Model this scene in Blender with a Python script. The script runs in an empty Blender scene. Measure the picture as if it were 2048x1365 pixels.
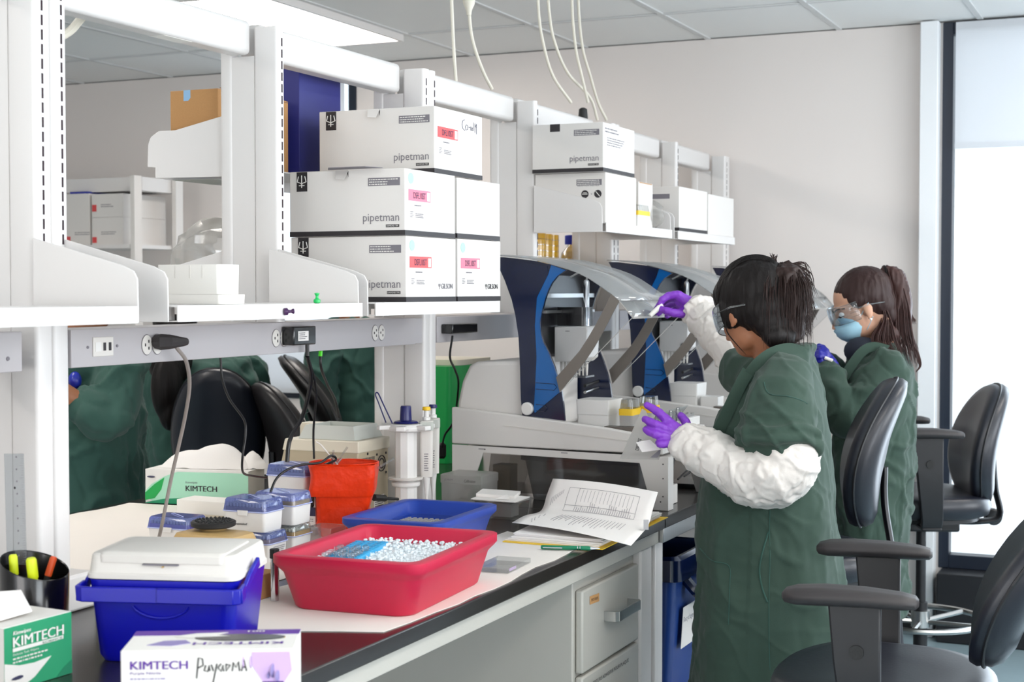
import bpy, bmesh, math, random
from mathutils import Vector, Matrix, noise
random.seed(7)
SC = bpy.context.scene
COL = SC.collection
PI = math.pi
R = math.radians

# ------------------------------------------------------------------ camera
# X runs along the laboratory bench, Y across it (away from the aisle), Z up. Metres.
CAM = Vector((0.0, 0.0, 1.52))
FPX = 3000.0
PIT = math.atan(100.5 / FPX)
YAW = math.atan(1350.0 / FPX * math.cos(PIT))
FW = Vector((math.cos(YAW) * math.cos(PIT), math.sin(YAW) * math.cos(PIT), -math.sin(PIT)))
RT = Vector((math.sin(YAW), -math.cos(YAW), 0.0))
UP = RT.cross(FW)
cam_data = bpy.data.cameras.new('camera')
cam = bpy.data.objects.new('camera', cam_data)
COL.objects.link(cam)
cam.matrix_world = Matrix.Translation(CAM) @ Matrix((RT, UP, -FW)).transposed().to_4x4()
cam_data.sensor_width = 36.0
cam_data.lens = FPX / 2048 * 36.0
cam_data.clip_start = 0.05
cam_data.dof.use_dof = True
cam_data.dof.focus_distance = 3.55
cam_data.dof.aperture_fstop = 7.1
SC.camera = cam

# ------------------------------------------------------------------ view, sky, daylight
SC.view_settings.view_transform = 'Standard'
SC.view_settings.look = 'None'
SC.view_settings.exposure = 0.2
SC.view_settings.gamma = 1.0
SC.view_settings.use_curve_mapping = False
world = bpy.data.worlds.new('sky')
SC.world = world
world.use_nodes = True
wb = world.node_tree.nodes['Background']
wb.inputs[0].default_value = (0.92, 0.96, 1.0, 1)
wb.inputs[1].default_value = 1.6

cy = SC.cycles
cy.max_bounces = 7; cy.diffuse_bounces = 4; cy.glossy_bounces = 3; cy.transmission_bounces = 4; cy.transparent_max_bounces = 14
cy.caustics_reflective = False; cy.caustics_refractive = False; cy.sample_clamp_indirect = 5.0
cy.use_adaptive_sampling = True; cy.adaptive_threshold = 0.02

def area_light(name, loc, direction, sx, sy, power, color):
    d = bpy.data.lights.new(name, 'AREA')
    d.shape = 'RECTANGLE'; d.size = sx; d.size_y = sy
    d.energy = power; d.color = color
    o = bpy.data.objects.new(name, d)
    COL.objects.link(o)
    o.location = loc
    o.rotation_euler = Vector(direction).to_track_quat('-Z', 'Z').to_euler()
    return o
ROOM_X0, ROOM_X1, ROOM_Y0, ROOM_Y1, ROOM_H = -2.2, 6.78, -2.6, 6.9, 2.69
for i, x in enumerate((-0.7, 2.3, 5.1)):
    area_light('daylight_aisle_window', (x, ROOM_Y0 - 0.12, 1.75), (0, 1, 0.5), 2.1, 1.7, 80, (0.985, 0.985, 1.0))
area_light('near_side_fill_light', (ROOM_X0 - 0.12, 1.6, 1.7), (1, 0, 0.18), 3.4, 1.8, 74, (1.0, 0.965, 0.94))  # fill light added behind the camera to brighten camera-facing surfaces
area_light('daylight_end_window', (ROOM_X1 + 0.16, -0.55, 1.25), (-1, 0, 0.15), 2.8, 1.7, 95, (0.84, 0.91, 1.0))
area_light('daylight_far_window', (ROOM_X1 + 0.16, 4.45, 1.8), (-1, 0, 0.1), 1.0, 1.6, 22, (0.88, 0.94, 1.0))

# ------------------------------------------------------------------ measuring helper: a point of the photograph on a known plane
def at(px, py, X=None, Y=None, Z=None, d=None):
    r = FW + RT * ((px - 1024) / FPX) + UP * ((682.5 - py) / FPX)
    if X is not None: t = X / r.x
    elif Y is not None: t = Y / r.y
    elif Z is not None: t = (Z - CAM.z) / r.z
    else: t = d
    return CAM + r * t

# ------------------------------------------------------------------ materials
def lin(c):
    if isinstance(c, str):
        c = [int(c[i:i + 2], 16) / 255 for i in (0, 2, 4)]
    return tuple((v / 12.92 if v <= 0.04045 else ((v + 0.055) / 1.055) ** 2.4) for v in c) + (1.0,)
MATS = {}
def mat(name, col, rough=0.5, metal=0.0, bump=0.0, bscale=60.0, var=0.0, vscale=8.0, sub=0.0, coat=0.0, trans=0.0, alpha=1.0,
        emit=0.0, stretch=None, bdist=0.01, sheen=0.0, spec=0.5):
    m = bpy.data.materials.new(name)
    m.use_nodes = True
    nt = m.node_tree
    b = nt.nodes['Principled BSDF']
    c = lin(col)
    b.inputs['Base Color'].default_value = c
    b.inputs['Roughness'].default_value = rough
    b.inputs['Metallic'].default_value = metal
    b.inputs['Specular IOR Level'].default_value = spec
    if coat: b.inputs['Coat Weight'].default_value = coat; b.inputs['Coat Roughness'].default_value = 0.15
    if sub: b.inputs['Subsurface Weight'].default_value = sub; b.inputs['Subsurface Radius'].default_value = (0.01, 0.005, 0.003)
    if sheen: b.inputs['Sheen Weight'].default_value = sheen
    if trans: b.inputs['Transmission Weight'].default_value = trans
    if alpha < 1: b.inputs['Alpha'].default_value = alpha
    if emit:
        b.inputs['Emission Color'].default_value = c
        b.inputs['Emission Strength'].default_value = emit
    if bump or var:
        tc = nt.nodes.new('ShaderNodeTexCoord')
        mp = nt.nodes.new('ShaderNodeMapping')
        nt.links.new(tc.outputs['Object'], mp.inputs[0])
        if stretch: mp.inputs['Scale'].default_value = stretch
    if bump:
        n = nt.nodes.new('ShaderNodeTexNoise'); n.inputs['Scale'].default_value = bscale; n.inputs['Detail'].default_value = 4
        bp = nt.nodes.new('ShaderNodeBump'); bp.inputs['Strength'].default_value = bump; bp.inputs['Distance'].default_value = bdist
        nt.links.new(mp.outputs[0], n.inputs['Vector'])
        nt.links.new(n.outputs[0], bp.inputs['Height']); nt.links.new(bp.outputs[0], b.inputs['Normal'])
    if var:
        n2 = nt.nodes.new('ShaderNodeTexNoise'); n2.inputs['Scale'].default_value = vscale; n2.inputs['Detail'].default_value = 3
        cr = nt.nodes.new('ShaderNodeMixRGB')
        cr.inputs[1].default_value = tuple(v * (1 - var) for v in c[:3]) + (1,)
        cr.inputs[2].default_value = tuple(min(1, v * (1 + var)) for v in c[:3]) + (1,)
        nt.links.new(mp.outputs[0], n2.inputs['Vector'])
        nt.links.new(n2.outputs[0], cr.inputs[0]); nt.links.new(cr.outputs[0], b.inputs['Base Color'])
    MATS[name] = m
    return m
def clear(name, tint='ffffff', gloss=0.08, rough=0.03, milk=0.0, milkcol='ffffff'):
    """clear plastic: transparent + reflective by angle, with an optional milky share"""
    m = bpy.data.materials.new(name); m.use_nodes = True
    nt = m.node_tree; nt.nodes.remove(nt.nodes['Principled BSDF'])
    out = nt.nodes['Material Output']
    t = nt.nodes.new('ShaderNodeBsdfTransparent'); t.inputs[0].default_value = lin(tint)
    g = nt.nodes.new('ShaderNodeBsdfGlossy'); g.inputs['Roughness'].default_value = rough
    lw = nt.nodes.new('ShaderNodeLayerWeight'); lw.inputs['Blend'].default_value = 0.25
    ma = nt.nodes.new('ShaderNodeMath'); ma.operation = 'MULTIPLY_ADD'; ma.inputs[1].default_value = 0.7; ma.inputs[2].default_value = gloss
    nt.links.new(lw.outputs['Fresnel'], ma.inputs[0])
    mx = nt.nodes.new('ShaderNodeMixShader')
    nt.links.new(ma.outputs[0], mx.inputs[0]); nt.links.new(t.outputs[0], mx.inputs[1]); nt.links.new(g.outputs[0], mx.inputs[2])
    last = mx
    if milk:
        df = nt.nodes.new('ShaderNodeBsdfDiffuse'); df.inputs[0].default_value = lin(milkcol)
        tl = nt.nodes.new('ShaderNodeBsdfTranslucent'); tl.inputs[0].default_value = lin(milkcol)
        m3 = nt.nodes.new('ShaderNodeMixShader'); m3.inputs[0].default_value = 0.5
        nt.links.new(df.outputs[0], m3.inputs[1]); nt.links.new(tl.outputs[0], m3.inputs[2])
        m2 = nt.nodes.new('ShaderNodeMixShader'); m2.inputs[0].default_value = milk
        nt.links.new(mx.outputs[0], m2.inputs[1]); nt.links.new(m3.outputs[0], m2.inputs[2])
        last = m2
    nt.links.new(last.outputs[0], out.inputs['Surface'])
    MATS[name] = m
    return m

M = MATS
mat('wall_paint', 'e8e1dd', 0.75, bump=0.05, bscale=300)
mat('floor_vinyl', '90a6ae', 0.28, var=0.06, vscale=30)
mat('baseboard_black', '15171c', 0.5)
mat('white_metal', 'dddad8', 0.38, bump=0.02, bscale=400)
mat('grey_metal', 'b4b0b2', 0.45, bump=0.08, bscale=900, bdist=0.001)
mat('slot_dark', '33242b', 0.8)
mat('frame_navy', '16202f', 0.4)
mat('frame_white', 'eef1f4', 0.4)
mat('bench_black', '25211f', 0.22, var=0.15, vscale=90)
mat('cabinet_paint', 'b4b1a9', 0.42, bump=0.03, bscale=500)
mat('steel', 'b8b8b6', 0.28, 1.0, bump=0.03, bscale=200)
mat('dark_steel', '6b6560', 0.4, 0.8)
mat('chrome', 'd8d8dc', 0.12, 1.0)
mat('box_white', 'dcd8d4', 0.55, bump=0.04, bscale=250, bdist=0.002)
mat('box_white_gloss', 'e6e6e8', 0.25, bump=0.05, bscale=40, bdist=0.004)
mat('print_black', '2a2629', 0.6)
mat('print_grey', '77737a', 0.6)
mat('print_red', 'd64a4c', 0.5)
mat('print_pink', 'e6758d', 0.5)
mat('print_navy', '2b2a4c', 0.6)
mat('print_white', 'e4e1dc', 0.6)
mat('cardboard', 'b88a58', 0.8, bump=0.15, bscale=300, var=0.06, vscale=200, bdist=0.002)
mat('tape_blue', '8db8de', 0.5)
mat('box_blue', '262a7c', 0.5, var=0.08)
mat('foam_white', 'ebe8e2', 0.8, bump=0.1, bscale=120, bdist=0.002)
mat('paper', 'ece8e4', 0.85, bump=0.06, bscale=60, bdist=0.002)
mat('bench_paper', 'e9e2da', 0.8, bump=0.25, bscale=22, var=0.02, bdist=0.004)
mat('plastic_red', 'c0163e', 0.42, bump=0.25, bscale=700, bdist=0.001, coat=0.05)
mat('plastic_blue', '1c3f9e', 0.42, bump=0.25, bscale=700, bdist=0.001)
mat('cooler_blue', '0b0fa0', 0.3, bump=0.1, bscale=500, bdist=0.001)
mat('cooler_white', 'd6d2cc', 0.42, bump=0.08, bscale=300, bdist=0.001)
mat('bag_red', 'dd3408', 0.42, bump=0.55, bscale=13, bdist=0.02, spec=0.3)
mat('ice', 'e6eef2', 0.2, bump=0.6, bscale=120, bdist=0.004)
mat('rack_cyan', '2ea3d6', 0.4)
mat('plastic_white', 'e2e0dd', 0.35)
mat('plastic_offwhite', 'd9d5cf', 0.45)
mat('rubber_black', '141414', 0.6, bump=0.1, bscale=200)
mat('plastic_black', '0e0e10', 0.2, coat=0.3)
mat('beige', 'b3a68d', 0.5, bump=0.05, bscale=500, bdist=0.001)
mat('beige_light', 'd8d0bd', 0.5, bump=0.05, bscale=500, bdist=0.001)
mat('lilac_grey', 'bcbfb8', 0.5)
mat('tan', 'c2a169', 0.45)
mat('green_box', '1c9465', 0.5)
mat('green_dark', '0c7a55', 0.5)
mat('green_pale', 'a6dcc0', 0.5)
mat('purple', '5a2a94', 0.5)
mat('purple_dark', '3b1470', 0.5)
mat('lilac', 'c7a9d6', 0.5)
mat('lilac_light', 'b9c2ee', 0.4)
mat('purple_grey', '8a7fb0', 0.6)
mat('yellow', 'efc320', 0.5)
mat('orange', 'd9501c', 0.45)
mat('neon_yellow', 'd9e81a', 0.4)
mat('cable_black', '0d0d0f', 0.4)
mat('cable_grey', '8d8580', 0.5)
mat('cable_white', 'ddd8ca', 0.6)
mat('neon_green', '4ede1a', 0.4)
mat('pin_green', '14b85c', 0.3)
mat('pin_purple', '3c1348', 0.3)
mat('navy_plastic', '10145a', 0.3)
mat('cap_blue', '1c2a98', 0.3)
mat('agar_yellow', 'd8a41c', 0.15, coat=0.6, var=0.2, vscale=40)
mat('plate_navy', '0a1738', 0.16, coat=0.5)
mat('plate_blue', '0a5ca2', 0.16, coat=0.5)
mat('strap_grey', '6d665f', 0.5, bump=0.03, bscale=400)
mat('smoke_panel', '17171d', 0.3)
mat('robot_white', 'dfdbd7', 0.45, bump=0.05, bscale=600, bdist=0.001)
mat('leather', '11141f', 0.40, bump=0.12, bscale=160, bdist=0.002, coat=0.06)
mat('leather_brown', '1a1617', 0.40, bump=0.12, bscale=160, bdist=0.002, coat=0.06)
mat('arm_pad', '2c2829', 0.55, bump=0.05, bscale=500, bdist=0.001)
mat('chair_plastic', '131317', 0.45, bump=0.08, bscale=600, bdist=0.001)
mat('coat_green', '35473e', 0.9, spec=0.2, bump=0.25, bscale=900, var=0.06, vscale=3, bdist=0.001, sheen=0.1)
mat('coat_green_deep', '34524a', 0.9, spec=0.2, bump=0.2, bscale=700, bdist=0.001, sheen=0.1)
mat('sleeve_white', 'd6d0ca', 0.6, bump=0.35, bscale=26, bdist=0.006)
mat('glove_purple', '7b35b6', 0.45, bump=0.5, bscale=130, bdist=0.003)
mat('glove_blue', '14168a', 0.4, bump=0.3, bscale=120, bdist=0.003)
mat('skin_brown', 'a06a4b', 0.5, sub=0.1, bump=0.08, bscale=300, bdist=0.001)
mat('skin_light', 'c99a80', 0.5, sub=0.1, bump=0.05, bscale=300, bdist=0.001)
mat('lips', '9a5b50', 0.45)
mat('eye_white', 'e8e6e2', 0.2)
mat('eye_dark', '20150f', 0.15)
mat('hair_black', '120d0c', 0.5, spec=0.22, bump=0.9, bscale=60, stretch=(1, 1, 0.12), bdist=0.004)
mat('hair_strand', '2a1c19', 0.5, spec=0.25, var=0.5, vscale=60)
mat('hair_brown', '2e1c1a', 0.5, spec=0.25, bump=0.9, bscale=60, stretch=(1, 1, 0.12), bdist=0.004)
mat('hair_brown_strand', '3c2522', 0.5, spec=0.3, var=0.5, vscale=60)
mat('mask_blue', '9cc6d8', 0.7, bump=0.2, bscale=90, bdist=0.002)
mat('trousers', '1c1f26', 0.8, bump=0.2, bscale=300)
mat('shirt_navy', '171d2c', 0.8)
mat('shoe', '22242a', 0.5)
mat('pearl', 'f0ece6', 0.15)
mat('bin_blue', '1d3f86', 0.35)
mat('tray_green', '10a24c', 0.4)
mat('ceiling_grid', 'd2d4d4', 0.5)
mat('light_diffuser', 'fff8f1', 0.5, emit=11.0)
clear('clear_plastic', 'f4f6f6', 0.10, 0.04, 0.06)
clear('clear_cover', 'f2f5f6', 0.14, 0.06, 0.22)  # milky share imitates the pale ceiling reflected in the cover
clear('clear_side', 'eef0f2', 0.0, 0.03, 0.0)
clear('window_glass', 'f6fafc', 0.04, 0.02)
clear('bag_clear', 'ffffff', 0.12, 0.22, 0.22, 'efece6')
clear('bag_frost', 'ffffff', 0.08, 0.25, 0.62, 'e2dfda')
clear('lid_blue', 'd2d9fa', 0.07, 0.08, 0.26, '93a5f4')
clear('smoke', 'a3a09c', 0.05, 0.06, 0.22, '8d8986')
clear('tub_frost', 'dcdcdc', 0.06, 0.1, 0.55, '9d9c9c')
clear('goggle', 'f2f6f9', 0.03, 0.03, 0.04)
clear('blind_fabric', 'ffffff', 0.0, 0.5, 1.0, 'f6f8fb')
clear('ruler_clear', 'e9ecee', 0.0, 0.5, 0.12, 'd8dadb')
clear('rack_frost', 'ffffff', 0.08, 0.1, 0.5, 'dcdad6')
def ceiling_tile():
    m = mat('ceiling_tile', 'f0f1f0', 0.85)
    nt = m.node_tree; b = nt.nodes['Principled BSDF']
    tc = nt.nodes.new('ShaderNodeTexCoord')
    n = nt.nodes.new('ShaderNodeTexNoise'); n.inputs['Scale'].default_value = 220
    bp = nt.nodes.new('ShaderNodeBump'); bp.inputs['Strength'].default_value = 0.2; bp.inputs['Distance'].default_value = 0.002
    nt.links.new(tc.outputs['Object'], n.inputs['Vector']); nt.links.new(n.outputs[0], bp.inputs['Height']); nt.links.new(bp.outputs[0], b.inputs['Normal'])
ceiling_tile()

# ------------------------------------------------------------------ mesh builder
WM = {}
def thing(name, label, cat, loc, rotz=0.0, group=None):
    o = bpy.data.objects.new(name, None)
    COL.objects.link(o)
    o.empty_display_size = 0.05
    o.location = loc; o.rotation_euler = (0, 0, rotz)
    WM[o] = Matrix.Translation(Vector(loc)) @ Matrix.Rotation(rotz, 4, 'Z')
    o['label'] = label; o['category'] = cat
    if group: o['group'] = group
    return o
class MB:
    def __init__(s): s.v = []; s.f = []; s.mi = []
    def add(s, vs, fs, m=0):
        b = len(s.v)
        s.v += [Vector(p) for p in vs]
        s.f += [tuple(b + i for i in f) for f in fs]
        s.mi += [m] * len(fs)
        return s
    def box(s, x0, x1, y0, y1, z0, z1, m=0):
        return s.add([(x0, y0, z0), (x1, y0, z0), (x1, y1, z0), (x0, y1, z0), (x0, y0, z1), (x1, y0, z1), (x1, y1, z1), (x0, y1, z1)],
                     [(0, 3, 2, 1), (4, 5, 6, 7), (0, 1, 5, 4), (1, 2, 6, 5), (2, 3, 7, 6), (3, 0, 4, 7)], m)
    def obox(s, c, ax, ay, az, m=0):
        c = Vector(c); ax = Vector(ax); ay = Vector(ay); az = Vector(az)
        vs = [c + ax * i + ay * j + az * k for k in (-1, 1) for (i, j) in ((-1, -1), (1, -1), (1, 1), (-1, 1))]
        return s.add(vs, [(0, 3, 2, 1), (4, 5, 6, 7), (0, 1, 5, 4), (1, 2, 6, 5), (2, 3, 7, 6), (3, 0, 4, 7)], m)
    def prism(s, pts, ext, m=0):
        """polygon pts (3-D) extruded by vector ext"""
        n = len(pts); e = Vector(ext)
        vs = [Vector(p) for p in pts] + [Vector(p) + e for p in pts]
        return s.add(vs, [tuple(range(n))[::-1], tuple(range(n, 2 * n))] + [(i, (i + 1) % n, n + (i + 1) % n, n + i) for i in range(n)], m)
    def rings(s, rs, m=0, cap=True, close=True):
        n = len(rs[0]); vs = [p for r in rs for p in r]; fs = []
        for k in range(len(rs) - 1):
            for i in range(n if close else n - 1):
                j = (i + 1) % n
                fs.append((k * n + i, k * n + j, (k + 1) * n + j, (k + 1) * n + i))
        if cap:
            fs.append(tuple(range(n))[::-1]); fs.append(tuple(range((len(rs) - 1) * n, len(rs) * n)))
        return s.add(vs, fs, m)
    def tube(s, pts, r, n=8, m=0, cap=True, flat=1.0):
        pts = [Vector(p) for p in pts]; k = len(pts)
        rr = r if isinstance(r, (list, tuple)) else [r] * k
        rs = []; up = None
        for i, p in enumerate(pts):
            t = (pts[min(i + 1, k - 1)] - pts[max(i - 1, 0)])
            t = t.normalized() if t.length > 1e-9 else Vector((0, 0, 1))
            if up is None: up = Vector((0, 0, 1)) if abs(t.z) < 0.9 else Vector((1, 0, 0))
            a = t.cross(up).normalized(); b = a.cross(t).normalized(); up = b
            rs.append([p + a * (math.cos(2 * PI * j / n) * rr[i]) + b * (math.sin(2 * PI * j / n) * rr[i] * flat) for j in range(n)])
        return s.rings(rs, m, cap)
    def lathe(s, prof, c, n=24, m=0, axis='Z', cap=True, flat=1.0):
        c = Vector(c); rs = []
        for r, z in prof:
            ring = []
            for j in range(n):
                a = 2 * PI * j / n; u, w = r * math.cos(a), r * math.sin(a) * flat
                ring.append(c + (Vector((u, w, z)) if axis == 'Z' else Vector((z, u, w)) if axis == 'X' else Vector((w, z, u))))
            rs.append(ring)
        return s.rings(rs, m, cap)
    def ball(s, c, r, n=12, k=8, m=0, mtx=None):
        c = Vector(c); r = Vector(r) if not isinstance(r, (int, float)) else Vector((r, r, r)); rs = []
        for i in range(k + 1):
            th = PI * (0.02 + 0.96 * i / k)
            ring = []
            for j in range(n):
                p = Vector((math.sin(th) * math.cos(2 * PI * j / n) * r.x, math.sin(th) * math.sin(2 * PI * j / n) * r.y, -math.cos(th) * r.z))
                if mtx: p = mtx @ p
                ring.append(c + p)
            rs.append(ring)
        return s.rings(rs, m)
    def mesh(s, name, mats, inv=None, smooth=True, angle=30):
        me = bpy.data.meshes.new(name)
        vs = s.v if inv is None else [inv @ v for v in s.v]
        me.from_pydata([tuple(v) for v in vs], [], s.f)
        for m_ in (mats if isinstance(mats, (list, tuple)) else [mats]):
            me.materials.append(MATS[m_])
        me.polygons.foreach_set('material_index', s.mi)
        bm = bmesh.new(); bm.from_mesh(me)
        bmesh.ops.recalc_face_normals(bm, faces=bm.faces)
        bm.to_mesh(me); bm.free()
        if smooth:
            me.polygons.foreach_set('use_smooth', [True] * len(me.polygons))
            me.set_sharp_from_angle(angle=R(angle))
        me.update()
        return me
    def build(s, name, mats, parent=None, label=None, cat=None, group=None, local=False, bevel=0.0, seg=2, sub=0, kind=None, smooth=True, angle=30, solid=0.0):
        if parent is None:
            lo = [min(v[i] for v in s.v) for i in range(3)]; hi = [max(v[i] for v in s.v) for i in range(3)]
            org = Vector(((lo[0] + hi[0]) / 2, (lo[1] + hi[1]) / 2, lo[2]))
            W = Matrix.Translation(org); inv = W.inverted()
        else:
            W = WM[parent]; inv = None if local else W.inverted()
        me = s.mesh(name, mats, inv, smooth, angle)
        return place(name, me, parent, W, label, cat, group, bevel, seg, sub, kind, solid)
def place(name, me, parent=None, W=None, label=None, cat=None, group=None, bevel=0.0, seg=2, sub=0, kind=None, solid=0.0):
    o = bpy.data.objects.new(name, me)
    COL.objects.link(o)
    if parent is None:
        o.location = W.to_translation(); WM[o] = W
    else:
        o.parent = parent; WM[o] = WM[parent]
    if label: o['label'] = label
    if cat: o['category'] = cat
    if group: o['group'] = group
    if kind: o['kind'] = kind
    if solid:
        md = o.modifiers.new('thickness', 'SOLIDIFY'); md.thickness = solid; md.offset = 0
    if bevel:
        md = o.modifiers.new('soft_edge', 'BEVEL'); md.width = bevel; md.segments = seg; md.limit_method = 'ANGLE'; md.angle_limit = R(40); md.use_clamp_overlap = True
    if sub:
        md = o.modifiers.new('round', 'SUBSURF'); md.levels = sub; md.render_levels = sub
    return o
def struct(name, mb, m, **k):
    return mb.build(name, m, kind='structure', **k)
def copy_tree(o, offset=None, parent=None, label=None):
    c = o.copy(); COL.objects.link(c)
    WM[c] = WM[o]
    if parent is None:
        if offset is not None:
            c.location = o.location + Vector(offset)
            WM[c] = Matrix.Translation(Vector(offset)) @ WM[o]
        if label: c['label'] = label
    else:
        c.parent = parent; WM[c] = WM[parent]
    for ch in [x for x in COL.objects if x.parent == o]:
        copy_tree(ch, None, c)
    return c

TEXTCACHE = {}
def lettering(s, org, xd, yd, width, height, m, parent, name='lettering', slant=0.0, bold=0.0, keep=False):
    """writing laid on a surface: org = lower-left corner, xd / yd = directions"""
    key = s
    if key not in TEXTCACHE:
        cu = bpy.data.curves.new('writing', 'FONT'); cu.body = s; cu.size = 1.0; cu.resolution_u = 3
        pass
        ob = bpy.data.objects.new('writing', cu); COL.objects.link(ob)
        me = bpy.data.meshes.new_from_object(ob)
        bpy.data.objects.remove(ob); bpy.data.curves.remove(cu)
        TEXTCACHE[key] = ([v.co.copy() for v in me.vertices], [tuple(p.vertices) for p in me.polygons])
        bpy.data.meshes.remove(me)
    vs, fs = TEXTCACHE[key]
    if not vs: return None
    x0 = min(v.x for v in vs); x1 = max(v.x for v in vs); y0 = min(v.y for v in vs); y1 = max(v.y for v in vs)
    xd = Vector(xd).normalized(); yd = Vector(yd).normalized(); n = xd.cross(yd).normalized()
    sx = width / (x1 - x0); sy = height / (y1 - y0)
    mb = MB()
    o = Vector(org) + n * 0.0008
    for k in ((0, 1, 2) if bold else (0,)):
        sh = xd * (height * .035 * k) + n * (.00002 * k)
        mb.add([o + sh + xd * ((v.x - x0) * sx + slant * (v.y - y0) * sy) + yd * ((v.y - y0) * sy) for v in vs], fs)
    return mb.build(name, m, parent, smooth=False)
def patch(org, xd, yd, w, h, m, parent, name='printed_label', t=0.0006, pts=None, label=None):
    """a thin printed patch or sticker on a surface"""
    xd = Vector(xd).normalized(); yd = Vector(yd).normalized(); n = xd.cross(yd).normalized()
    o = Vector(org)
    pts = pts or [(0, 0), (w, 0), (w, h), (0, h)]
    mb = MB(); mb.prism([o + xd * a + yd * b for a, b in pts], n * t)
    return mb.build(name, m, parent, smooth=False, label=label)
def strokes(lines, org, xd, yd, w, h, m, parent, r=0.0008, name='handwriting'):
    """handwriting: polylines in a 0..1 box"""
    xd = Vector(xd).normalized(); yd = Vector(yd).normalized(); n = xd.cross(yd).normalized()
    mb = MB()
    for L in lines:
        mb.tube([Vector(org) + xd * (a * w) + yd * (b * h) + n * 0.0004 for a, b in L], r, 5)
    return mb.build(name, m, parent)
def fine_print(org, xd, yd, w, h, rows, m, parent, seed=1, name='fine_print'):
    """rows of tiny unreadable print"""
    rnd = random.Random(seed)
    xd = Vector(xd).normalized(); yd = Vector(yd).normalized(); n = xd.cross(yd).normalized()
    mb = MB(); lh = h / rows
    for i in range(rows):
        x = 0; end = w * rnd.uniform(0.6, 1.0); y = h - (i + 0.75) * lh
        while x < end:
            l = rnd.uniform(0.02, 0.09) * w
            l = min(l, end - x)
            o = Vector(org) + xd * x + yd * y + n * 0.0005
            mb.add([o, o + xd * l, o + xd * l + yd * (lh * 0.42), o + yd * (lh * 0.42)], [(0, 1, 2, 3)])
            x += l + 0.018 * w
    return mb.build(name, m, parent, smooth=False)
def spline(pts, n=6):
    """Catmull-Rom through pts"""
    pts = [Vector(p) for p in pts]; out = []
    P4 = [pts[0] * 2 - pts[1]] + pts + [pts[-1] * 2 - pts[-2]]
    for i in range(1, len(P4) - 2):
        a, b, c, d = P4[i - 1:i + 3]
        for k in range(n):
            t = k / n
            out.append(0.5 * ((2 * b) + (c - a) * t + (2 * a - 5 * b + 4 * c - d) * t * t + (3 * b - a - 3 * c + d) * t ** 3))
    out.append(pts[-1])
    return out
def lerpl(vals, n=6):
    out = []
    for i in range(len(vals) - 1):
        for k in range(n): out.append(vals[i] + (vals[i + 1] - vals[i]) * k / n)
    return out + [vals[-1]]
def rrect(cx, cy, hx, hy, r, z, n=5):
    """rounded rectangle ring"""
    pts = []
    for (sx, sy, a0) in ((1, 1, 0), (-1, 1, 90), (-1, -1, 180), (1, -1, 270)):
        for k in range(n + 1):
            a = R(a0 + 90 * k / n)
            pts.append(Vector((cx + sx * (hx - r) + r * math.cos(a), cy + sy * (hy - r) + r * math.sin(a), z)))
    return pts
def tapered(mb, cx, cy, prof, n=5, m=0):
    """stack of rounded rectangles: prof = [(hx, hy, r, z)]"""
    return mb.rings([rrect(cx, cy, hx, hy, r, z, n) for hx, hy, r, z in prof], m)
def bake(mb, voxel, smooth=2, deform=None, name='mesh', mats=('wall_paint',)):
    """fuse overlapping closed shapes into one continuous skin"""
    me = bpy.data.meshes.new(name)
    me.from_pydata([tuple(v) for v in mb.v], [], mb.f)
    bm = bmesh.new(); bm.from_mesh(me); bmesh.ops.recalc_face_normals(bm, faces=bm.faces); bm.to_mesh(me); bm.free()
    ob = bpy.data.objects.new('tmp', me); COL.objects.link(ob)
    md = ob.modifiers.new('r', 'REMESH'); md.mode = 'VOXEL'; md.voxel_size = voxel
    md2 = ob.modifiers.new('s', 'SMOOTH'); md2.iterations = smooth; md2.factor = 0.6
    dg = bpy.context.evaluated_depsgraph_get(); dg.update()
    out = bpy.data.meshes.new_from_object(ob.evaluated_get(dg))
    bpy.data.objects.remove(ob); bpy.data.meshes.remove(me)
    if deform:
        nr = [v.normal.copy() for v in out.vertices]
        for v, nn in zip(out.vertices, nr):
            v.co = v.co + deform(v.co, nn)
    out.name = name
    out.materials.clear()
    for m_ in mats: out.materials.append(MATS[m_])
    out.polygons.foreach_set('use_smooth', [True] * len(out.polygons))
    out.polygons.foreach_set('material_index', [0] * len(out.polygons))
    out.update()
    return out
def baked_part(name, mb, mats, parent, voxel=0.006, smooth=3, deform=None, label=None):
    me = bake(mb, voxel, smooth, deform, name, mats if isinstance(mats, (list, tuple)) else [mats])
    me.transform(WM[parent].inverted())
    return place(name, me, parent, label=label)
# ================================================================== ROOM
X0, X1, Y0, Y1, H = ROOM_X0, ROOM_X1, ROOM_Y0, ROOM_Y1, ROOM_H
struct('floor', MB().box(X0 - .15, X1 + .15, Y0 - .15, Y1 + .15, -0.06, 0), 'floor_vinyl')
struct('ceiling', MB().box(X0 - .15, X1 + .15, Y0 - .15, Y1 + .15, H + 0.006, H + 0.06), 'ceiling_tile')
g = MB()
y = 0.829 - 0.61 * 6
while y < Y1:
    if y > Y0: g.box(X0, X1, y - 0.012, y + 0.012, H, H + 0.0055)
    y += 0.61
for x in (-1.22, 0, 1.22, 2.44, 3.66, 4.88, 6.10):
    g.box(x - 0.012, x + 0.012, Y0, Y1, H + 0.0005, H + 0.005)
struct('trim_1', g, 'ceiling_grid')
T = 0.14
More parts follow.
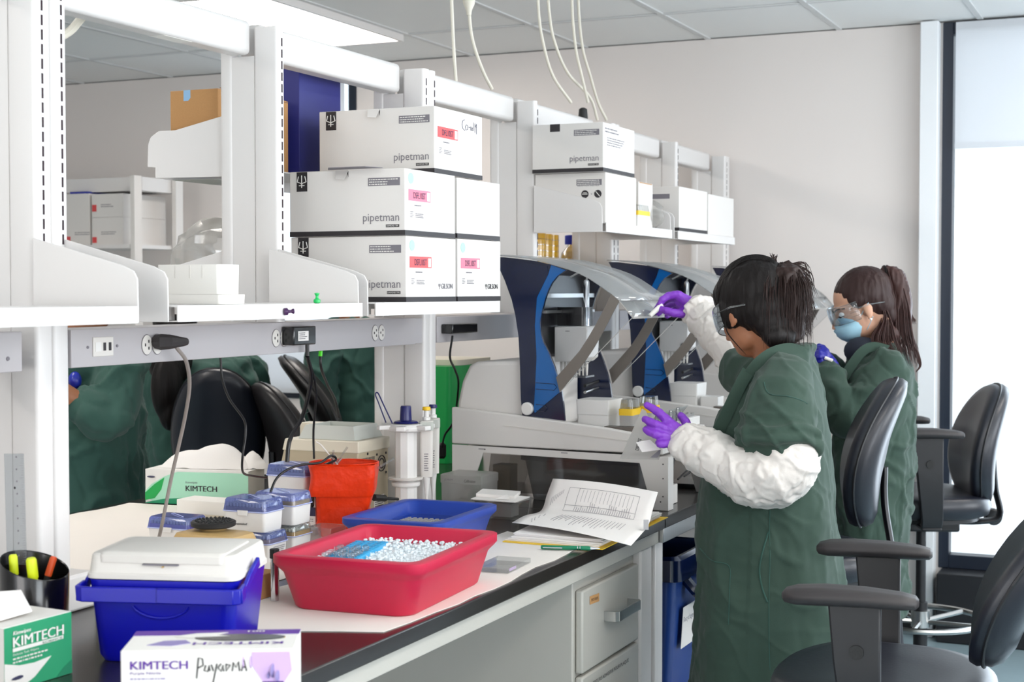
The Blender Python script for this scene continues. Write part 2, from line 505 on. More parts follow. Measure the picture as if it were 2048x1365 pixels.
# far wall, two window openings (Y -2.4..0.985 and Y 3.93..5.0)
w = MB()
w.box(X1, X1 + T, 4.62, Y1 + T, 0, H); w.box(X1, X1 + T, 0.985, 3.93, 0, H)
w.box(X1, X1 + T, 3.93, 4.62, 0, 0.95); w.box(X1, X1 + T, -2.4, 0.985, 0, 0.30); w.box(X1, X1 + T, Y0 - T, -2.4, 0, H)
struct('wall_far', w, 'wall_paint')
struct('wall_left', MB().box(X0 - T, X1, Y1, Y1 + T, 0, H), 'wall_paint')
w = MB(); w.box(X0 - T, X0, Y0, -.2, 0, H); w.box(X0 - T, X0, 3.4, Y1, 0, H); w.box(X0 - T, X0, -.2, 3.4, 0, .7); w.box(X0 - T, X0, -.2, 3.4, 2.62, H)
struct('wall_near', w, 'wall_paint')
f = MB()
for a, b in ((-.2, -.15), (1.575, 1.625), (3.35, 3.4)): f.box(X0 - .08, X0 + .01, a, b, .7, 2.62)
f.box(X0 - .08, X0 + .01, -.15, 3.35, .7, .75); f.box(X0 - .08, X0 + .01, -.15, 3.35, 2.57, 2.62)
f.build('window_6', 'frame_navy', kind='structure')  # unseen window frame, added for the fill light behind the camera
w = MB()
xs = [(-1.85, 0.45), (1.15, 3.45), (3.95, 6.25)]
w.box(X0 - T, X1, Y0 - T, Y0, 0, 0.5); w.box(X0 - T, X1, Y0 - T, Y0, 2.6, H)
px_ = X0 - T
for a, b in xs:
    w.box(px_, a, Y0 - T, Y0, 0.5, 2.6); px_ = b
w.box(px_, X1, Y0 - T, Y0, 0.5, 2.6)
struct('wall_right', w, 'wall_paint')
struct('baseboard_far', MB().box(X1 - 0.012, X1 - 0.0005, 1.0, Y1, 0.0005, 0.11), 'baseboard_black')
struct('trim_2', MB().box(X1 - 0.075, X1 - 0.0005, 0.995, 1.072, 0.0005, H - 0.001), 'frame_white', bevel=0.004)
struct('trim_3', MB().box(X1 - 0.16, X1 - 0.0005, -2.5, 0.97, 0.0005, 0.30), 'baseboard_black', bevel=0.006)
def window(n, yA, yB, z0, z1, mull, blind_z, X=X1, yf=0.045):
    f = MB()
    f.box(X - 0.01, X + 0.07, yA, yA + yf, z0, z1); f.box(X - 0.01, X + 0.07, yB - yf, yB, z0, z1)
    f.box(X - 0.01, X + 0.07, yA + yf, yB - yf, z0, z0 + 0.06); f.box(X - 0.01, X + 0.07, yA + yf, yB - yf, z1 - 0.05, z1)
    for y_ in mull: f.box(X - 0.005, X + 0.065, y_ - 0.025, y_ + 0.025, z0 + 0.06, z1 - 0.05)
    o = f.build('window_%d' % n, 'frame_navy', kind='structure', bevel=0.003)
    p = MB(); p.box(X + 0.03, X + 0.036, yA + yf, yB - yf, z0 + 0.06, z1 - 0.05)
    p.build('glass', 'window_glass', o)
    if blind_z:
        b = MB(); b.box(X - 0.03, X - 0.027, yA + yf + 0.012, yB - yf - 0.012, blind_z, z1 - 0.005)
        b.box(X - 0.036, X - 0.021, yA + yf + 0.012, yB - yf - 0.012, blind_z - 0.02, blind_z)
        bo = b.build('roller_blind', 'blind_fabric', label='white roller blind pulled %s' % ('part way down over the tall bright window' if n == 1 else 'all the way down behind the rack'), cat='blind')
    return o
window(1, -2.4, 0.985, 0.30, H - 0.002, (-0.9,), 2.157)
window(2, 3.93, 4.62, 0.95, H - 0.002, (), 1.0)
for i, (a, b) in enumerate(xs):
    f = MB(); Yw = Y0
    f.box(a, a + 0.05, Yw - 0.08, Yw + 0.01, 0.5, 2.6); f.box(b - 0.05, b, Yw - 0.08, Yw + 0.01, 0.5, 2.6)
    f.box(a + 0.05, b - 0.05, Yw - 0.08, Yw + 0.01, 0.5, 0.56); f.box(a + 0.05, b - 0.05, Yw - 0.08, Yw + 0.01, 2.55, 2.6)
    o = f.build('window_%d' % (i + 3), 'frame_navy', kind='structure')
    p = MB(); p.box(a + 0.05, b - 0.05, Yw - 0.04, Yw - 0.034, 0.56, 2.55); p.build('glass', 'window_glass', o)
# recessed ceiling lights
def ceiling_light(x, y, lab):
    t = thing('ceiling_light', lab, 'light', (x + .61, y + .305, H - 0.03), 0, 'recessed ceiling lights')
    f = MB()
    f.box(x + .012, x + 1.208, y + .012, y + .03, H - .03, H + .004); f.box(x + .012, x + 1.208, y + .58, y + .598, H - .03, H + .004)
    f.box(x + .012, x + .03, y + .03, y + .58, H - .03, H + .004); f.box(x + 1.19, x + 1.208, y + .03, y + .58, H - .03, H + .004)
    f.build('frame', 'white_metal', t)
    MB().box(x + .03, x + 1.19, y + .03, y + .58, H - .02, H - .012).build('diffuser', 'light_diffuser', t)
for x in (4.88, 2.44, 0.0):  # only the first light shows; the rest are added to light the room
    for y in (3.269, -1.0):
        ceiling_light(x, y, 'glowing rectangular ceiling light above the shelving beams' if (x, y) == (4.88, 3.269) else 'unseen rectangular ceiling light added to light the laboratory')

# ================================================================== BENCH
BZ = 0.91
FY = 1.275   # front edge of the bench
t = thing('laboratory_bench', 'black-topped double-sided laboratory bench carrying the coolers and ice pans', 'bench', (2.6, 2.03, 0))
MB().box(0.4, 3.842, FY, 2.79, 0.878, BZ).build('worktop', 'bench_black', t, bevel=0.003)
m = MB(); m.box(0.4, 3.842, FY + 0.018, FY + 0.035, 0.838, 0.878); m.box(0.4, 3.842, 2.75, 2.77, 0.838, 0.878)
m.build('apron', 'cabinet_paint', t, bevel=0.002)
for x in (3.722, ):
    for y in (FY + 0.026, 2.70):
        MB().box(x, x + 0.088, y, y + 0.06, 0.0, 0.838).build('leg', 'white_metal', t, bevel=0.006)
for y in (FY + 0.03, 2.70):
    MB().box(0.5, 0.56, y, y + 0.06, 0.0, 0.838).build('leg', 'white_metal', t, bevel=0.006)
t2 = thing('laboratory_bench', 'far black-topped bench section carrying the liquid handling machines', 'bench', (5.3, 2.03, 0))
MB().box(3.846, 6.73, FY, 2.79, 0.878, BZ).build('worktop', 'bench_black', t2, bevel=0.003)
MB().box(3.846, 6.73, FY + 0.006, FY + 0.03, 0.838, 0.878).build('apron', 'steel', t2, bevel=0.002)
for x in (3.846, 6.6):
    for y in (FY + 0.03, 2.70):
        MB().box(x, x + 0.07, y, y + 0.06, 0.0, 0.838).build('leg', 'white_metal', t2, bevel=0.006)
# drawer cabinet
c = thing('drawer_cabinet', 'grey under-bench drawer cabinet with looped steel handles', 'cabinet', (3.5, 1.6, 0))
MB().box(3.285, 3.716, FY + 0.045, 1.93, 0.06, 0.832).build('body', 'cabinet_paint', c, bevel=0.003)
MB().box(3.30, 3.70, FY + 0.09, 1.9, 0.0, 0.06).build('plinth', 'baseboard_black', c)
for (z0, z1, lab) in ((0.606, 0.806, 'top'), (0.33, 0.598, 'mid'), (0.075, 0.322, 'low')):
    d = MB().box(3.30, 3.70, FY + 0.025, FY + 0.0445, z0, z1).build('drawer', 'cabinet_paint', c, bevel=0.005)
    zc = (z0 + z1) / 2 + 0.012 if lab == 'top' else z1 - 0.1
    h = MB(); y = FY + 0.025
    pts = [(3.445, y, zc), (3.445, y - .03, zc), (3.455, y - .036, zc), (3.605, y - .036, zc), (3.615, y - .03, zc), (3.615, y, zc)]
    for k in range(len(pts) - 1):
        a, b = Vector(pts[k]), Vector(pts[k + 1]); dd = (b - a); nn = Vector((-dd.y, dd.x, 0)).normalized() * 0.002
        h.obox((a + b) / 2, dd / 2 * 1.04, nn, (0, 0, 0.012))
    h.build('handle', 'steel', d, label='looped steel handle')
    if lab == 'top': patch((3.345, y - 0.0008, 0.765), (1, 0, -0.05), (0, 0, 1), 0.062, 0.02, 'cardboard', d, 'sticker')
    if lab == 'top': lettering('SPOT PLATE', (3.352, y - 0.0016, 0.771), (1, 0, -0.05), (0, 0, 1), 0.045, 0.007, 'print_black', d)
    if lab == 'mid': lettering('COUVERTURE ADHESIVE POUR PLAQUE', (3.32, y - 0.0008, z1 - 0.035), (1, 0, 0), (0, 0, 1), 0.30, 0.011, 'print_black', d)

# ================================================================== RACK
FYR, BYR = 1.93, 2.092
rk = thing('shelving_rack', 'white slotted steel rack standing along the middle of the bench', 'rack', (4.4, 2.03, BZ))
def slot_rows(x, z0, z1, par):
    m = MB(); z = z0
    while z < z1:
        m.box(x - 0.0022, x + 0.0022, FYR - 0.0008, FYR + 0.001, z, z + 0.019); z += 0.0268
    m.build('slot_row', 'slot_dark', par)
def upright(x0, x1, z0, slots, top=2.135):
    p = MB()
    # rounded front and rear uprights with a web between them
    def prof(ya, yb, z):
        return rrect((x0 + x1) / 2, (ya + yb) / 2, (x1 - x0) / 2, (yb - ya) / 2, min(0.009, (x1 - x0) / 2.2), z, 4)
    p.rings([prof(FYR, 1.997, z0), prof(FYR, 1.997, top)])
    p.rings([prof(2.057, BYR, z0), prof(2.057, BYR, top)])
    p.box(x0 + 0.003, x1 - 0.003, 1.996, 2.064, z0, 2.069)
    o = p.build('post', 'white_metal', rk)
    for s_ in slots: slot_rows(s_, max(z0, 1.50), 2.11, o)
    return o
upright(2.160, 2.204, BZ, [2.180]); upright(2.2045, 2.248, BZ, [2.232])
upright(2.966, 2.998, 1.447, [2.984])
upright(3.697, 3.735, BZ, [3.712]); upright(3.7355, 3.773, BZ, [3.762])
upright(4.470, 4.500, 1.447, [4.494])
upright(5.19, 5.23, BZ, [5.21]); upright(5.2305, 5.27, BZ, [5.25])
upright(5.945, 5.975, 1.447, [5.968])
upright(6.66, 6.70, BZ, [6.69]); upright(6.7005, 6.74, BZ, [])
MB().box(2.13, 2.30, 1.915, 2.11, BZ + .0005, BZ + 0.07).build('foot', 'white_metal', rk, bevel=0.006)
for a, b in ((0.75, 2.158), (2.25, 2.964), (3.0, 3.695), (3.775, 4.468), (4.502, 5.188), (5.272, 5.943), (5.977, 6.658)):
    MB().box(a, b, 2.0, 2.06, 2.07, 2.15).build('top_beam', 'white_metal', rk, bevel=0.012, seg=3)
MB().box(2.65, 2.75, 2.012, 2.048, 2.0695, 2.0703).build('tape_strip', 'foam_white', rk)
rails = []
for a, b in ((0.75, 2.12), (2.252, 3.645), (3.776, 5.187), (5.273, 6.65)):
    rails.append(MB().box(a, b, 1.93, 2.05, 1.373, 1.446).build('service_rail', 'grey_metal', rk, bevel=0.0015))
MB().box(3.645, 3.696, 1.935, 2.045, 1.375, 1.444).build('rail_end', 'grey_metal', rk)
# outlets on the rail (front face Y = 1.93)
def duplex(x, z=1.41):
    for k, dx in enumerate((0, 0.034)):
        m = MB(); m.lathe([(0.016, -0.0), (0.016, -0.0015)], (x + dx, 1.93, z), 20, axis='Y')
        for v in m.v: v.z = z + (v.z - z) * 1.25
        for v in m.v: v.y = 1.93 - abs(v.y - 1.93)
        o = m.build('outlet', 'plastic_offwhite', rails[1])
        s_ = MB()
        for (ax, az) in ((-.006, 0), (.005, .007), (.005, -.007)):
            s_.box(x + dx + ax - .0015, x + dx + ax + .0015, 1.9278, 1.9286, z + az - .003, z + az + .003)
        s_.build('pin_hole', 'print_black', rails[1])
    MB().lathe([(0.002, -0.0), (0.002, -0.0012)], (x + .017, 1.9295, z), 10, axis='Y').build('screw', 'print_grey', rails[1])
    r_ = MB(); r_.lathe([(0.019, 0.0), (0.019, -0.0004)], (x, 1.9299, z), 24, axis='Y')
def ring_outline(x, z, rx, rz):
    m = MB(); pts = [(x + rx * math.cos(a * PI / 12), 1.9296, z + rz * math.sin(a * PI / 12)) for a in range(25)]
    m.tube(pts, 0.0006, 4, cap=False); m.build('outlet_rim', 'print_grey', rails[1])
for x in (2.478, 2.953, 3.42):
    duplex(x)
    ring_outline(x, 1.41, .017, .021); ring_outline(x + .034, 1.41, .017, .021)
# data outlet plate with two jacks
pl = MB().box(2.312, 2.372, 1.9275, 1.9302, 1.392, 1.43).build('data_plate', 'plastic_offwhite', rails[1], bevel=0.0015)
for x in (2.345, 2.361):
    MB().box(x - .004, x + .004, 1.9268, 1.9276, 1.403, 1.419).build('jack', 'print_black', rails[1], bevel=0.001)
MB().box(2.318, 2.334, 1.9266, 1.9276, 1.402, 1.42).build('blank_cover', 'plastic_white', rails[1])
for x in (2.298, 2.385):
    MB().lathe([(0.003, 0), (0.003, -.0015)], (x, 1.930, 1.411), 10, axis='Y').build('screw', 'print_grey', rails[1])
MB().lathe([(0.004, 0), (0.004, -.0015)], (2.083, 1.930, 1.398), 10, axis='Y').build('screw', 'print_grey', rails[0])

# shelves
def bracket(x, z, front, par, rear_y=None):
    y0 = FYR if front else BYR
    s_ = -1 if front else 1
    pts = [(y0, z + .124), (y0 + s_ * .205, z + .072), (y0 + s_ * .228, z + .062), (y0 + s_ * .236, z + .048), (y0 + s_ * .237, z + .002), (y0 + s_ * .237, z - .03), (y0, z - .03)]
    if rear_y: pts = [(y0, z + .115), (2.235, z + .086), (2.284, z + .086), (2.308, z + .072), (2.316, z + .055), (2.318, z - .0), (2.295, z - .002), (2.295, z - .028), (y0, z - .03)]
    m = MB(); m.prism([(x, y, zz) for y, zz in pts], (0.0035, 0, 0)); return m.build('bracket', 'white_metal', par, bevel=0.001)
def shelf(x0, x1, z, label, front=True, br=None, lip=0.030, depth=0.25):
    c_ = thing('rack_shelf', label, 'shelf', ((x0 + x1) / 2, 1.8 if front else 2.26, z), 0, 'rack shelves')
    m = MB()
    if front:
        m.box(x0, x1, FYR - depth, FYR - 0.0025, z - 0.003, z); m.box(x0, x1, FYR - depth, FYR - depth + 0.0025, z - lip, z - 0.0031)
        m.box(x0, x1, FYR - depth + 0.0026, FYR - depth + 0.02, z - lip, z - lip + 0.002)
        for xx in (x0 + .02, x1 - .03): m.box(xx, xx + .01, FYR - depth + 0.03, FYR - 0.003, z - lip * .9, z - 0.0031)
    else:
        m.box(x0, x1, BYR + 0.002, BYR + depth, z - 0.003, z); m.box(x0, x1, BYR + depth - 0.0025, BYR + depth, z - lip, z - 0.0031)
    m.build('tray', 'white_metal', c_)
    for x in (br or []): bracket(x, z, front, c_, None if (front or depth > .2) else 1)
    return c_
S1 = 1.493
shelf(1.40, 2.134, S1, 'white steel front shelf at the left edge, beside the first slotted post', True, [2.150])
shA = shelf(2.248, 2.921, S1, 'white steel front shelf holding the foam boxes and coloured pins', True, [2.236, 2.925])
shB = shelf(2.982, 3.657, S1, 'white steel front shelf under the big stack of pipette tip boxes', True, [2.967])
shC = shelf(4.465, 5.13, 1.737, 'white high shelf under the two stacked boxes behind the nearest machine', True, [4.462, 5.15])
shD = shelf(5.20, 5.945, 1.737, 'farthest white high shelf, holding two white cartons side by side', True, [5.195])
shelf(2.3, 2.96, S1, 'rear white shelf behind the foam boxes', False, [2.29])
shelf(3.0, 3.69, S1, 'rear low white shelf holding the clear plastic bag', False, [2.985], depth=0.24)
shelf(3.0, 3.69, 1.822, 'rear high white shelf holding the brown and blue boxes', False, [2.985], depth=0.19)
shelf(3.78, 4.46, S1, 'rear white shelf behind the nearest machine', False, [])
shelf(4.51, 5.18, S1, 'rear white shelf holding the tall brown carton', False, [])
shelf(5.28, 6.65, S1, 'rear white shelf holding the yellow plates and bottle', False, [])
MB().box(3.035, 3.2, 2.16, 2.28, 1.7915, 1.7925).build('shelf_liner', 'lilac_grey', None, label='grey liner strip under the rear high shelf', cat='strip')
# ================================================================== BOXES ON THE SHELVES
NX, NY, ZZ = Vector((0, -1, 0)), Vector((1, 0, 0)), Vector((0, 0, 1))   # writing direction on faces turned to -X, and to -Y
def trident(x, y, z, s, par, m='print_white'):
    """three-pronged mark with a small cross, on a -X face; centre (y, z)"""
    q = MB()
    def ln(a, b, r=0.0011): q.tube([Vector((x - 0.0012, y - a[0] * s, z + a[1] * s)), Vector((x - 0.0012, y - b[0] * s, z + b[1] * s))], r, 5)
    ln((0, .5), (0, -.5)); ln((-.25, -.32), (.25, -.32))
    ln((-.3, .42), (-.42, -.02)); ln((.3, .42), (.42, -.02)); ln((-.42, -.02), (-.12, -.12)); ln((.42, -.02), (.12, -.12)); ln((-.12, -.12), (0, -.2)); ln((.12, -.12), (0, -.2))
    return q.build('logo', m, par)
def tip_box(x0, x1, y0, y1, z0, z1, label, kind='full', code=None, long_print=True, flap=None, group='pipette tip cartons on the shelves', band=True, hand=None, brand=None, sticker=False, word='pipetman'):
    t = thing('tip_carton', label, 'box', ((x0 + x1) / 2, (y0 + y1) / 2, z0), 0, group)
    b = MB().box(x0, x1, y0, y1, z0, z1).build('carton', 'box_white', t, bevel=0.0015)
    if band:
        q = MB(); q.box(x0 - .0006, x1 + .0006, y0 - .0006, y1, z0 + .0004, z0 + .0125); q.build('base_band', 'print_black', t)
    if long_print:
        h = z1 - z0
        if kind == 'full':
            patch((x0, y1 - 0.020, z1 - 0.048), NX, ZZ, 0.030, 0.047, 'print_black', b, 'logo_panel')
            trident(x0 - .0005, y1 - 0.035, z1 - 0.024, 0.030, b)
        yr = y0
        pw = 0.086
        patch((x0, yr + 0.013 + pw, z1 - 0.040), NX, ZZ, pw, 0.019, 'print_grey', b, 'logo_panel')
        fine_print((x0 - .0006, yr + 0.013 + pw - 0.003, z1 - 0.039), NX, ZZ, pw - 0.006, 0.017, 3, 'print_white', b, seed=int(z0 * 999))
        if word == 'pipetman':
            lettering('pipetman', (x0, yr + 0.013 + 0.100, z0 + 0.028), NX, ZZ, 0.098, 0.024, 'print_grey', b)
            patch((x0, yr + 0.013 + 0.038, z0 + 0.0195), NX, ZZ, 0.036, 0.0066, 'print_black', b, 'logo_panel')
            lettering('DIAMOND TIPS', (x0 - .0006, yr + 0.013 + 0.036, z0 + 0.0211), NX, ZZ, 0.032, 0.0036, 'print_white', b)
        else:
            lettering('BLISTER REFILL', (x0, yr + 0.095, z1 - 0.043), NX, ZZ, 0.074, 0.0068, 'print_grey', b)
            for yy in (0.070, 0.026):
                q = MB(); q.lathe([(0.0125, 0), (0.0125, -.0008)], (x0, yr + yy, z1 - 0.068), 24, axis='X'); q.build('logo', 'print_black', b)
            q = MB(); q.tube([(x0 - .0012, yr + .033, z1 - .06), (x0 - .0012, yr + .019, z1 - .076)], .0012, 5); q.build('logo', 'print_white', b)
            q = MB(); q.box(x0 - .0014, x0 - .0008, yr + .061, yr + .079, z1 - .069, z1 - .0665); q.box(x0 - .0014, x0 - .0008, yr + .064, yr + .076, z1 - .064, z1 - .0625); q.build('logo', 'print_white', b)
            lettering('x', (x0, yr + .050, z1 - .0705), NX, ZZ, .005, .005, 'print_grey', b)
    if flap:
        yc = yr_ = y0 + flap
        fl = MB(); w = 0.036
        fl.prism([(x0 - .001, yc + w / 2, z1 - .0005), (x0 - .001, yc - w / 2, z1 - .0005), (x0 - .016, yc - w / 2 + .004, z1 - .024), (x0 - .016, yc + w / 2 - .008, z1 - .021)], (0.0012, 0, 0.0008))
        fl.build('tuck_flap', 'box_white', t)
        patch((x0, yc - w / 2 + .006, z1 - .017), NX, ZZ, .005, .017, 'print_black', t, 'gap', pts=[(0, .017), (.005, .017), (.005, .0)])
    if code:
        cx = x0 + 0.018
        patch((cx, y0, z1 - 0.075), NY, ZZ, 0.112, 0.027, 'print_red' if code[1] == 'r' else 'print_pink', b, 'code_label')
        lettering(code[0], (cx + .024, y0 - .0006, z1 - 0.069), NY, ZZ, 0.062, 0.015, 'print_navy', b)
        patch((cx + .094, y0 - .0006, z1 - 0.0725), NY, ZZ, 0.014, 0.021, 'print_white', b, 'code_label')
        fine_print((cx + .03, y0, z1 - 0.088), NY, ZZ, 0.05, 0.006, 1, 'print_grey', b, seed=3)
        fine_print((cx + .008, y0, z1 - 0.115), NY, ZZ, 0.018, 0.016, 4, 'print_grey', b, seed=5)
        fine_print((cx + .035, y0, z1 - 0.115), NY, ZZ, 0.045, 0.012, 3, 'print_grey', b, seed=6)
    if brand: lettering('GILSON', (x1 - 0.082, y0, z0 + 0.032), NY, ZZ, 0.062, 0.013, brand, b, bold=0.012)
    if brand:
        q = MB(); xx = x1 - 0.092; zz = z0 + .0385
        for dx in (-.004, 0, .004): q.tube([(xx + dx, y0 - .001, zz + .006), (xx + dx, y0 - .001, zz)], .0006, 5)
        q.tube([(xx - .004, y0 - .001, zz), (xx + .004, y0 - .001, zz)], .0006, 5); q.tube([(xx, y0 - .001, zz), (xx, y0 - .001, zz - .008)], .0006, 5)
        q.build('logo', brand, b)
    if sticker:
        q = MB(); q.lathe([(0.013, 0), (0.013, -.0008)], (x0 + .03, y0, z1 - .022), 20, axis='Y', flat=1)
        for v in q.v: v.y = y0 - abs(v.y - y0)
        q.build('round_sticker', 'green_pale', b)
    if hand: strokes(hand, (x0 + .155, y0, z1 - .048), NY, ZZ, .085, .034, 'print_navy', b)
    return t
COVID = [[(.18, .9), (.05, .8), (0, .5), (.06, .2), (.2, .1)], [(.3, .55), (.22, .4), (.26, .15), (.38, .2), (.4, .5), (.3, .55)], [(.45, .4), (.55, .4)], [(.58, .5), (.6, .2), (.66, .2), (.68, .5)],
         [(.78, .85), (.78, .2), (.72, .2), (.71, .4), (.78, .45)], [(.9, .8), (.9, .1)], [(1.0, .75), (.94, .6), (1, .45), (1.0, .8), (1.0, .0)]]
G1 = 'white pipette tip carton '
tip_box(3.13, 3.394, 1.682, 2.0, S1, 1.650, G1 + 'at the bottom left of the big stack, behind the sloping bracket', code=('DSFL10ST', 'r'), brand='print_grey', sticker=True)
tip_box(3.125, 3.390, 1.682, 2.0, 1.651, 1.809, G1 + 'in the middle row of the big stack, pink code label', code=('DSFL10ST', 'p'), flap=.17, sticker=True)
tip_box(3.312, 3.588, 1.70, 2.03, 1.811, 1.977, 'topmost tip carton of the big stack, with Co-vid 19 handwritten on its end', code=('DFL10ST', 'r'), flap=.17, hand=COVID)
for k in range(2):
    m = MB(); yb = 1.95 if k else 1.80
    m.prism([(3.122, yb + .09, 1.8105), (3.122, yb - .06, 1.8105), (3.09, yb - .03, 1.812 + .002 * k), (3.09, yb + .07, 1.812 + .002 * k)], (0, 0, .0015))
    if not k: m.build('carton_flap', 'print_grey', [o for o in COL.objects if o.name.startswith('tip_carton')][1])
tip_box(3.405, 3.664, 1.682, 1.9, S1, 1.652, G1 + 'at the bottom right of the big stack with black brand name', code=('DSFL10ST', 'p'), brand='print_black', long_print=False, sticker=True)
tip_box(3.403, 3.660, 1.682, 1.9, 1.653, 1.806, 'glossy blank white carton above the one with the black brand name', long_print=False)
tip_box(4.467, 4.757, 1.684, 1.927, 1.7375, 1.896, G1 + 'printed blister refill, lower of two on the high shelf', word='b', kind='x', band=False)
tb = tip_box(4.444, 4.737, 1.684, 1.927, 1.897, 2.052, G1 + 'on top of the blister refill carton, black tape on its lid', kind='x')
patch((4.444, 1.865, 2.028), NX, ZZ, .034, .024, 'print_black', tb, 'black_tape')
fine_print((4.46, 1.684, 2.02), NY, ZZ, .16, .02, 2, 'print_grey', tb, 8); fine_print((4.48, 1.684, 1.98), NY, ZZ, .2, .03, 4, 'print_grey', tb, 9)
tip_box(5.222, 5.572, 1.684, 1.927, 1.7375, 1.899, 'plain white carton with a dark label, first of the pair on the farthest shelf', kind='x', long_print=False, group=None)
patch((5.222, 1.79, 1.855), NX, ZZ, .07, .018, 'print_grey', [o for o in COL.objects if o.name.startswith('tip_carton')][-1], 'dark_label')
tip_box(5.584, 5.94, 1.684, 1.927, 1.7375, 1.893, 'plain white carton at the far end of the farthest shelf', kind='x', long_print=False, group=None, band=False)
# small things between the cartons
t = thing('white_carton', 'small white carton standing behind the yellow-banded tip box', 'box', (5.0, 1.8, 1.7375))
MB().box(4.91, 5.06, 1.73, 1.86, 1.7375, 1.897).build('carton', 'box_white', t, bevel=.001); patch((4.92, 1.73, 1.893), NY, ZZ, .13, .003, 'cardboard', t, 'edge_strip')
def rack_box(x0, x1, y0, y1, z0, h, label, colour='yellow', base='plastic_white', group=None):
    """a pipette tip box: white base, coloured tip tray, clear lid"""
    t = thing('tip_box', label, 'box', ((x0 + x1) / 2, (y0 + y1) / 2, z0), 0, group)
    tapered(MB(), (x0 + x1) / 2, (y0 + y1) / 2, [((x1 - x0) / 2 - .003, (y1 - y0) / 2 - .003, .006, z0), ((x1 - x0) / 2 - .001, (y1 - y0) / 2 - .001, .006, z0 + h * .52)]).build('base', base, t)
    tapered(MB(), (x0 + x1) / 2, (y0 + y1) / 2, [((x1 - x0) / 2, (y1 - y0) / 2, .006, z0 + h * .52), ((x1 - x0) / 2, (y1 - y0) / 2, .006, z0 + h * .72)]).build('tip_tray', colour, t)
    tapered(MB(), (x0 + x1) / 2, (y0 + y1) / 2, [((x1 - x0) / 2 - .002, (y1 - y0) / 2 - .002, .006, z0 + h * .72), ((x1 - x0) / 2 - .005, (y1 - y0) / 2 - .005, .006, z0 + h)]).build('lid', 'clear_plastic', t)
    return t
rack_box(4.80, 4.92, 1.69, 1.77, 1.7375, .075, 'yellow-banded tip box on the high shelf beside the blister refill carton')
def blob_bag(name, label, c, r, m, seed, cat='bag', amp=.22, fill=None, group=None):
    rnd = random.Random(seed); mb = MB(); c = Vector(c); off = Vector((seed * 3.1, seed, 0))
    mb.ball((0, 0, 0), (1, 1, 1), 28, 18)
    for v in mb.v:
        q = v.copy(); n = noise.noise(q * 1.8 + off) * amp + noise.noise(q * 5 + off) * amp * .4
        s_ = 1 + n
        p = Vector((q.x * r[0] * s_, q.y * r[1] * s_, q.z * r[2] * s_))
        sx = max(abs(q.x), abs(q.y), .01)
        v.x, v.y, v.z = c.x + p.x, c.y + p.y, max(c.z + p.z, c.z - r[2] * .92)
    t = thing(name, label, cat, (c.x, c.y, c.z - r[2] * .92), 0, group)
    mb.build('plastic', m, t, angle=25)
    if fill:
        f = MB()
        for k in range(fill[1]):
            a = rnd.uniform(0, 6.28); rr = rnd.uniform(0, .5)
            p = c + Vector((r[0] * rr * math.cos(a), r[1] * rr * math.sin(a), -r[2] * rnd.uniform(.15, .68)))
            d = Vector((rnd.uniform(-1, 1), rnd.uniform(-1, 1), rnd.uniform(-.3, .3))).normalized() * r[0] * .3
            f.tube([p - d, p + d], r[2] * .09, 6)
        f.build('contents', fill[0], t)
    return t
blob_bag('plastic_bag', 'crumpled clear bag between the cartons on the high shelf', (5.09, 1.755, 1.790), (.06, .055, .054), 'bag_clear', 5)
# rear side
blob_bag('plastic_bag', 'large clear bag of loose white pieces behind the foam boxes', (3.22, 2.235, S1 + .107), (.20, .10, .107), 'bag_clear', 2, fill=('foam_white', 26))
blob_bag('plastic_bag', 'clear bag with an orange tint under the farthest shelf', (6.1, 2.2, S1 + .06), (.22, .09, .062), 'bag_clear', 9, fill=('tan', 14))
def plain_box(name, label, x0, x1, y0, y1, z0, z1, m, cat='box', group=None, bevel=.0015, open_top=False):
    t = thing(name, label, cat, ((x0 + x1) / 2, (y0 + y1) / 2, z0), 0, group)
    MB().box(x0, x1, y0, y1, z0, z1).build('body', m, t, bevel=bevel)
    return t
t = plain_box('cardboard_box', 'brown cardboard box with blue tape on the rear high shelf', 3.02, 3.33, 2.135, 2.275, 1.8225, 2.008, 'cardboard')
patch((3.02, 2.235, 1.982), NX, ZZ, .02, .027, 'tape_blue', t, 'tape', pts=[(0, 0), (.013, 0), (.02, .007), (.02, .026), (0, .026)])
fl = MB(); fl.prism([(3.33, 2.135, 2.0085), (3.10, 2.135, 2.0085), (3.12, 2.20, 2.024), (3.33, 2.20, 2.030)], (0, 0, .002)); fl.build('flap', 'cardboard', t)
plain_box('blue_box', 'tall deep blue box on the rear high shelf behind the brown one', 3.36, 3.57, 2.12, 2.27, 1.8225, 2.16, 'box_blue')
t = plain_box('cardboard_box', 'tall brown carton standing behind the right end of the big stack', 4.50, 4.775, 2.13, 2.30, S1 + .0005, 1.80, 'cardboard')
fl = MB(); fl.prism([(4.775, 2.13, 1.80), (4.5, 2.13, 1.80), (4.5, 2.2, 1.85), (4.70, 2.2, 1.85)], (0, .003, 0)); fl.build('flap', 'cardboard', t)
blob_bag('plastic_wrap', 'bundle of clear wrap beside the deep blue box', (3.63, 2.20, 1.8225 + .10), (.05, .06, .11), 'bag_frost', 11)
plain_box('white_bin', 'white plastic lid box in front of the deep blue box', 3.0, 3.5, 2.10, 2.115, 1.8225, 1.842, 'foam_white') if False else None
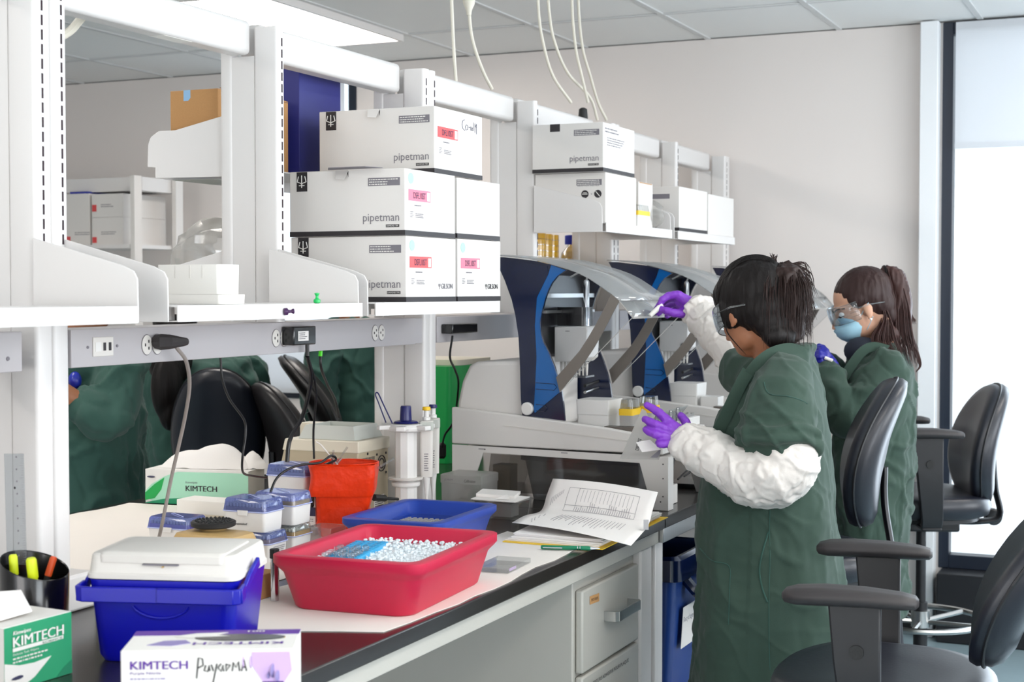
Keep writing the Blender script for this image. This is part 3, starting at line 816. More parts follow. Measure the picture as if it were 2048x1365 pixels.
# foam boxes on the near shelf
t = thing('foam_box', 'upper white foam box on the near shelf behind the sloping bracket', 'box', (2.485, 1.806, 1.5135))
tapered(MB(), 2.485, 1.806, [(.036, .073, .006, 1.5135), (.037, .074, .006, 1.572)]).build('body', 'foam_white', t)
for y in (1.77, 1.80, 1.835): MB().box(2.4470, 2.4485, y - .001, y + .001, 1.545, 1.570).build('notch', 'plastic_offwhite', t)
t = thing('foam_tray', 'flat white foam tray under the upper foam box', 'tray', (2.49, 1.806, S1))
tapered(MB(), 2.49, 1.806, [(.044, .078, .006, S1 + .0005), (.045, .079, .006, 1.5125)]).build('body', 'foam_white', t)
# push pins
def pin(c, axis, m, label):
    c = Vector(c); a = Vector(axis)
    prof = [(.0045, 0), (.0075, .002), (.0075, .008), (.0035, .011), (.003, .016), (.0055, .020), (.0055, .022), (.001, .023)]
    mb = MB(); q = a.to_track_quat('Z', 'Y').to_matrix()
    mb.lathe(prof, (0, 0, 0), 16)
    for v in mb.v:
        w_ = c + q @ v; v.x, v.y, v.z = w_
    return mb.build('push_pin', m, label=label, cat='pin')
p1 = at(567, 624, Y=1.6795); pin((p1.x, 1.6797, p1.z), (.75, -.65, .05), 'pin_purple', 'dark purple magnetic push pin on the front lip of the shelf')
p2 = at(634, 607, Y=1.70); pin((p2.x, 1.70, S1), (0, 0, 1), 'pin_green', 'bright green push pin standing on the shelf by the bracket')
# agar plates and bottle on the far rear shelf
t = thing('plate_sleeves', 'clear sleeves of yellow culture plates under the high shelf', 'plates', (5.2, 2.2, S1))
m = MB()
for i in range(3):
    m.lathe([(.044, 0), (.044, .235)], (5.02 + .095 * i * .9, 2.17 + .01 * i, S1 + .0005), 24)
m.build('plates', 'agar_yellow', t)
m = MB()
for i in range(3):
    for k in range(11): m.lathe([(.0448, 0), (.0448, .003)], (5.02 + .0855 * i, 2.17 + .01 * i, S1 + .004 + .021 * k), 24)
m.build('plate_rims', 'clear_plastic', t)
MB().box(5.065, 5.068, 2.09, 2.125, S1 + .05, S1 + .12).build('paper_label', 'green_pale', t)
plain_box('yellow_bag', 'yellow sachet standing right of the blue-capped bottle', 5.48, 5.62, 2.17, 2.23, S1 + .0005, S1 + .24, 'agar_yellow', 'bag')
t = thing('media_bottle', 'glass media bottle of yellow liquid with blue screw cap', 'bottle', (5.38, 2.16, S1))
MB().lathe([(.048, 0), (.05, .004), (.05, .14), (.042, .172), (.022, .195), (.021, .21)], (5.38, 2.165, S1 + .0005), 28).build('glass', 'clear_plastic', t)
MB().lathe([(.045, .004), (.047, .006), (.047, .138), (.04, .165), (.03, .178)], (5.38, 2.165, S1 + .0005), 28).build('liquid', 'agar_yellow', t)
MB().lathe([(.028, .205), (.029, .207), (.029, .238), (.027, .241)], (5.38, 2.165, S1 + .0005), 28).build('cap', 'cap_blue', t)

# ================================================================== CORDS FROM THE CEILING
def cord(name, pts, r, m, label, plane=None, group=None, n=8, cat='cord', parent=None):
    mb = MB(); mb.tube(spline(pts, n), r, 8)
    return mb.build(name, m, parent, label, cat if parent is None else None, group)
def px_cord(pxs, Y=None, X=None, ds=None):
    return [at(a, b, Y=Y) if Y else at(a, b, X=X) for a, b in pxs]
cords = [
    ([(900, -60), (903, 0), (907, 90), (912, 165)], 2.045, 'first white cord hanging from the ceiling, left of the pair with plugs'),
    ([(936, -60), (938, 18), (945, 80), (965, 140), (984, 178)], 2.045, 'white cord below the small ceiling plug, second from the left'),
    ([(1075, -60), (1077, 20), (1085, 80), (1105, 150), (1142, 205)], 2.04, 'white ceiling cord that fans out leftmost toward the black connector'),
    ([(1093, -60), (1098, 20), (1108, 80), (1135, 145), (1180, 195), (1195, 240)], 2.045, 'white ceiling cord crossing diagonally behind the stacked cartons'),
    ([(1143, -60), (1145, 30), (1152, 100), (1163, 150), (1176, 205)], 2.015, 'thin straight white ceiling cord just left of the one reaching the carton'),
    ([(1155, -60), (1158, 30), (1166, 100), (1180, 150), (1196, 205), (1213, 240)], 2.045, 'rightmost white cord hanging from the ceiling to the carton top'),
]
for pts, Y, lab in cords:
    cord('hanging_cable', px_cord(pts, Y=Y), .0055, 'cable_white', lab, group='white cords hanging from the ceiling')
p = at(938, 8, Y=2.045)
MB().lathe([(.018, .03), (.02, .02), (.018, .0), (.009, -.02), (.007, -.035)], p, 16).build('cord_plug', 'cable_white', None, 'small white cord plug under the ceiling above the beam', 'plug')
p = at(1166, 232, Y=2.03)
MB().lathe([(.016, -.03), (.018, -.01), (.015, .025), (.006, .03)], p, 16).build('cord_connector', 'rubber_black', None, 'black cord connector standing on the top beam', 'connector')
cord('cord_loop', [at(171, 27, Y=2.10), at(158, 42, Y=2.12), at(140, 62, Y=2.14), at(110, 80, Y=2.16)], .009, 'cable_white', 'thick white conduit bending down behind the near post')

# ================================================================== NOTICE AND FAR SHELVES
q = patch((2.1595, 2.088, 2.0), NX, ZZ, .055, .20, 'paper', rk, 'taped_notice')
fine_print((2.1588, 2.085, 2.02), NX, ZZ, .045, .14, 12, 'print_grey', rk, 4)
# wall shelf with cartons far behind on the left
t = thing('wall_shelf', 'far white shelf rack against the end wall carrying red-marked cartons', 'shelf', (6.3, 5.6, 0))
MB().box(6.1, 6.5, 4.85, 6.2, 1.735, 1.755).build('board', 'white_metal', t)
MB().box(6.1, 6.16, 4.82, 4.845, 0.0, 2.10).build('post', 'box_white', t); MB().box(6.44, 6.5, 4.82, 4.845, 0.0, 2.10).build('post', 'box_white', t); MB().box(6.2, 6.5, 4.85, 6.2, 2.03, 2.10).build('top_rail', 'white_metal', t)
k = 0
for (ya, yb, z0, z1, lab) in ((4.93, 5.13, 1.7555, 1.895, 'lower white carton with red corner at the shelf end'), (4.93, 5.13, 1.8955, 2.015, 'upper white carton with red corner nearest the shelf end'),
                              (5.145, 5.30, 1.7555, 2.02, 'tall white carton left of the red-cornered pair'), (5.31, 5.55, 1.7555, 1.9, 'white carton at the far left of the wall shelf')):
    b = plain_box('white_carton', lab + ' on the far wall shelf', 6.15, 6.5, ya, yb, z0, z1, 'box_white', group='cartons on the far wall shelf')
    patch((6.15, yb - .003, z0 + (.01 if k % 2 == 0 else .03)), NX, ZZ, .028, .035 if k else .03, 'print_red', b, 'red_corner')
    fine_print((6.15, yb - .06, z0 + .05), NX, ZZ, .1, .02, 2, 'print_grey', b, k); k += 1
plain_box('blue_tray', 'small blue tray on top of the far wall shelf cartons', 6.16, 6.4, 5.17, 5.28, 2.0205, 2.032, 'cap_blue', 'tray')
plain_box('blue_bin', 'blue bin under the far wall shelf', 6.15, 6.5, 5.02, 5.2, 1.60, 1.7, 'cap_blue', 'bin') if False else None
# ================================================================== ON THE BENCH
def frame_of(c, u):
    """local frame: origin c on the bench, u = unit width direction (horizontal); returns f(a, b, z)"""
    c = Vector(c); u = Vector(u).normalized(); v = Vector((0, 0, 1)).cross(u)
    return lambda a, b, z: Vector((c.x, c.y, 0)) + u * a + v * b + Vector((0, 0, z))
B0 = BZ + 0.0008
def sheet(name, pts, z, m, label, seed, th=0.0012):
    """paper sheet on the bench with slightly wavy free edges"""
    rnd = random.Random(seed); out = []
    n = len(pts)
    for i in range(n):
        a = Vector(pts[i]); b = Vector(pts[(i + 1) % n]); L = (b - a).length; k = max(1, int(L / .07))
        nr = Vector((-(b - a).y, (b - a).x)).normalized()
        for j in range(k):
            p = a + (b - a) * j / k + nr * (rnd.uniform(-.008, .008) if j else 0)
            out.append((p.x, p.y, z))
    mb = MB(); mb.prism(out, (0, 0, th)); return mb.build(name, m, None, label, 'paper', smooth=False)
sheet('bench_paper', [(2.24, 1.54), (2.33, 1.30), (2.60, 1.283), (2.93, 1.295), (3.20, 1.30), (3.30, 1.31), (3.44, 1.56), (2.95, 1.60), (2.5, 1.72), (2.25, 1.70)], BZ + .0004, 'bench_paper', 'white absorbent sheet under the red ice pan at the bench edge', 3)
sheet('bench_paper', [(2.31, 1.74), (2.9, 1.74), (3.42, 1.80), (3.50, 2.35), (3.46, 2.76), (2.31, 2.75)], BZ + .0004, 'bench_paper', 'white absorbent sheet on the rear part of the bench', 4)

# --- cooler box
t = thing('cooler_box', 'small blue cool box with a white hinged lid and blue carry handle', 'cooler', (2.03, 1.53, BZ))
cf = frame_of((1.978, 1.516, 0), (.297, -.955, 0))     # middle of the front edge; a: along front, b: toward the back
def rr(f, hx, b0, b1, r, z, n=5): return [f(p.x, p.y, z) for p in rrect(0, (b0 + b1) / 2, hx, (b1 - b0) / 2, r, 0, n)]
m = MB(); m.rings([rr(cf, .108, .012, .165, .02, BZ + .001), rr(cf, .114, .006, .172, .022, BZ + .012), rr(cf, .124, -.002, .18, .022, BZ + .12), rr(cf, .126, -.003, .182, .022, BZ + .138)])
m.build('body', 'cooler_blue', t)
for i, (a0, w) in enumerate(((0, .05), )):
    pts = [cf(a0 + w * math.cos(R(200 + 14 * k)), -.0015 - .0008, BZ + .105 + .028 * math.sin(R(200 + 14 * k))) for k in range(11)]
    MB().tube(pts, .0018, 6).build('moulded_arc', 'cooler_blue', t)
m = MB(); m.rings([rr(cf, .121, .0, .179, .02, BZ + .1385), rr(cf, .129, -.004, .185, .02, BZ + .14), rr(cf, .129, -.004, .185, .02, BZ + .147), rr(cf, .1265, -.001, .183, .02, BZ + .150), rr(cf, .1225, .004, .179, .016, BZ + .177), rr(cf, .1195, .008, .176, .014, BZ + .180)])
lid = m.build('lid', 'cooler_white', t)
m = MB(); m.rings([rr(cf, .106, -.0005, .15, .010, BZ + .1665), rr(cf, .106, -.0005, .15, .010, BZ + .178), rr(cf, .104, .004, .15, .012, BZ + .1825), rr(cf, .100, .010, .145, .012, BZ + .184)])
m.build('hatch', 'cooler_white', lid)
m = MB(); m.obox(cf(.0, -.001, BZ + .1645), cf(.03, 0, 0) - cf(0, 0, 0), cf(0, .003, 0) - cf(0, 0, 0), (0, 0, .0012)); m.build('finger_slot', 'print_grey', lid)
MB().ball(cf(.004, -.0012, BZ + .161), (.004, .001, .0016), 10, 6).build('stain', 'tan', lid)
# handle: a band across the front that rises along both sides to its pivots
hp = [(-.1345, .095, .156), (-.1345, .055, .142), (-.135, .015, .122), (-.137, -.012, .1175), (-.125, -.018, .117), (0, -.018, .117), (.125, -.018, .117), (.137, -.012, .1175), (.135, .015, .122), (.1345, .055, .142), (.1345, .095, .156)]
rs = []
for i, (a, b, z) in enumerate(hp):
    edge = abs(a) > .13
    h = .013 if 2 < i < 8 else .009
    if abs(a) > .13 and not (3 <= i <= 7):
        q = [(a - .0035, z - h), (a + .0035, z - h), (a + .0035, z + h), (a - .0035, z + h)]
        rs.append([cf(q_[0], b, BZ + q_[1]) for q_ in (q if a < 0 else q)])
    else:
        s_ = -1 if a < 0 else 1
        rs.append([cf(a, b - .004, BZ + z - h), cf(a, b + .004, BZ + z - h), cf(a, b + .004, BZ + z + h), cf(a, b - .004, BZ + z + h)] if 4 <= i <= 6 else
                  ([cf(a - .003, b - .003, BZ + z - h), cf(a + .003, b + .003, BZ + z - h), cf(a + .003, b + .003, BZ + z + h), cf(a - .003, b - .003, BZ + z + h)] if i == 3 else
                   [cf(a - .003, b - .003, BZ + z - h), cf(a + .003, b + .003, BZ + z - h), cf(a + .003, b + .003, BZ + z + h), cf(a - .003, b - .003, BZ + z + h)]))
m = MB()
for i in range(len(hp) - 1):
    a, b = cf(hp[i][0], hp[i][1], BZ + hp[i][2]), cf(hp[i + 1][0], hp[i + 1][1], BZ + hp[i + 1][2])
    d = b - a; zz = Vector((0, 0, 1)); side = d.cross(zz).normalized()
    h = .0125 if 2 <= i <= 7 else .008
    m.obox((a + b) / 2, d / 2 * 1.05, side * .0035, side.cross(d).normalized() * h)
m.build('handle', 'cooler_blue', t, bevel=.002)

# --- wipes box, front left (face turned to the aisle)
def text_rows(org, xd, yd, w, h, rows, par, seed, m='print_white'): return fine_print(org, xd, yd, w, h, rows, m, par, seed)
t = thing('wipes_box', 'green and white tissue wipes box at the front left corner', 'box', (1.81, 1.68, BZ))
u = Vector((.9975, -.071, 0)); v = Vector((.071, .9975, 0))
kc = Vector((1.738, 1.624, B0)); W_, D_, H_ = .139, .13, .099
m = MB(); m.obox(kc + u * W_ / 2 + v * D_ / 2 + ZZ * H_ / 2, u * W_ / 2, v * D_ / 2, ZZ * H_ / 2)
bx = m.build('carton', 'print_white', t, bevel=.001)
patch(kc, u, ZZ, W_, H_ - .001, 'green_box', bx, 'printed_panel')
k1 = kc - v * .0007
patch(k1, u, ZZ, 1, 1, 'print_white', bx, 'swoosh', pts=[(0, 0), (.03, .0), (.06, .012), (.095, .037), (.06, .034), (.03, .036), (0, .044)])
patch(k1, u, ZZ, 1, 1, 'green_dark', bx, 'swoosh', pts=[(.105, 0), (.139, 0), (.139, .022), (.12, .012)])
k2 = k1 - v * .0006
lettering('Kimwipes', k2 + u * .016 + ZZ * .083, u, ZZ, .035, .0075, 'print_white', bx, slant=.2, bold=.01)
lettering('KIMTECH', k2 + u * .016 + ZZ * .066, u, ZZ, .104, .0155, 'print_white', bx, bold=.004)
patch(k2 + u * .016 + ZZ * .059, u, ZZ, .104, .0055, 'print_white', bx, 'printed_bar')
lettering('SCIENCE', k2 - v * .0008 + u * .075 + ZZ * .0602, u, ZZ, .042, .003, 'green_dark', bx)
lettering('Delicate Task Wipers', k2 + u * .016 + ZZ * .052, u, ZZ, .052, .0045, 'print_white', bx)
text_rows(k2 + u * .016 + ZZ * .040, u, ZZ, .09, .011, 2, bx, 12)
m = MB(); m.ball(k2 + u * .028 + ZZ * .018, (.016, .0008, .003), 14, 6); m.build('logo', 'print_navy', bx)
# top of the carton and its tissue
tissue = MB()
pp = [kc + u * .0 + v * .035 + ZZ * (H_ + .002), kc + u * .085 + v * .03 + ZZ * (H_ + .006), kc + u * .115 + v * .085 + ZZ * (H_ + .028), kc + u * .035 + v * .11 + ZZ * (H_ + .034), kc - u * .02 + v * .075 + ZZ * (H_ + .032)]
tissue.prism(pp, (.001, 0, .002)); tissue.build('tissue', 'paper', t, smooth=False)

# --- glove box, front centre
t = thing('glove_box', 'white and purple disposable glove box with an open oval slot', 'box', (1.75, 1.25, BZ))
c0 = at(241, 1303, Z=1.024); c1 = at(588, 1298, Z=1.024)
u = (c1 - c0); u.z = 0; GW = u.length; u.normalize(); v = ZZ.cross(u); GD, GH = .118, 1.024 - B0
gc = Vector((c0.x, c0.y, B0))
m = MB(); m.obox(gc + u * GW / 2 + v * GD / 2 + ZZ * GH / 2, u * GW / 2, v * GD / 2, ZZ * GH / 2)
gb = m.build('carton', 'print_white', t, bevel=.0015)
def fp(a, z): return gc + u * a + ZZ * z - v * .0004
lettering('KIMTECH', fp(.013, GH - .026), u, ZZ, .078, .0115, 'purple', gb, bold=.004)
lettering('Purple Nitrile', fp(.013, GH - .034), u, ZZ, .042, .0045, 'purple', gb)
text_rows(fp(.013, GH - .041), u, ZZ, .07, .004, 1, gb, 3, 'purple_grey')
text_rows(fp(.04, GH - .058), u, ZZ, .15, .012, 3, gb, 31, 'purple_grey'); text_rows(fp(.04, GH - .095), u, ZZ, .16, .03, 6, gb, 32, 'purple_grey')
patch(fp(0, 0), u, ZZ, 1, 1, 'lilac', gb, 'printed_shape', pts=[(GW - .058, GH - .004), (GW - .006, GH - .004), (GW - .003, GH - .03), (GW - .014, GH - .047), (GW - .042, GH - .047), (GW - .058, GH - .022)])
patch(fp(0, 0) - v * .0007, u, ZZ, 1, 1, 'purple_dark', gb, 'printed_shape', pts=[(GW - .058, GH - .070), (GW - .043, GH - .045), (GW - .015, GH - .045), (GW - .003, GH - .070), (GW - .003, .006), (GW - .058, .006)])
lettering('The Original', fp(GW - .05, GH - .071) - v * .0014, u, ZZ, .034, .005, 'print_white', gb)
lettering('Purple Nitrile Glove', fp(GW - .053, GH - .079) - v * .0014, u, ZZ, .043, .005, 'print_white', gb)
m = MB()
for (a, z, rx, rz) in ((.212, .083, .008, .010), (.219, .076, .009, .008), (.206, .077, .006, .005)):
    m.ball(fp(GW * .0 + a - .003, z) - v * .0002, (rx, .001, rz), 12, 6)
m.build('printed_glove', 'purple_grey', gb)
for a in (.168, .178): MB().ball(fp(a, GH - .018), (.0028, .0006, .009), 10, 6).build('printed_shape', 'lilac', gb)
for (a, z, r_) in ((.115, .045, .018), (.175, .048, .014)): MB().ball(fp(a, z), (r_, .0006, r_ * .7), 14, 6).build('printed_shape', 'lilac', gb)
hnd = MB()
for k in range(5): hnd.tube([fp(.026, .045) - v * .0005, fp(.0165 + .0048 * k, .058 + .004 * (1 - abs(k - 2) / 2)) - v * .0005], .0022, 5)
hnd.ball(fp(.026, .043) - v * .0005, (.007, .001, .008), 10, 6); hnd.build('printed_hand', 'purple_dark', gb)
NAME = [[(.02, .1), (.06, .9), (.14, .85), (.15, .6), (.05, .5)], [(.2, .6), (.17, .4), (.24, .35), (.27, .6), (.28, .38)], [(.31, .62), (.35, .38)], [(.42, .65), (.33, -.2), (.27, -.1)],
        [(.5, .65), (.44, .5), (.5, .35), (.54, .6), (.55, .36)], [(.6, .65), (.6, .36), (.68, .6), (.6, .62)], [(.72, .36), (.74, .7), (.79, .5), (.84, .72), (.86, .36)], [(.9, .36), (.95, .8), (1.0, .36)], [(.91, .5), (.99, .52)]]
strokes(NAME, fp(.102, GH - .043), u, ZZ, .07, .036, 'print_black', gb, r=.001)
tp = gc + ZZ * GH
patch(tp + v * (GD - .028), u, v, GW, .0275, 'purple', gb, 'printed_band')
patch(tp + u * .06 + v * (GD - .048) + ZZ * .0007, u, v, 1, 1, 'print_white', gb, 'printed_shape', pts=[(0, .01), (.03, .026), (.075, .03), (.06, .015), (.08, .008), (.02, .0)])
patch(tp + u * .03 + v * .02 , u, v, 1, 1, 'purple_grey', gb, 'printed_shape', pts=[(0, .01), (.02, .035), (.05, .038), (.06, .02), (.035, .005)])
m = MB(); m.lathe([(.064, 0), (.064, .0012)], (0, 0, 0), 32)
for q in m.v: 
    w_ = tp + u * (.155 + q.x) + v * (.07 + q.y * .30) + ZZ * q.z; q.x, q.y, q.z = w_
m.build('slot', 'plastic_black', gb)
patch(tp + u * (GW - .052) + v * .062, u, v, 1, 1, 'yellow', gb, 'printed_shape', pts=[(0, .006), (.01, 0), (.026, 0), (.034, .006), (.026, .012), (.01, .012)])
lettering('KIMTECH', tp + u * (GW - .018) + v * .042, -u, -v, .125, .014, 'purple', gb, bold=.004)
lettering('100', tp + u * (GW - .075) + v * (GD - .019) + ZZ * .0008, u, v, .024, .009, 'print_white', gb, bold=.015)

# --- pen cup with ruler and markers
t = thing('pen_cup', 'glossy black slanted pen cup in front of the near post', 'cup', (2.03, 1.83, BZ))
cc = at(70, 1236, d=2.56); cx, cy = cc.x, cc.y
m = MB(); n = 32; rs = []
for (r_, z0, k) in ((.052, 0, 0), (.055, .004, 0), (.0575, .128, 1), (.0565, .130, 1), (.055, .128, 1), (.050, .05, 0), (.049, .012, 0)):
    ring = []
    for j in range(n):
        a = 2 * PI * j / n; d = Vector((math.cos(a), math.sin(a), 0))
        tilt = -d.dot(RT) * .016 - d.dot(Vector((FW.x, FW.y, 0)).normalized()) * -.010
        ring.append(Vector((cx + d.x * r_, cy + d.y * r_, B0 + z0 + (tilt + .012 if k else 0))))
    rs.append(ring)
m.rings(rs, cap=True); m.build('shell', 'plastic_black', t)
dv = MB(); dv.obox((cx, cy, B0 + .065), RT * .048 + Vector((FW.x, FW.y, 0)) * .012, Vector((FW.x, FW.y, 0)) * .0012, (0, 0, .048)); dv.build('divider', 'plastic_black', t)
def marker(px, py, d_, m, label, r=.0075, lean=(0, 0), cat='marker', L=.13):
    top = at(px, py, d=d_); bot = Vector((cx + (top.x - cx) * .5 + lean[0], cy + (top.y - cy) * .5 + lean[1], B0 + .016))
    ax = (bot - top).normalized(); mb = MB()
    mb.tube([top, top + ax * .004, top + ax * .034], [r * .75, r, r], 12)
    t_ = thing('marker', label, cat, bot); mb.build('cap', m, t_); MB().tube([top + ax * .0345, bot], [r * .85, r * .8], 12).build('barrel', m if m != 'orange' else 'rubber_black', t_)
marker(26, 1110, 2.555, 'neon_yellow', 'left yellow-green highlighter in the black pen cup', lean=(-.005, .01))
marker(62, 1117, 2.52, 'neon_yellow', 'right larger yellow-green highlighter in the black pen cup', r=.009, lean=(.005, -.01))
marker(108, 1114, 2.57, 'orange', 'orange capped marker in the black pen cup', lean=(-.02, .02), r=.006)
t = thing('ruler', 'clear plastic ruler standing in the pen cup against the post', 'ruler', (cx, cy, B0 + .02))
a = at(28, 908, d=2.62); b = at(34, 1130, d=2.585)
m = MB(); m.obox((a + b) / 2, RT * .017, FW * .0008, (a - b) / 2); m.build('blade', 'ruler_clear', t)
tk = MB(); dd = (b - a)
for k in range(46):
    p = a + dd * (k / 46) - FW * .0012
    L = .007 if k % 5 == 0 else .004
    tk.obox(p + RT * (.016 - L / 2), RT * L / 2, FW * .0002, UP * .00025)
for k in range(9):
    p = a + dd * (k / 9 + .03) - FW * .0012; tk.obox(p + RT * .004, RT * .0012, FW * .0002, UP * .0016)
tk.build('scale_marks', 'print_grey', t)
MB().lathe([(.0022, 0), (.0022, .0005)], a + dd * .31 - FW * .0014, 10, axis='X').build('hole', 'print_black', t)

# --- ice pans
def ice_pan(name_m, label, cx, cy, hx, hy, h, rot, fill_z, seed):
    t = thing('ice_pan', label, 'pan', (cx, cy, BZ), R(rot))
    r0 = .035
    outer = [(hx * .86, hy * .76, r0, .0015), (hx * .88, hy * .79, r0, .006), (hx * .945, hy * .90, r0, h * .66), (hx * .955, hy * .92, r0, h * .70), (hx * .98, hy * .97, r0, h * .78), (hx, hy, r0, h * .84), (hx, hy, r0, h * .985), (hx - .004, hy - .004, r0 - .003, h)]
    inner = [(hx - .022, hy - .022, r0 - .008, h), (hx - .027, hy - .027, r0 - .008, h - .004), (hx - .036, hy - .034, r0 - .008, h * .66), (hx - .040, hy - .038, r0 - .008, h * .64), (hx * .84, hy * .76, r0 - .01, .02)]
    rs = [rrect(0, 0, a, b, r_, z, 6) for a, b, r_, z in outer + inner]
    m = MB(); m.rings(rs); m.build('shell', name_m, t, local=True, angle=50)
    return t
rp = ice_pan('plastic_red', 'large red foam ice pan filled with crushed ice', 2.622, 1.447, .212, .160, .107, 4, .07, 1)
def ice(t, hx, hy, z, seed, n=900):
    rnd = random.Random(seed); m = MB()
    g = 22
    vs = []; fs = []
    for i in range(g + 1):
        for j in range(g + 1):
            a, b = -hx + 2 * hx * i / g, -hy + 2 * hy * j / g
            e = max(abs(a) / hx, abs(b) / hy); zz = z + .006 * (1 - e * e) + noise.noise(Vector((a * 40, b * 40, seed))) * .004
            vs.append((a, b, zz))
    for i in range(g):
        for j in range(g): k = i * (g + 1) + j; fs.append((k, k + g + 1, k + g + 2, k + 1))
    m.add(vs, fs)
    for k in range(n):
        a, b = rnd.uniform(-hx, hx), rnd.uniform(-hy, hy); s_ = rnd.uniform(.0022, .0048)
        m.ball((a, b, z + .005 + rnd.uniform(0, .004)), (s_ * rnd.uniform(.7, 1.3), s_, s_ * .8), 6, 4)
    o = m.build('crushed_ice', 'ice', None, local=True) if False else m.build('crushed_ice', 'ice', t, local=True)
    o['kind'] = 'stuff'; return o
ice(rp, .172, .121, .076, 3)
# blue tube rack standing in the ice
rt_ = thing('tube_rack', 'bright blue tube rack pressed into the ice of the red pan', 'rack', (2.60, 1.515, BZ + .06), R(4 + 8))
m = MB(); m.box(-.115, .115, -.035, .035, .005, .030)
blk = m.build('block', 'rack_cyan', rt_, local=True, bevel=.002)
m = MB()
for i in range(12):
    for j in range(4): m.lathe([(.0062, .0301), (.0062, .0312)], (-.103 + .0187 * i, -.026 + .0175 * j, 0), 10)
m.build('hole_rims', 'rack_cyan', rt_, local=True)
m = MB()
for i in range(6):
    for j in range(4):
        if (i + j * 2) % 5 == 4: continue
        m.lathe([(.0045, .030), (.0062, .036), (.0068, .0365), (.0068, .0395), (.006, .041)], (-.103 + .0187 * i, -.026 + .0175 * j, 0), 10)
m.build('sample_tubes', 'clear_plastic', rt_, local=True)
bp_ = ice_pan('plastic_blue', 'smaller blue foam ice pan behind the red one', 3.155, 1.655, .180, .130, .087, 2, .05, 2)
pl_ = thing('sample_plate', 'clear 96-well sample plate lying in the blue ice pan', 'plate', (3.12, 1.655, BZ + .03), R(2))
MB().box(-.09, .09, -.065, .065, .0, .026).build('body', 'clear_plastic', pl_, local=True, bevel=.002)
m = MB()
for i in range(12):
    for j in range(8): m.lathe([(.0045, .0265), (.005, .031), (.0048, .032), (.003, .031)], (-.077 + .014 * i, -.052 + .0148 * j, 0), 8)
m.build('wells', 'rack_frost', pl_, local=True)
lettering('Salmon/ctrl rna 1/2/21', WM[pl_] @ Vector((-.0905, .04, .008)), NX, ZZ, .075, .012, 'print_black', pl_, bold=.01)
ice(bp_, .145, .095, .028, 9, 60)

# --- clear-lidded plate resting on the sheet right of the red pan
t = thing('flat_plate', 'thin clear plate lying on the sheet right of the red pan', 'plate', (3.0, 1.36, BZ + .002))
MB().obox((2.985, 1.365, BZ + .008), (.07, .004, 0), (-.002, .04, 0), (0, 0, .005)).build('body', 'clear_plastic', t, bevel=.001)
patch((2.93, 1.3245, BZ + .005), (1, .05, 0), ZZ, .04, .006, 'lilac', t, 'label_strip')

# --- pipette tip boxes with blue lids
def blue_box(x0, x1, y0, y1, z0, h, label, tray='purple_grey', lidm='lid_blue', brand=False, rot=0, clasp=True):
    t = thing('tip_box', label, 'box', ((x0 + x1) / 2, (y0 + y1) / 2, z0), R(rot))
    hx, hy = (x1 - x0) / 2, (y1 - y0) / 2; hb = h * .60
    b = tapered(MB(), 0, 0, [(hx - .005, hy - .005, .008, 0), (hx - .004, hy - .004, .008, .005), (hx - .002, hy - .002, .008, hb)]).build('base', 'plastic_white', t, local=True)
    tapered(MB(), 0, 0, [(hx - .004, hy - .004, .006, hb + .0005), (hx - .004, hy - .004, .006, hb + .010)]).build('tip_tray', tray, t, local=True)
    m = MB()
    for i in range(12):
        for j in range(8): m.lathe([(.0032, hb + .0105), (.0032, hb + .018)], (-hx + .010 + (2 * hx - .02) * j / 7, -hy + .010 + (2 * hy - .02) * i / 11, 0), 6)
    m.build('pipette_tips', 'plastic_white' if tray == 'yellow' else 'lilac_grey', t, local=True)
    m = MB(); rs = [rrect(0, 0, a, b_, .008, z, 4) for a, b_, z in ((hx, hy, hb - .001), (hx, hy, hb + .003), (hx - .003, hy - .003, h - .004), (hx - .006, hy - .006, h))]
    m.rings(rs, cap=False); m.add(rs[-1], [tuple(range(len(rs[-1])))])
    ld = m.build('lid', lidm, t, local=True)
    q = MB(); q.tube([p for p in rrect(0, 0, hx + .0005, hy + .0005, .008, hb + .001, 4)] + [rrect(0, 0, hx + .0005, hy + .0005, .008, hb + .001, 4)[0]], .0012, 5, cap=False)
    q.tube([Vector((-.018, -.03, h)), Vector((-.015, -.02, h + .002)), Vector((.015, .02, h + .002)), Vector((.018, .03, h))], .001, 5)
    q.build('lid_rim', 'plastic_white' if lidm == 'x' else 'lilac_light', ld, local=True)
    if clasp:
        q = MB(); q.prism([(-hx - .001, .014, hb + .004), (-hx - .001, -.014, hb + .004), (-hx - .001, -.012, hb - .008), (-hx - .001, .012, hb - .008)], (-.003, 0, 0)); q.build('clasp', 'plastic_white', t, local=True, bevel=.001)
    if brand: lettering('eppendorf', WM[t] @ Vector((-hx + .0025, .022, hb * .30)), NX, ZZ, .031, .0062, 'print_black', b, bold=.01)
    return t
blue_box(2.815, 2.898, 1.872, 1.986, BZ + .068, .074, 'blue-lidded tip box lettered eppendorf, stacked on another', brand=True, tray='print_grey')
blue_box(2.815, 2.898, 1.862, 1.976, BZ + .0018, .066, 'blue-lidded tip box underneath the lettered one', tray='tan', clasp=False)
p = [o for o in COL.objects if o.name.startswith('tip_box')][-1]
fine_print((2.835, 1.8630, BZ + .008), NY, ZZ, .05, .028, 7, 'print_grey', p, 22)
blue_box(2.93, 3.013, 1.868, 1.982, BZ + .068, .074, 'blue-lidded tip box with a yellow tray beside the lettered one', tray='yellow', clasp=False)
blue_box(2.93, 3.013, 1.868, 1.982, BZ + .0018, .066, 'clear-lidded tip box beneath the yellow-tray box', tray='tan', lidm='clear_plastic', clasp=False)
blue_box(2.905, 2.988, 2.148, 2.268, BZ + .0018, .068, 'single blue-lidded tip box at the left beside the grey cable', rot=2)
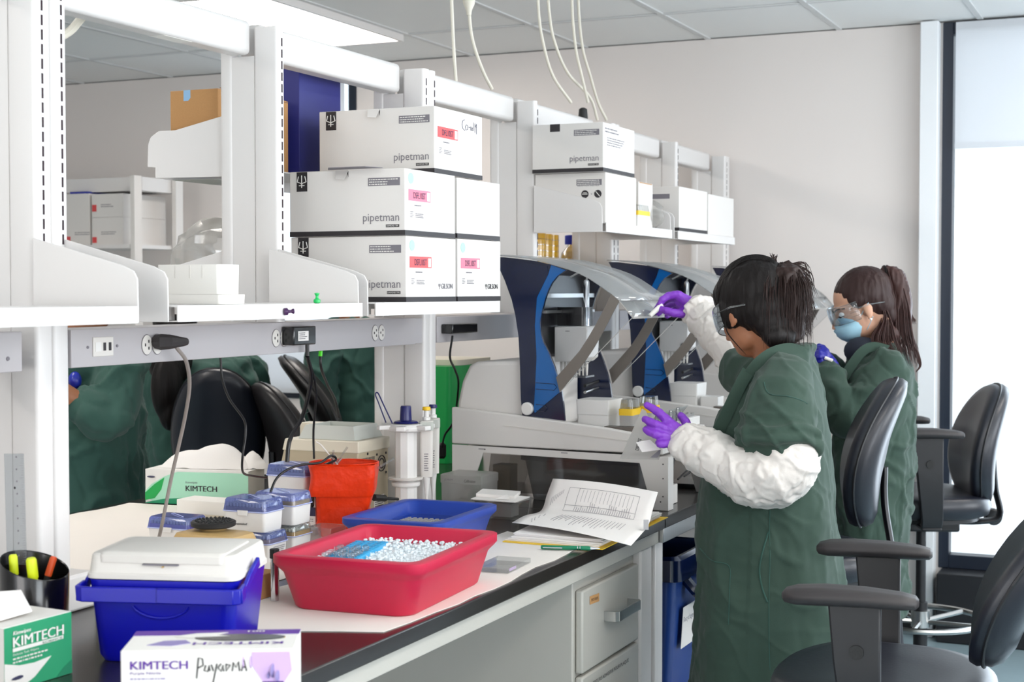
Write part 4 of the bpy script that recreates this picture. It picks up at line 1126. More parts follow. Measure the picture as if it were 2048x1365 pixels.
blue_box(3.20, 3.285, 2.005, 2.125, BZ + .098, .074, 'blue-lidded tip box on the white carton behind the red bag', tray='lilac_grey', clasp=False)
t = plain_box('tip_carton_small', 'white carton with a navy stripe behind the yellow-tray tip box', 3.18, 3.29, 1.965, 2.13, BZ + .0018, BZ + .0975, 'plastic_white')
patch((3.18, 2.05, BZ + .05), NX, ZZ, .085, .022, 'print_navy', t, 'stripe'); fine_print((3.18, 2.05, BZ + .01), NX, ZZ, .08, .035, 7, 'print_grey', t, 2)
# loose clear tube boxes near the red bag
t = plain_box('clear_case', 'small clear plastic case between tip boxes and red pan', 3.03, 3.10, 1.83, 1.9, BZ + .0018, BZ + .05, 'clear_plastic')
# --- orbital shaker / vortex mixer
t = thing('vortex_mixer', 'tan bench mixer with a round black knobbly rubber top', 'mixer', (2.63, 1.88, BZ))
m = MB(); m.rings([rrect(2.622, 1.87, .044, .085, .014, BZ + .0018), rrect(2.622, 1.87, .044, .085, .014, BZ + .082), rrect(2.624, 1.87, .040, .076, .014, BZ + .098), rrect(2.624, 1.87, .034, .060, .014, BZ + .101)])
mbody = m.build('housing', 'tan', t)
MB().lathe([(.030, .1005), (.024, .103), (.022, .108)], (2.640, 1.885, BZ), 24).build('neck', 'tan', t)
m = MB(); m.lathe([(.040, .107), (.047, .110), (.048, .118), (.045, .1205), (.0, .1205)], (2.640, 1.885, BZ), 32)
for rr_ in (.012, .024, .036):
    for k in range(int(rr_ * 700)):
        a = 2 * PI * k / int(rr_ * 700); m.ball((2.640 + rr_ * math.cos(a), 1.885 + rr_ * math.sin(a), BZ + .1215), .0028, 6, 4)
m.build('rubber_platform', 'rubber_black', t)
patch((2.595, 1.7845, BZ + .04), NY, ZZ, .05, .028, 'paper', mbody, 'sticker'); fine_print((2.60, 1.7835, BZ + .045), NY, ZZ, .04, .02, 4, 'print_grey', mbody, 7)
# --- long wipes box with tissue, rear
t = thing('wipes_box', 'long pale green wipes box with a big white tissue, at the rear', 'box', (3.55, 2.55, BZ))
a_ = Vector((3.475, 2.715, BZ + .002)); u = Vector((.20, -.98, 0)).normalized(); v = Vector((.98, .20, 0)).normalized(); L_, D_, H_ = .315, .12, .098
m = MB(); m.obox(a_ + u * L_ / 2 + v * D_ / 2 + ZZ * H_ / 2, u * L_ / 2, v * D_ / 2, ZZ * H_ / 2); kb = m.build('carton', 'print_white', t, bevel=.001)
k1 = a_ - v * .0006
patch(k1, u, ZZ, 1, 1, 'green_pale', kb, 'swoosh', pts=[(.035, .0), (L_, .0), (L_, .092), (.10, .092), (.06, .078), (.02, .055), (0, .035), (0, .018)])
patch(k1 - v * .0007, u, ZZ, 1, 1, 'green_box', kb, 'swoosh', pts=[(0, 0), (.11, 0), (.12, .018), (.06, .014), (0, .002)])
patch(k1 - v * .0007, u, ZZ, 1, 1, 'tray_green', kb, 'swoosh', pts=[(0, .03), (.03, .056), (.06, .075), (.05, .04), (.03, .015), (0, .008)])
m = MB(); m.ball(k1 - v * .0005 + u * .018 + ZZ * .076, (.004, .0145, .0028), 12, 6); m.build('logo', 'print_navy', kb)
lettering('Kimwipes', k1 - v * .0008 + u * .125 + ZZ * .058, u, ZZ, .036, .008, 'print_grey', kb)
lettering('KIMTECH', k1 - v * .0008 + u * .125 + ZZ * .038, u, ZZ, .095, .0155, 'print_black', kb, bold=.01)
def tissue_puff(c, u, v, L, D, Hh, seed, par):
    m = MB(); nu, nv = 30, 10; rows = []
    for i in range(nu + 1):
        s_ = i / nu; a = (s_ - .5) * L
        top = (math.sin(PI * s_) ** .8) * (0.80 + .2 * math.sin(7 * s_ + seed)) * Hh
        if s_ > .42: top = top * .93 + .004
        row = []
        for j in range(nv + 1):
            q = j / nv - .5; z = top * (1 - abs(2 * q) ** 2.2) + noise.noise(Vector((s_ * 7, q * 3, seed))) * .006 * math.sin(PI * s_)
            row.append(Vector(c) + Vector(u) * (a + q * .02) + Vector(v) * (q * D * (.5 + .5 * math.sin(PI * s_))) + ZZ * max(z, 0))
        rows.append(row)
    n = nv + 1; vs = [p for r in rows for p in r]
    fs = [(i * n + j, i * n + j + 1, (i + 1) * n + j + 1, (i + 1) * n + j) for i in range(nu) for j in range(nv)]
    m.add(vs, fs); return m.build('tissue', 'paper', par)
tissue_puff(a_ + u * .165 + v * .06 + ZZ * (H_ + .0005), u, v, .27, .07, .092, 2, t)
tissue_puff(a_ + u * .30 + v * .075 + ZZ * (H_ + .0005), u, v, .09, .05, .05, 5, t)
plain_box('foam_block', 'small white block in front of the long wipes box', 3.28, 3.36, 2.30, 2.46, BZ + .002, BZ + .052, 'foam_white')
plain_box('beige_tray', 'low beige tray lid in front of the white block', 3.19, 3.27, 2.30, 2.40, BZ + .002, BZ + .018, 'beige', 'tray')
# --- beige thermal cycler with vented side
t = thing('thermal_cycler', 'beige bench instrument with side fan grille and grey tray on top', 'instrument', (3.52, 2.09, BZ))
x0, x1, y0, y1 = 3.425, 3.59, 1.985, 2.215
m = MB(); pr = [(y0, B0 + .002), (y1 + .03, B0 + .002), (y1 + .035, B0 + .05), (y1 - .005, B0 + .205), (y0, B0 + .205)]
m.prism([(x0, y, z) for y, z in pr], (x1 - x0, 0, 0)); hb_ = m.build('housing', 'beige', t, bevel=.004)
m = MB(); m.prism([(x0 - .003, y, z) for y, z in ((y0 - .003, B0 + .180), (y1 + .004, B0 + .180), (y1 - .005, B0 + .212), (y0 - .003, B0 + .212))], (x1 - x0 + .006, 0, 0)); m.build('top_cover', 'beige_light', t, bevel=.003)
m = MB()
for k in range(12): m.box(x0 + .012 + .0065 * k, x0 + .0148 + .0065 * k, y0 - .0008, y0 + .001, B0 + .125 , B0 + .165)
m.build('vent_slots', 'print_black', hb_)
for r_ in (.021, .013):
    pts = [(x0 + .125 + r_ * math.cos(k * PI / 12), y0 - .001, B0 + .142 + r_ * 1.0 * math.sin(k * PI / 12)) for k in range(25)]
    MB().tube(pts, .0016, 5, cap=False).build('fan_grille', 'print_black', hb_)
m = MB()
for (a, b) in ((.10, .115), (.15, .115), (.10, .168), (.15, .168), (.02, .11), (.05, .175)): m.lathe([(.0035, 0), (.0035, -.0015)], (x0 + a, y0, B0 + b), 10, axis='Y')
for v_ in m.v: v_.y = y0 - abs(v_.y - y0)
m.build('screws', 'print_black', hb_)
patch((x0 + .085, y0, B0 + .012), NY, ZZ, .055, .045, 'paper', hb_, 'rating_label'); fine_print((x0 + .088, y0 - .0006, B0 + .015), NY, ZZ, .048, .038, 7, 'print_black', hb_, 17)
m = MB()
z0 = B0 + .2125
o1 = [(3.435, 3.585, 2.00, 2.175, z0), (3.447, 3.573, 2.012, 2.16, z0 + .036)]
rs = []
for (a, b, c_, d_, z) in [o1[0], o1[1], (3.452, 3.568, 2.017, 2.155, z0 + .036), (3.452, 3.568, 2.017, 2.155, z0 + .018)]:
    rs.append([Vector((a, c_, z)), Vector((b, c_, z)), Vector((b, d_, z)), Vector((a, d_, z))])
m.rings(rs); m.build('sample_tray', 'lilac_grey', t)
plain_box('instrument_case', 'pale instrument lid seen behind the beige thermal cycler', 3.64, 3.69, 2.12, 2.30, BZ + .001, BZ + .235, 'beige_light')
# --- red waste bag on a wire stand
t = thing('waste_bag', 'bright red waste bag folded over a bench-top holder', 'bag', (3.22, 1.91, BZ))
cB = at(688, 1000, d=3.74); fB = frame_of((cB.x, cB.y, 0), (RT.x, RT.y, 0))
rnd = random.Random(5)
def bag_ring(w, dpt, z, am, sd):
    base = rrect(0, 0, w, dpt, min(w, dpt) * .32, 0, 12); out = []
    for p in base:
        a = math.atan2(p.y, p.x)
        k = 1 + am * (noise.noise(Vector((math.cos(a) * 2.5, math.sin(a) * 2.5, z * 18 + sd))) + .7 * abs(noise.noise(Vector((math.cos(a) * 6, math.sin(a) * 6, z * 26 + 5)))) - .2)
        out.append(fB(p.x * k, p.y * k, z))
    return out
m = MB(); zs = []
prof = [(.064, .047, .0022), (.068, .050, .015), (.066, .050, .035), (.062, .048, .055), (.059, .048, .075), (.060, .05, .092), (.063, .052, .104), (.066, .053, .112), (.074, .058, .104), (.079, .060, .108), (.081, .062, .122), (.080, .062, .140), (.082, .063, .158), (.083, .064, .174), (.084, .065, .180), (.082, .063, .182), (.078, .06, .176), (.070, .054, .10), (.055, .042, .03)]
rs = [bag_ring(w, dp, BZ + z, .16 if z < .105 else (.09 if z < .16 else .03), i * .15) for i, (w, dp, z) in enumerate(prof)]
m.rings(rs); m.build('bag', 'bag_red', t, angle=25)
m = MB(); m.tube([fB(.085 * math.cos(a * PI / 16), .066 * math.sin(a * PI / 16), BZ + .183) for a in range(33)], .0018, 5, cap=False); m.build('holder_rim', 'bag_red', t)
MB().tube([fB(-.01, .0, BZ + .17), fB(-.06, .02, BZ + .225), fB(-.072, .02, BZ + .232)], .0016, 6).build('wooden_stick', 'paper', None, 'thin white stick leaning out of the red waste bag', 'stick')
MB().tube([fB(.07, .0, BZ + .16), fB(.125, .01, BZ + .192)], .003, 6).build('plastic_spatula', 'clear_plastic', None, 'clear spatula poking out right of the red waste bag', 'spatula')
m = MB(); rnd = random.Random(3)
for k in range(6):
    a = rnd.uniform(0, 6.28); m.tube([fB(-.03, 0, BZ + .165), fB(.02 * math.cos(a) - .01, .02 * math.sin(a), BZ + .19 + .006 * k)], .003, 6)
m.build('used_tips', 'clear_plastic', t)
# --- pipette stand with two pipettes
t = thing('pipette_stand', 'white carousel pipette stand with a blue knob on top', 'stand', (3.56, 1.885, BZ))
sc = at(812, 1000, d=4.0); sx, sy = sc.x, sc.y
MB().lathe([(.075, .001), (.075, .01), (.05, .016), (.036, .02)], (sx, sy, BZ), 32).build('base', 'plastic_white', t)
m = MB(); m.lathe([(.030, .018), (.030, .235)], (sx, sy, BZ), 10); m.build('column', 'plastic_white', t, angle=20)
MB().lathe([(.036, .09), (.038, .093), (.038, .10), (.033, .104)], (sx, sy, BZ), 24).build('collar', 'plastic_white', t)
m = MB(); m.lathe([(.03, .235), (.052, .238), (.054, .248), (.046, .256), (.02, .258)], (sx, sy, BZ), 10)
for k in range(6):
    a = k * PI / 3 + .3; m.obox((sx + .062 * math.cos(a), sy + .062 * math.sin(a), BZ + .248), (.016 * math.cos(a), .016 * math.sin(a), 0), (-.012 * math.sin(a), .012 * math.cos(a), 0), (0, 0, .006))
m.build('carousel', 'plastic_white', t, bevel=.002)
m = MB(); m.lathe([(.034, .2585), (.030, .263), (.016, .266), (.0145, .300), (.013, .304)], (sx, sy, BZ), 20); m.build('knob', 'navy_plastic', t)
MB().lathe([(.045, -.0), (.046, .002), (.046, .006)], (sx, sy, BZ + .108), 24).build('lower_ring', 'plastic_offwhite', t)
def pipette(c, yaw, label, band='yellow', knob='yellow'):
    """hangs upright: c = top of the handle"""
    t = thing('pipette', label, 'pipette', (c[0], c[1], c[2] - .24), yaw)
    m = MB(); m.rings([rrect(0, 0, .011, .016, .008, z + .0, 4) if z < .2 else rrect(0, 0, .013, .018, .008, z, 4) for z in (.085, .09, .215, .235)]); m.build('handle', 'plastic_offwhite', t, local=True)
    MB().lathe([(.0035, .0), (.0045, .03), (.008, .062), (.0105, .085)], (0, 0, 0), 14).build('shaft', 'plastic_white', t, local=True)
    MB().lathe([(.0035, -.045), (.0042, .0)], (0, .006, 0), 10).build('ejector', 'plastic_white', t, local=True)
    MB().lathe([(.0105, .236), (.0105, .244), (.0065, .245), (.0065, .262)], (0, 0, 0), 14).build('stem', 'plastic_white', t, local=True)
    MB().lathe([(.010, .2625), (.0115, .264), (.0105, .270), (.010, .272)], (0, 0, 0), 16).build('button', knob, t, local=True)
    m = MB(); m.rings([rrect(0, 0, .0113, .0163, .008, z, 4) for z in (.158, .164)]); m.build('colour_band', band, t, local=True)
    m = MB(); m.box(-.0118, -.0112, -.006, .006, .175, .205); m.build('volume_window', 'print_navy', t, local=True)
    m = MB(); m.rings([rrect(-.003, .0, .016, .019, .006, z, 4) for z in (.21, .2105, .232, .2325)]); m.build('finger_hook', 'lilac_grey', t, local=True)
    fine_print(WM[t] @ Vector((-.0115, .006, .10)), WM[t].to_3x3() @ NX, ZZ, .012, .05, 8, 'print_grey', t, 6)
    return t
p = at(853, 838, d=4.0); pipette((p.x, p.y, p.z), R(25), 'front pipette with yellow band hanging on the stand')
p = at(866, 833, d=4.07); pipette((p.x + .0, p.y, p.z), R(25), 'rear pipette with dark blue button on the stand', band='print_navy', knob='navy_plastic')
cord('blue_wire', [at(772, 846, d=4.0), at(757, 806, d=4.0), at(751, 790, d=4.0), at(756, 787, d=4.0), at(768, 812, d=3.99), at(785, 848, d=3.98)], .0018, 'navy_plastic', 'thin blue wire loop clipped to the pipette stand', cat='wire')
# --- tip box "Calibration" and clear tub with paper
t = thing('tip_box', 'frosted box with Calibration handwritten on its lid', 'box', (3.87, 1.87, BZ))
tapered(MB(), 3.865, 1.872, [(.055, .063, .004, B0), (.056, .064, .004, BZ + .062)]).build('base', 'rack_frost', t)
tapered(MB(), 3.865, 1.872, [(.057, .066, .004, BZ + .0625), (.057, .066, .004, BZ + .085), (.054, .062, .004, BZ + .0875)]).build('lid', 'rack_frost', t)
lettering('Calibration', (3.8075, 1.862, BZ + .067), NX, ZZ, .036, .008, 'print_black', t, slant=.2)
lettering('JLMNM', (3.8075, 1.925, BZ + .067), NX, ZZ, .026, .008, 'print_grey', t, slant=.2)
t = thing('clear_tub', 'clear plastic tub with folded white papers on top', 'tub', (3.665, 1.67, BZ))
m = MB(); rs = [rrect(3.665, 1.675, a, b, .012, z, 4) for a, b, z in ((.045, .060, B0), (.050, .066, BZ + .045), (.056, .072, BZ + .047), (.056, .072, BZ + .049))]
m.rings(rs); m.build('tub', 'clear_plastic', t)
MB().box(3.64, 3.69, 1.64, 1.70, BZ + .004, BZ + .04).build('crumpled_foil', 'bag_frost', t)
pp = MB(); pp.obox((3.66, 1.68, BZ + .0515), (.05, .0, .001), (0, .065, .001), (0, 0, .0012)); pp.obox((3.69, 1.70, BZ + .058), (.042, .01, .001), (-.005, .055, .001), (0, 0, .004)); pp.prism([(3.625, 1.68, BZ + .053), (3.63, 1.64, BZ + .053), (3.66, 1.66, BZ + .062)], (.001, 0, .001))
pp.build('folded_papers', 'paper', t, bevel=.0)
# --- folder with printed sheets and a pen
t = thing('paper_folder', 'yellow folder of printed sheets with a curled page at the bench edge', 'folder', (3.55, 1.38, BZ))
fo = [at(1005, 1085, Z=BZ + .002), at(1205, 1101, Z=BZ + .002), at(1336, 1036, Z=BZ + .002), at(1130, 1028, Z=BZ + .002)]
m = MB(); m.prism(fo, (0, 0, .0018)); m.build('folder_cover', 'yellow', t, smooth=False)
rnd = random.Random(8); c_ = sum(fo, Vector()) / 4
for k in range(5):
    m = MB(); off = Vector((rnd.uniform(-.006, .006), rnd.uniform(-.008, .008), .0022 + .0035 * k)); s_ = .93 - .012 * k
    m.prism([c_ + (p - c_) * s_ + off for p in fo], (0, 0, .003)); o_ = m.build('sheet', 'paper', t, smooth=False)
def curl(rows, nu=14, nv=10):
    """bilinear patch through rows of (left, right) points"""
    Ls = spline([r[0] for r in rows], nv); Rs = spline([r[1] for r in rows], nv)
    return [[a.lerp(b, i / nu) + ZZ * (.006 * math.sin(PI * i / nu)) for i in range(nu + 1)] for a, b in zip(Ls, Rs)]
G = curl([(at(1024, 1046, d=3.70), at(1262, 1092, d=3.47)), (at(1050, 1032, d=3.78), at(1280, 1072, d=3.56)), (at(1082, 1022, d=3.86), at(1297, 1050, d=3.64)), (at(1094, 990, d=3.89), at(1306, 1018, d=3.66)), (at(1106, 958, d=3.90), at(1316, 985, d=3.67))])
m = MB(); n = len(G[0]); vs = [p for r in G for p in r]
m.add(vs, [(i * n + j, i * n + j + 1, (i + 1) * n + j + 1, (i + 1) * n + j) for i in range(len(G) - 1) for j in range(n - 1)])
cp = m.build('curled_page', 'paper', t, solid=.0006)
def gpt(a, b):
    """point on the curled page: a across 0..1, b up 0..1"""
    fb = b * (len(G) - 1); i = min(int(fb), len(G) - 2); fa = a * (n - 1); j = min(int(fa), n - 2)
    x = G[i][j].lerp(G[i][j + 1], fa - j); y = G[i + 1][j].lerp(G[i + 1][j + 1], fa - j)
    return x.lerp(y, fb - i) - FW * .0016 + ZZ * .0008
m = MB(); rnd = random.Random(4)
def seg(a0, b0, a1, b1, r=.0004):
    k = 6; m.tube([gpt(a0 + (a1 - a0) * i / k, b0 + (b1 - b0) * i / k) for i in range(k + 1)], r, 4)
for b in (.53, .62, .88): seg(.2, b, .86, b)
for a in (.2, .86, .3): seg(a, .53, a, .88)
for k in range(26): seg(.32 + .02 * k, .535, .32 + .02 * k, .535 + rnd.uniform(.04, .16), .0005)
for k in range(14): seg(.34 + .036 * k, .68, .34 + .036 * k, .86, .0003)
for k in range(20): seg(.25 + .03 * k, .42, .25 + .03 * k, .42 - rnd.uniform(.1, .28), .0005)
for b in (.18, .24, .32, .40): seg(.1, b, .14, b - .1, .0005)
for k in range(7): seg(.06 + .015 * k, .6 + .03 * k, .06 + .015 * k, .72 + .02 * k, .0004)
m.build('printed_table', 'print_grey', cp)
m = MB(); m.obox(at(1292, 1050, d=3.60), RT * .006, FW * .003, UP * .012); m.build('clip', 'chrome', t)
a = at(1082, 1095, Z=BZ + .008); b = at(1200, 1098, Z=BZ + .008)
t = thing('pen', 'dark green ballpoint pen with a silver clip lying by the folder', 'pen', (a + b) / 2)
MB().tube([a, a.lerp(b, .02), a.lerp(b, .8), a.lerp(b, .84)], [.004, .0052, .0052, .0045], 14).build('barrel', 'green_dark', t)
MB().tube([a.lerp(b, .841), a.lerp(b, .95), b], [.0044, .002, .0008], 12).build('tip', 'chrome', t)
MB().tube([a.lerp(b, .03) + ZZ * .0 - FW * .006, a.lerp(b, .36) - FW * .0065], .0017, 6).build('clip', 'chrome', t)
m = MB()
for k in (.62, .66): m.tube([a.lerp(b, k), a.lerp(b, k + .012)], .0055, 14)
m.build('rings', 'chrome', t)
# --- small carton and marker between cooler and red pan
q = at(541, 1195, Z=BZ + .003)
plain_box('cardboard_box', 'small brown carton peeking out behind the cool box', q.x - .03, q.x + .04, q.y + .005, q.y + .06, BZ + .0018, BZ + .05, 'cardboard')
a = at(530, 1128, d=2.9); b = at(549, 1117, d=2.94)
t = thing('vial', 'small glass vial with a black cap standing behind the cool box', 'vial', (a.x, a.y, BZ + .002))
MB().tube([Vector((b.x, b.y, BZ + .002)), Vector((b.x, b.y, b.z))], .008, 12).build('tube', 'chrome', t); MB().tube([Vector((b.x, b.y, b.z + .0002)), Vector((b.x, b.y, b.z + .018))], .0095, 12).build('cap', 'rubber_black', t)

# ================================================================== CABLES
def plug(c, label):
    t = thing('power_plug', label, 'plug', c)
    c = Vector(c)
    m = MB(); m.tube([c + Vector((0, .0, 0)), c + Vector((.0, -.012, 0)), c + Vector((.012, -.022, 0)), c + Vector((.05, -.028, -.001)), c + Vector((.062, -.03, -.001))], [.014, .017, .016, .010, .008], 10); m.build('body', 'print_grey' if False else 'arm_pad', t)
    return t
pc = at(318, 684, Y=1.925); tt = plug((pc.x - .008, 1.9265, pc.z), 'grey power plug in the left wall socket of the rail')
c0 = Vector((pc.x + .054, 1.8965, pc.z - .001))
MB().tube(spline([c0, at(352, 692, Y=1.90), at(372, 722, Y=1.90), at(379, 770, Y=1.93), at(371, 830, Y=1.97), at(358, 890, Y=2.0), at(342, 960, Y=2.03), at(325, 1045, Y=2.05), at(316, 1085, Y=2.06), at(302, 1148, Z=BZ + .007)], 8), .0042, 8).build('cable', 'cable_grey', tt, label='thick grey cable')
# adapter
ta = thing('power_adapter', 'black power adapter with a white label plugged into the rail', 'adapter', (2.98, 1.915, 1.40))
a0 = at(588, 690, Y=1.895); a1 = at(632, 690, Y=1.895)
m = MB(); m.box(a0.x, a0.x + .098, 1.895, 1.9285, a0.z - .002, a0.z + .042); m.build('body', 'plastic_black', ta, bevel=.003)
patch((a0.x + .018, 1.895, a0.z + .008), NY, ZZ, .045, .023, 'paper', ta, 'rating_label'); fine_print((a0.x + .021, 1.8942, a0.z + .011), NY, ZZ, .038, .018, 4, 'print_grey', ta, 4)
MB().box(a0.x + .0982, a0.x + .1, 1.898, 1.926, a0.z, a0.z + .04).build('end_cap', 'arm_pad', ta)
ax_ = a0.x + .085
def cb(name, pts, r, label, m_='cable_black', par=None):
    o = MB().tube(spline(pts, 8), r, 8).build(name, m_, par, label, None if par else 'cable', None); return o
MB().tube([(ax_, 1.912, a0.z - .002), (ax_, 1.912, a0.z - .03)], .005, 8).build('cord_sleeve', 'cable_black', ta)
cb('cable', [(ax_, 1.912, a0.z - .03), at(622, 760, Y=1.93), at(606, 830, Y=1.97), at(580, 880, Y=2.0), at(574, 925, Y=2.0)], .0052, 'thick cable', par=ta)
cb('cable', [(ax_ + .004, 1.912, a0.z - .03), at(632, 780, Y=1.93), at(627, 860, Y=1.96), at(628, 918, Y=1.965)], .0028, 'thin cable', par=ta)
cb('black_cable', [at(641, 702, Y=1.97), at(642, 735, Y=1.97), at(655, 770, Y=2.0), at(670, 800, Y=2.03), at(678, 835, Y=2.05)], .0036, 'black cable with a neon green tag below the adapter')
p = at(640, 707, Y=1.955); o_ = [x for x in COL.objects if x.name.startswith('black_cable')][-1]
MB().tube([at(641.5, 702, Y=1.962), at(640.5, 713, Y=1.962)], .0052, 8).build('tag', 'neon_green', o_)
cb('black_cable', [at(441, 716, Y=1.99), at(445, 760, Y=1.99), at(460, 800, Y=1.99), at(488, 840, Y=1.99), at(491, 870, Y=1.99), at(485, 915, Y=1.99), at(486, 945, Y=2.01), at(503, 952, Y=2.03), at(533, 956, Y=2.04)], .0028, 'thin black cable snaking down to the long wipes box')
cb('black_cable', [at(541, 985, d=3.5), at(553, 958, d=3.52), at(575, 940, d=3.55), at(605, 930, d=3.6), at(640, 926, d=3.65), at(662, 912, d=3.72), at(672, 920, d=3.72), at(650, 930, d=3.68)], .003, 'black cable arching from the blue lids to the red bag')
cb('black_cable', [at(905, 672, Y=1.905), at(900, 715, Y=1.92), at(910, 740, Y=1.95), at(917, 770, Y=1.98), at(908, 840, Y=2.03), at(890, 870, Y=2.08), at(884, 895, Y=2.12)], .0032, 'black cable hanging from the plug left of the machines')
p0 = at(901, 668, Y=1.90)
MB().box(p0.x, p0.x + .165, 1.893, 1.9285, p0.z, p0.z + .027).build('power_brick', 'plastic_black', None, 'flat black power brick on the rail left of the machines', 'adapter', bevel=.003)
p0 = at(884, 905, Y=2.13)
MB().tube([p0 + ZZ * .03, p0 + ZZ * .022, p0 - ZZ * .012, p0 - ZZ * .02], [.006, .014, .014, .008], 8).build('inline_plug', 'rubber_black', None, 'black inline plug hanging beside the pipette stand', 'plug')
a = at(748, 996, Y=1.90); b = at(796, 999, Y=1.88)
MB().tube([a, a.lerp(b, .45), a.lerp(b, .5), b], [.009, .009, .004, .004], 8).build('power_plug', 'rubber_black', None, 'black power plug lying between red bag and pipette stand', 'plug')
a = at(621, 1000, d=3.72)
m = MB()
for k in range(4): m.tube([a + RT * (.006 * math.cos(j * PI / 6 + k)) + UP * (.018 * math.sin(j * PI / 6)) + FW * (.003 * k) for j in range(13)], .0025, 6)
m.build('cable_coil', 'cable_black', None, 'small coil of black cable left of the red bag', 'cable')
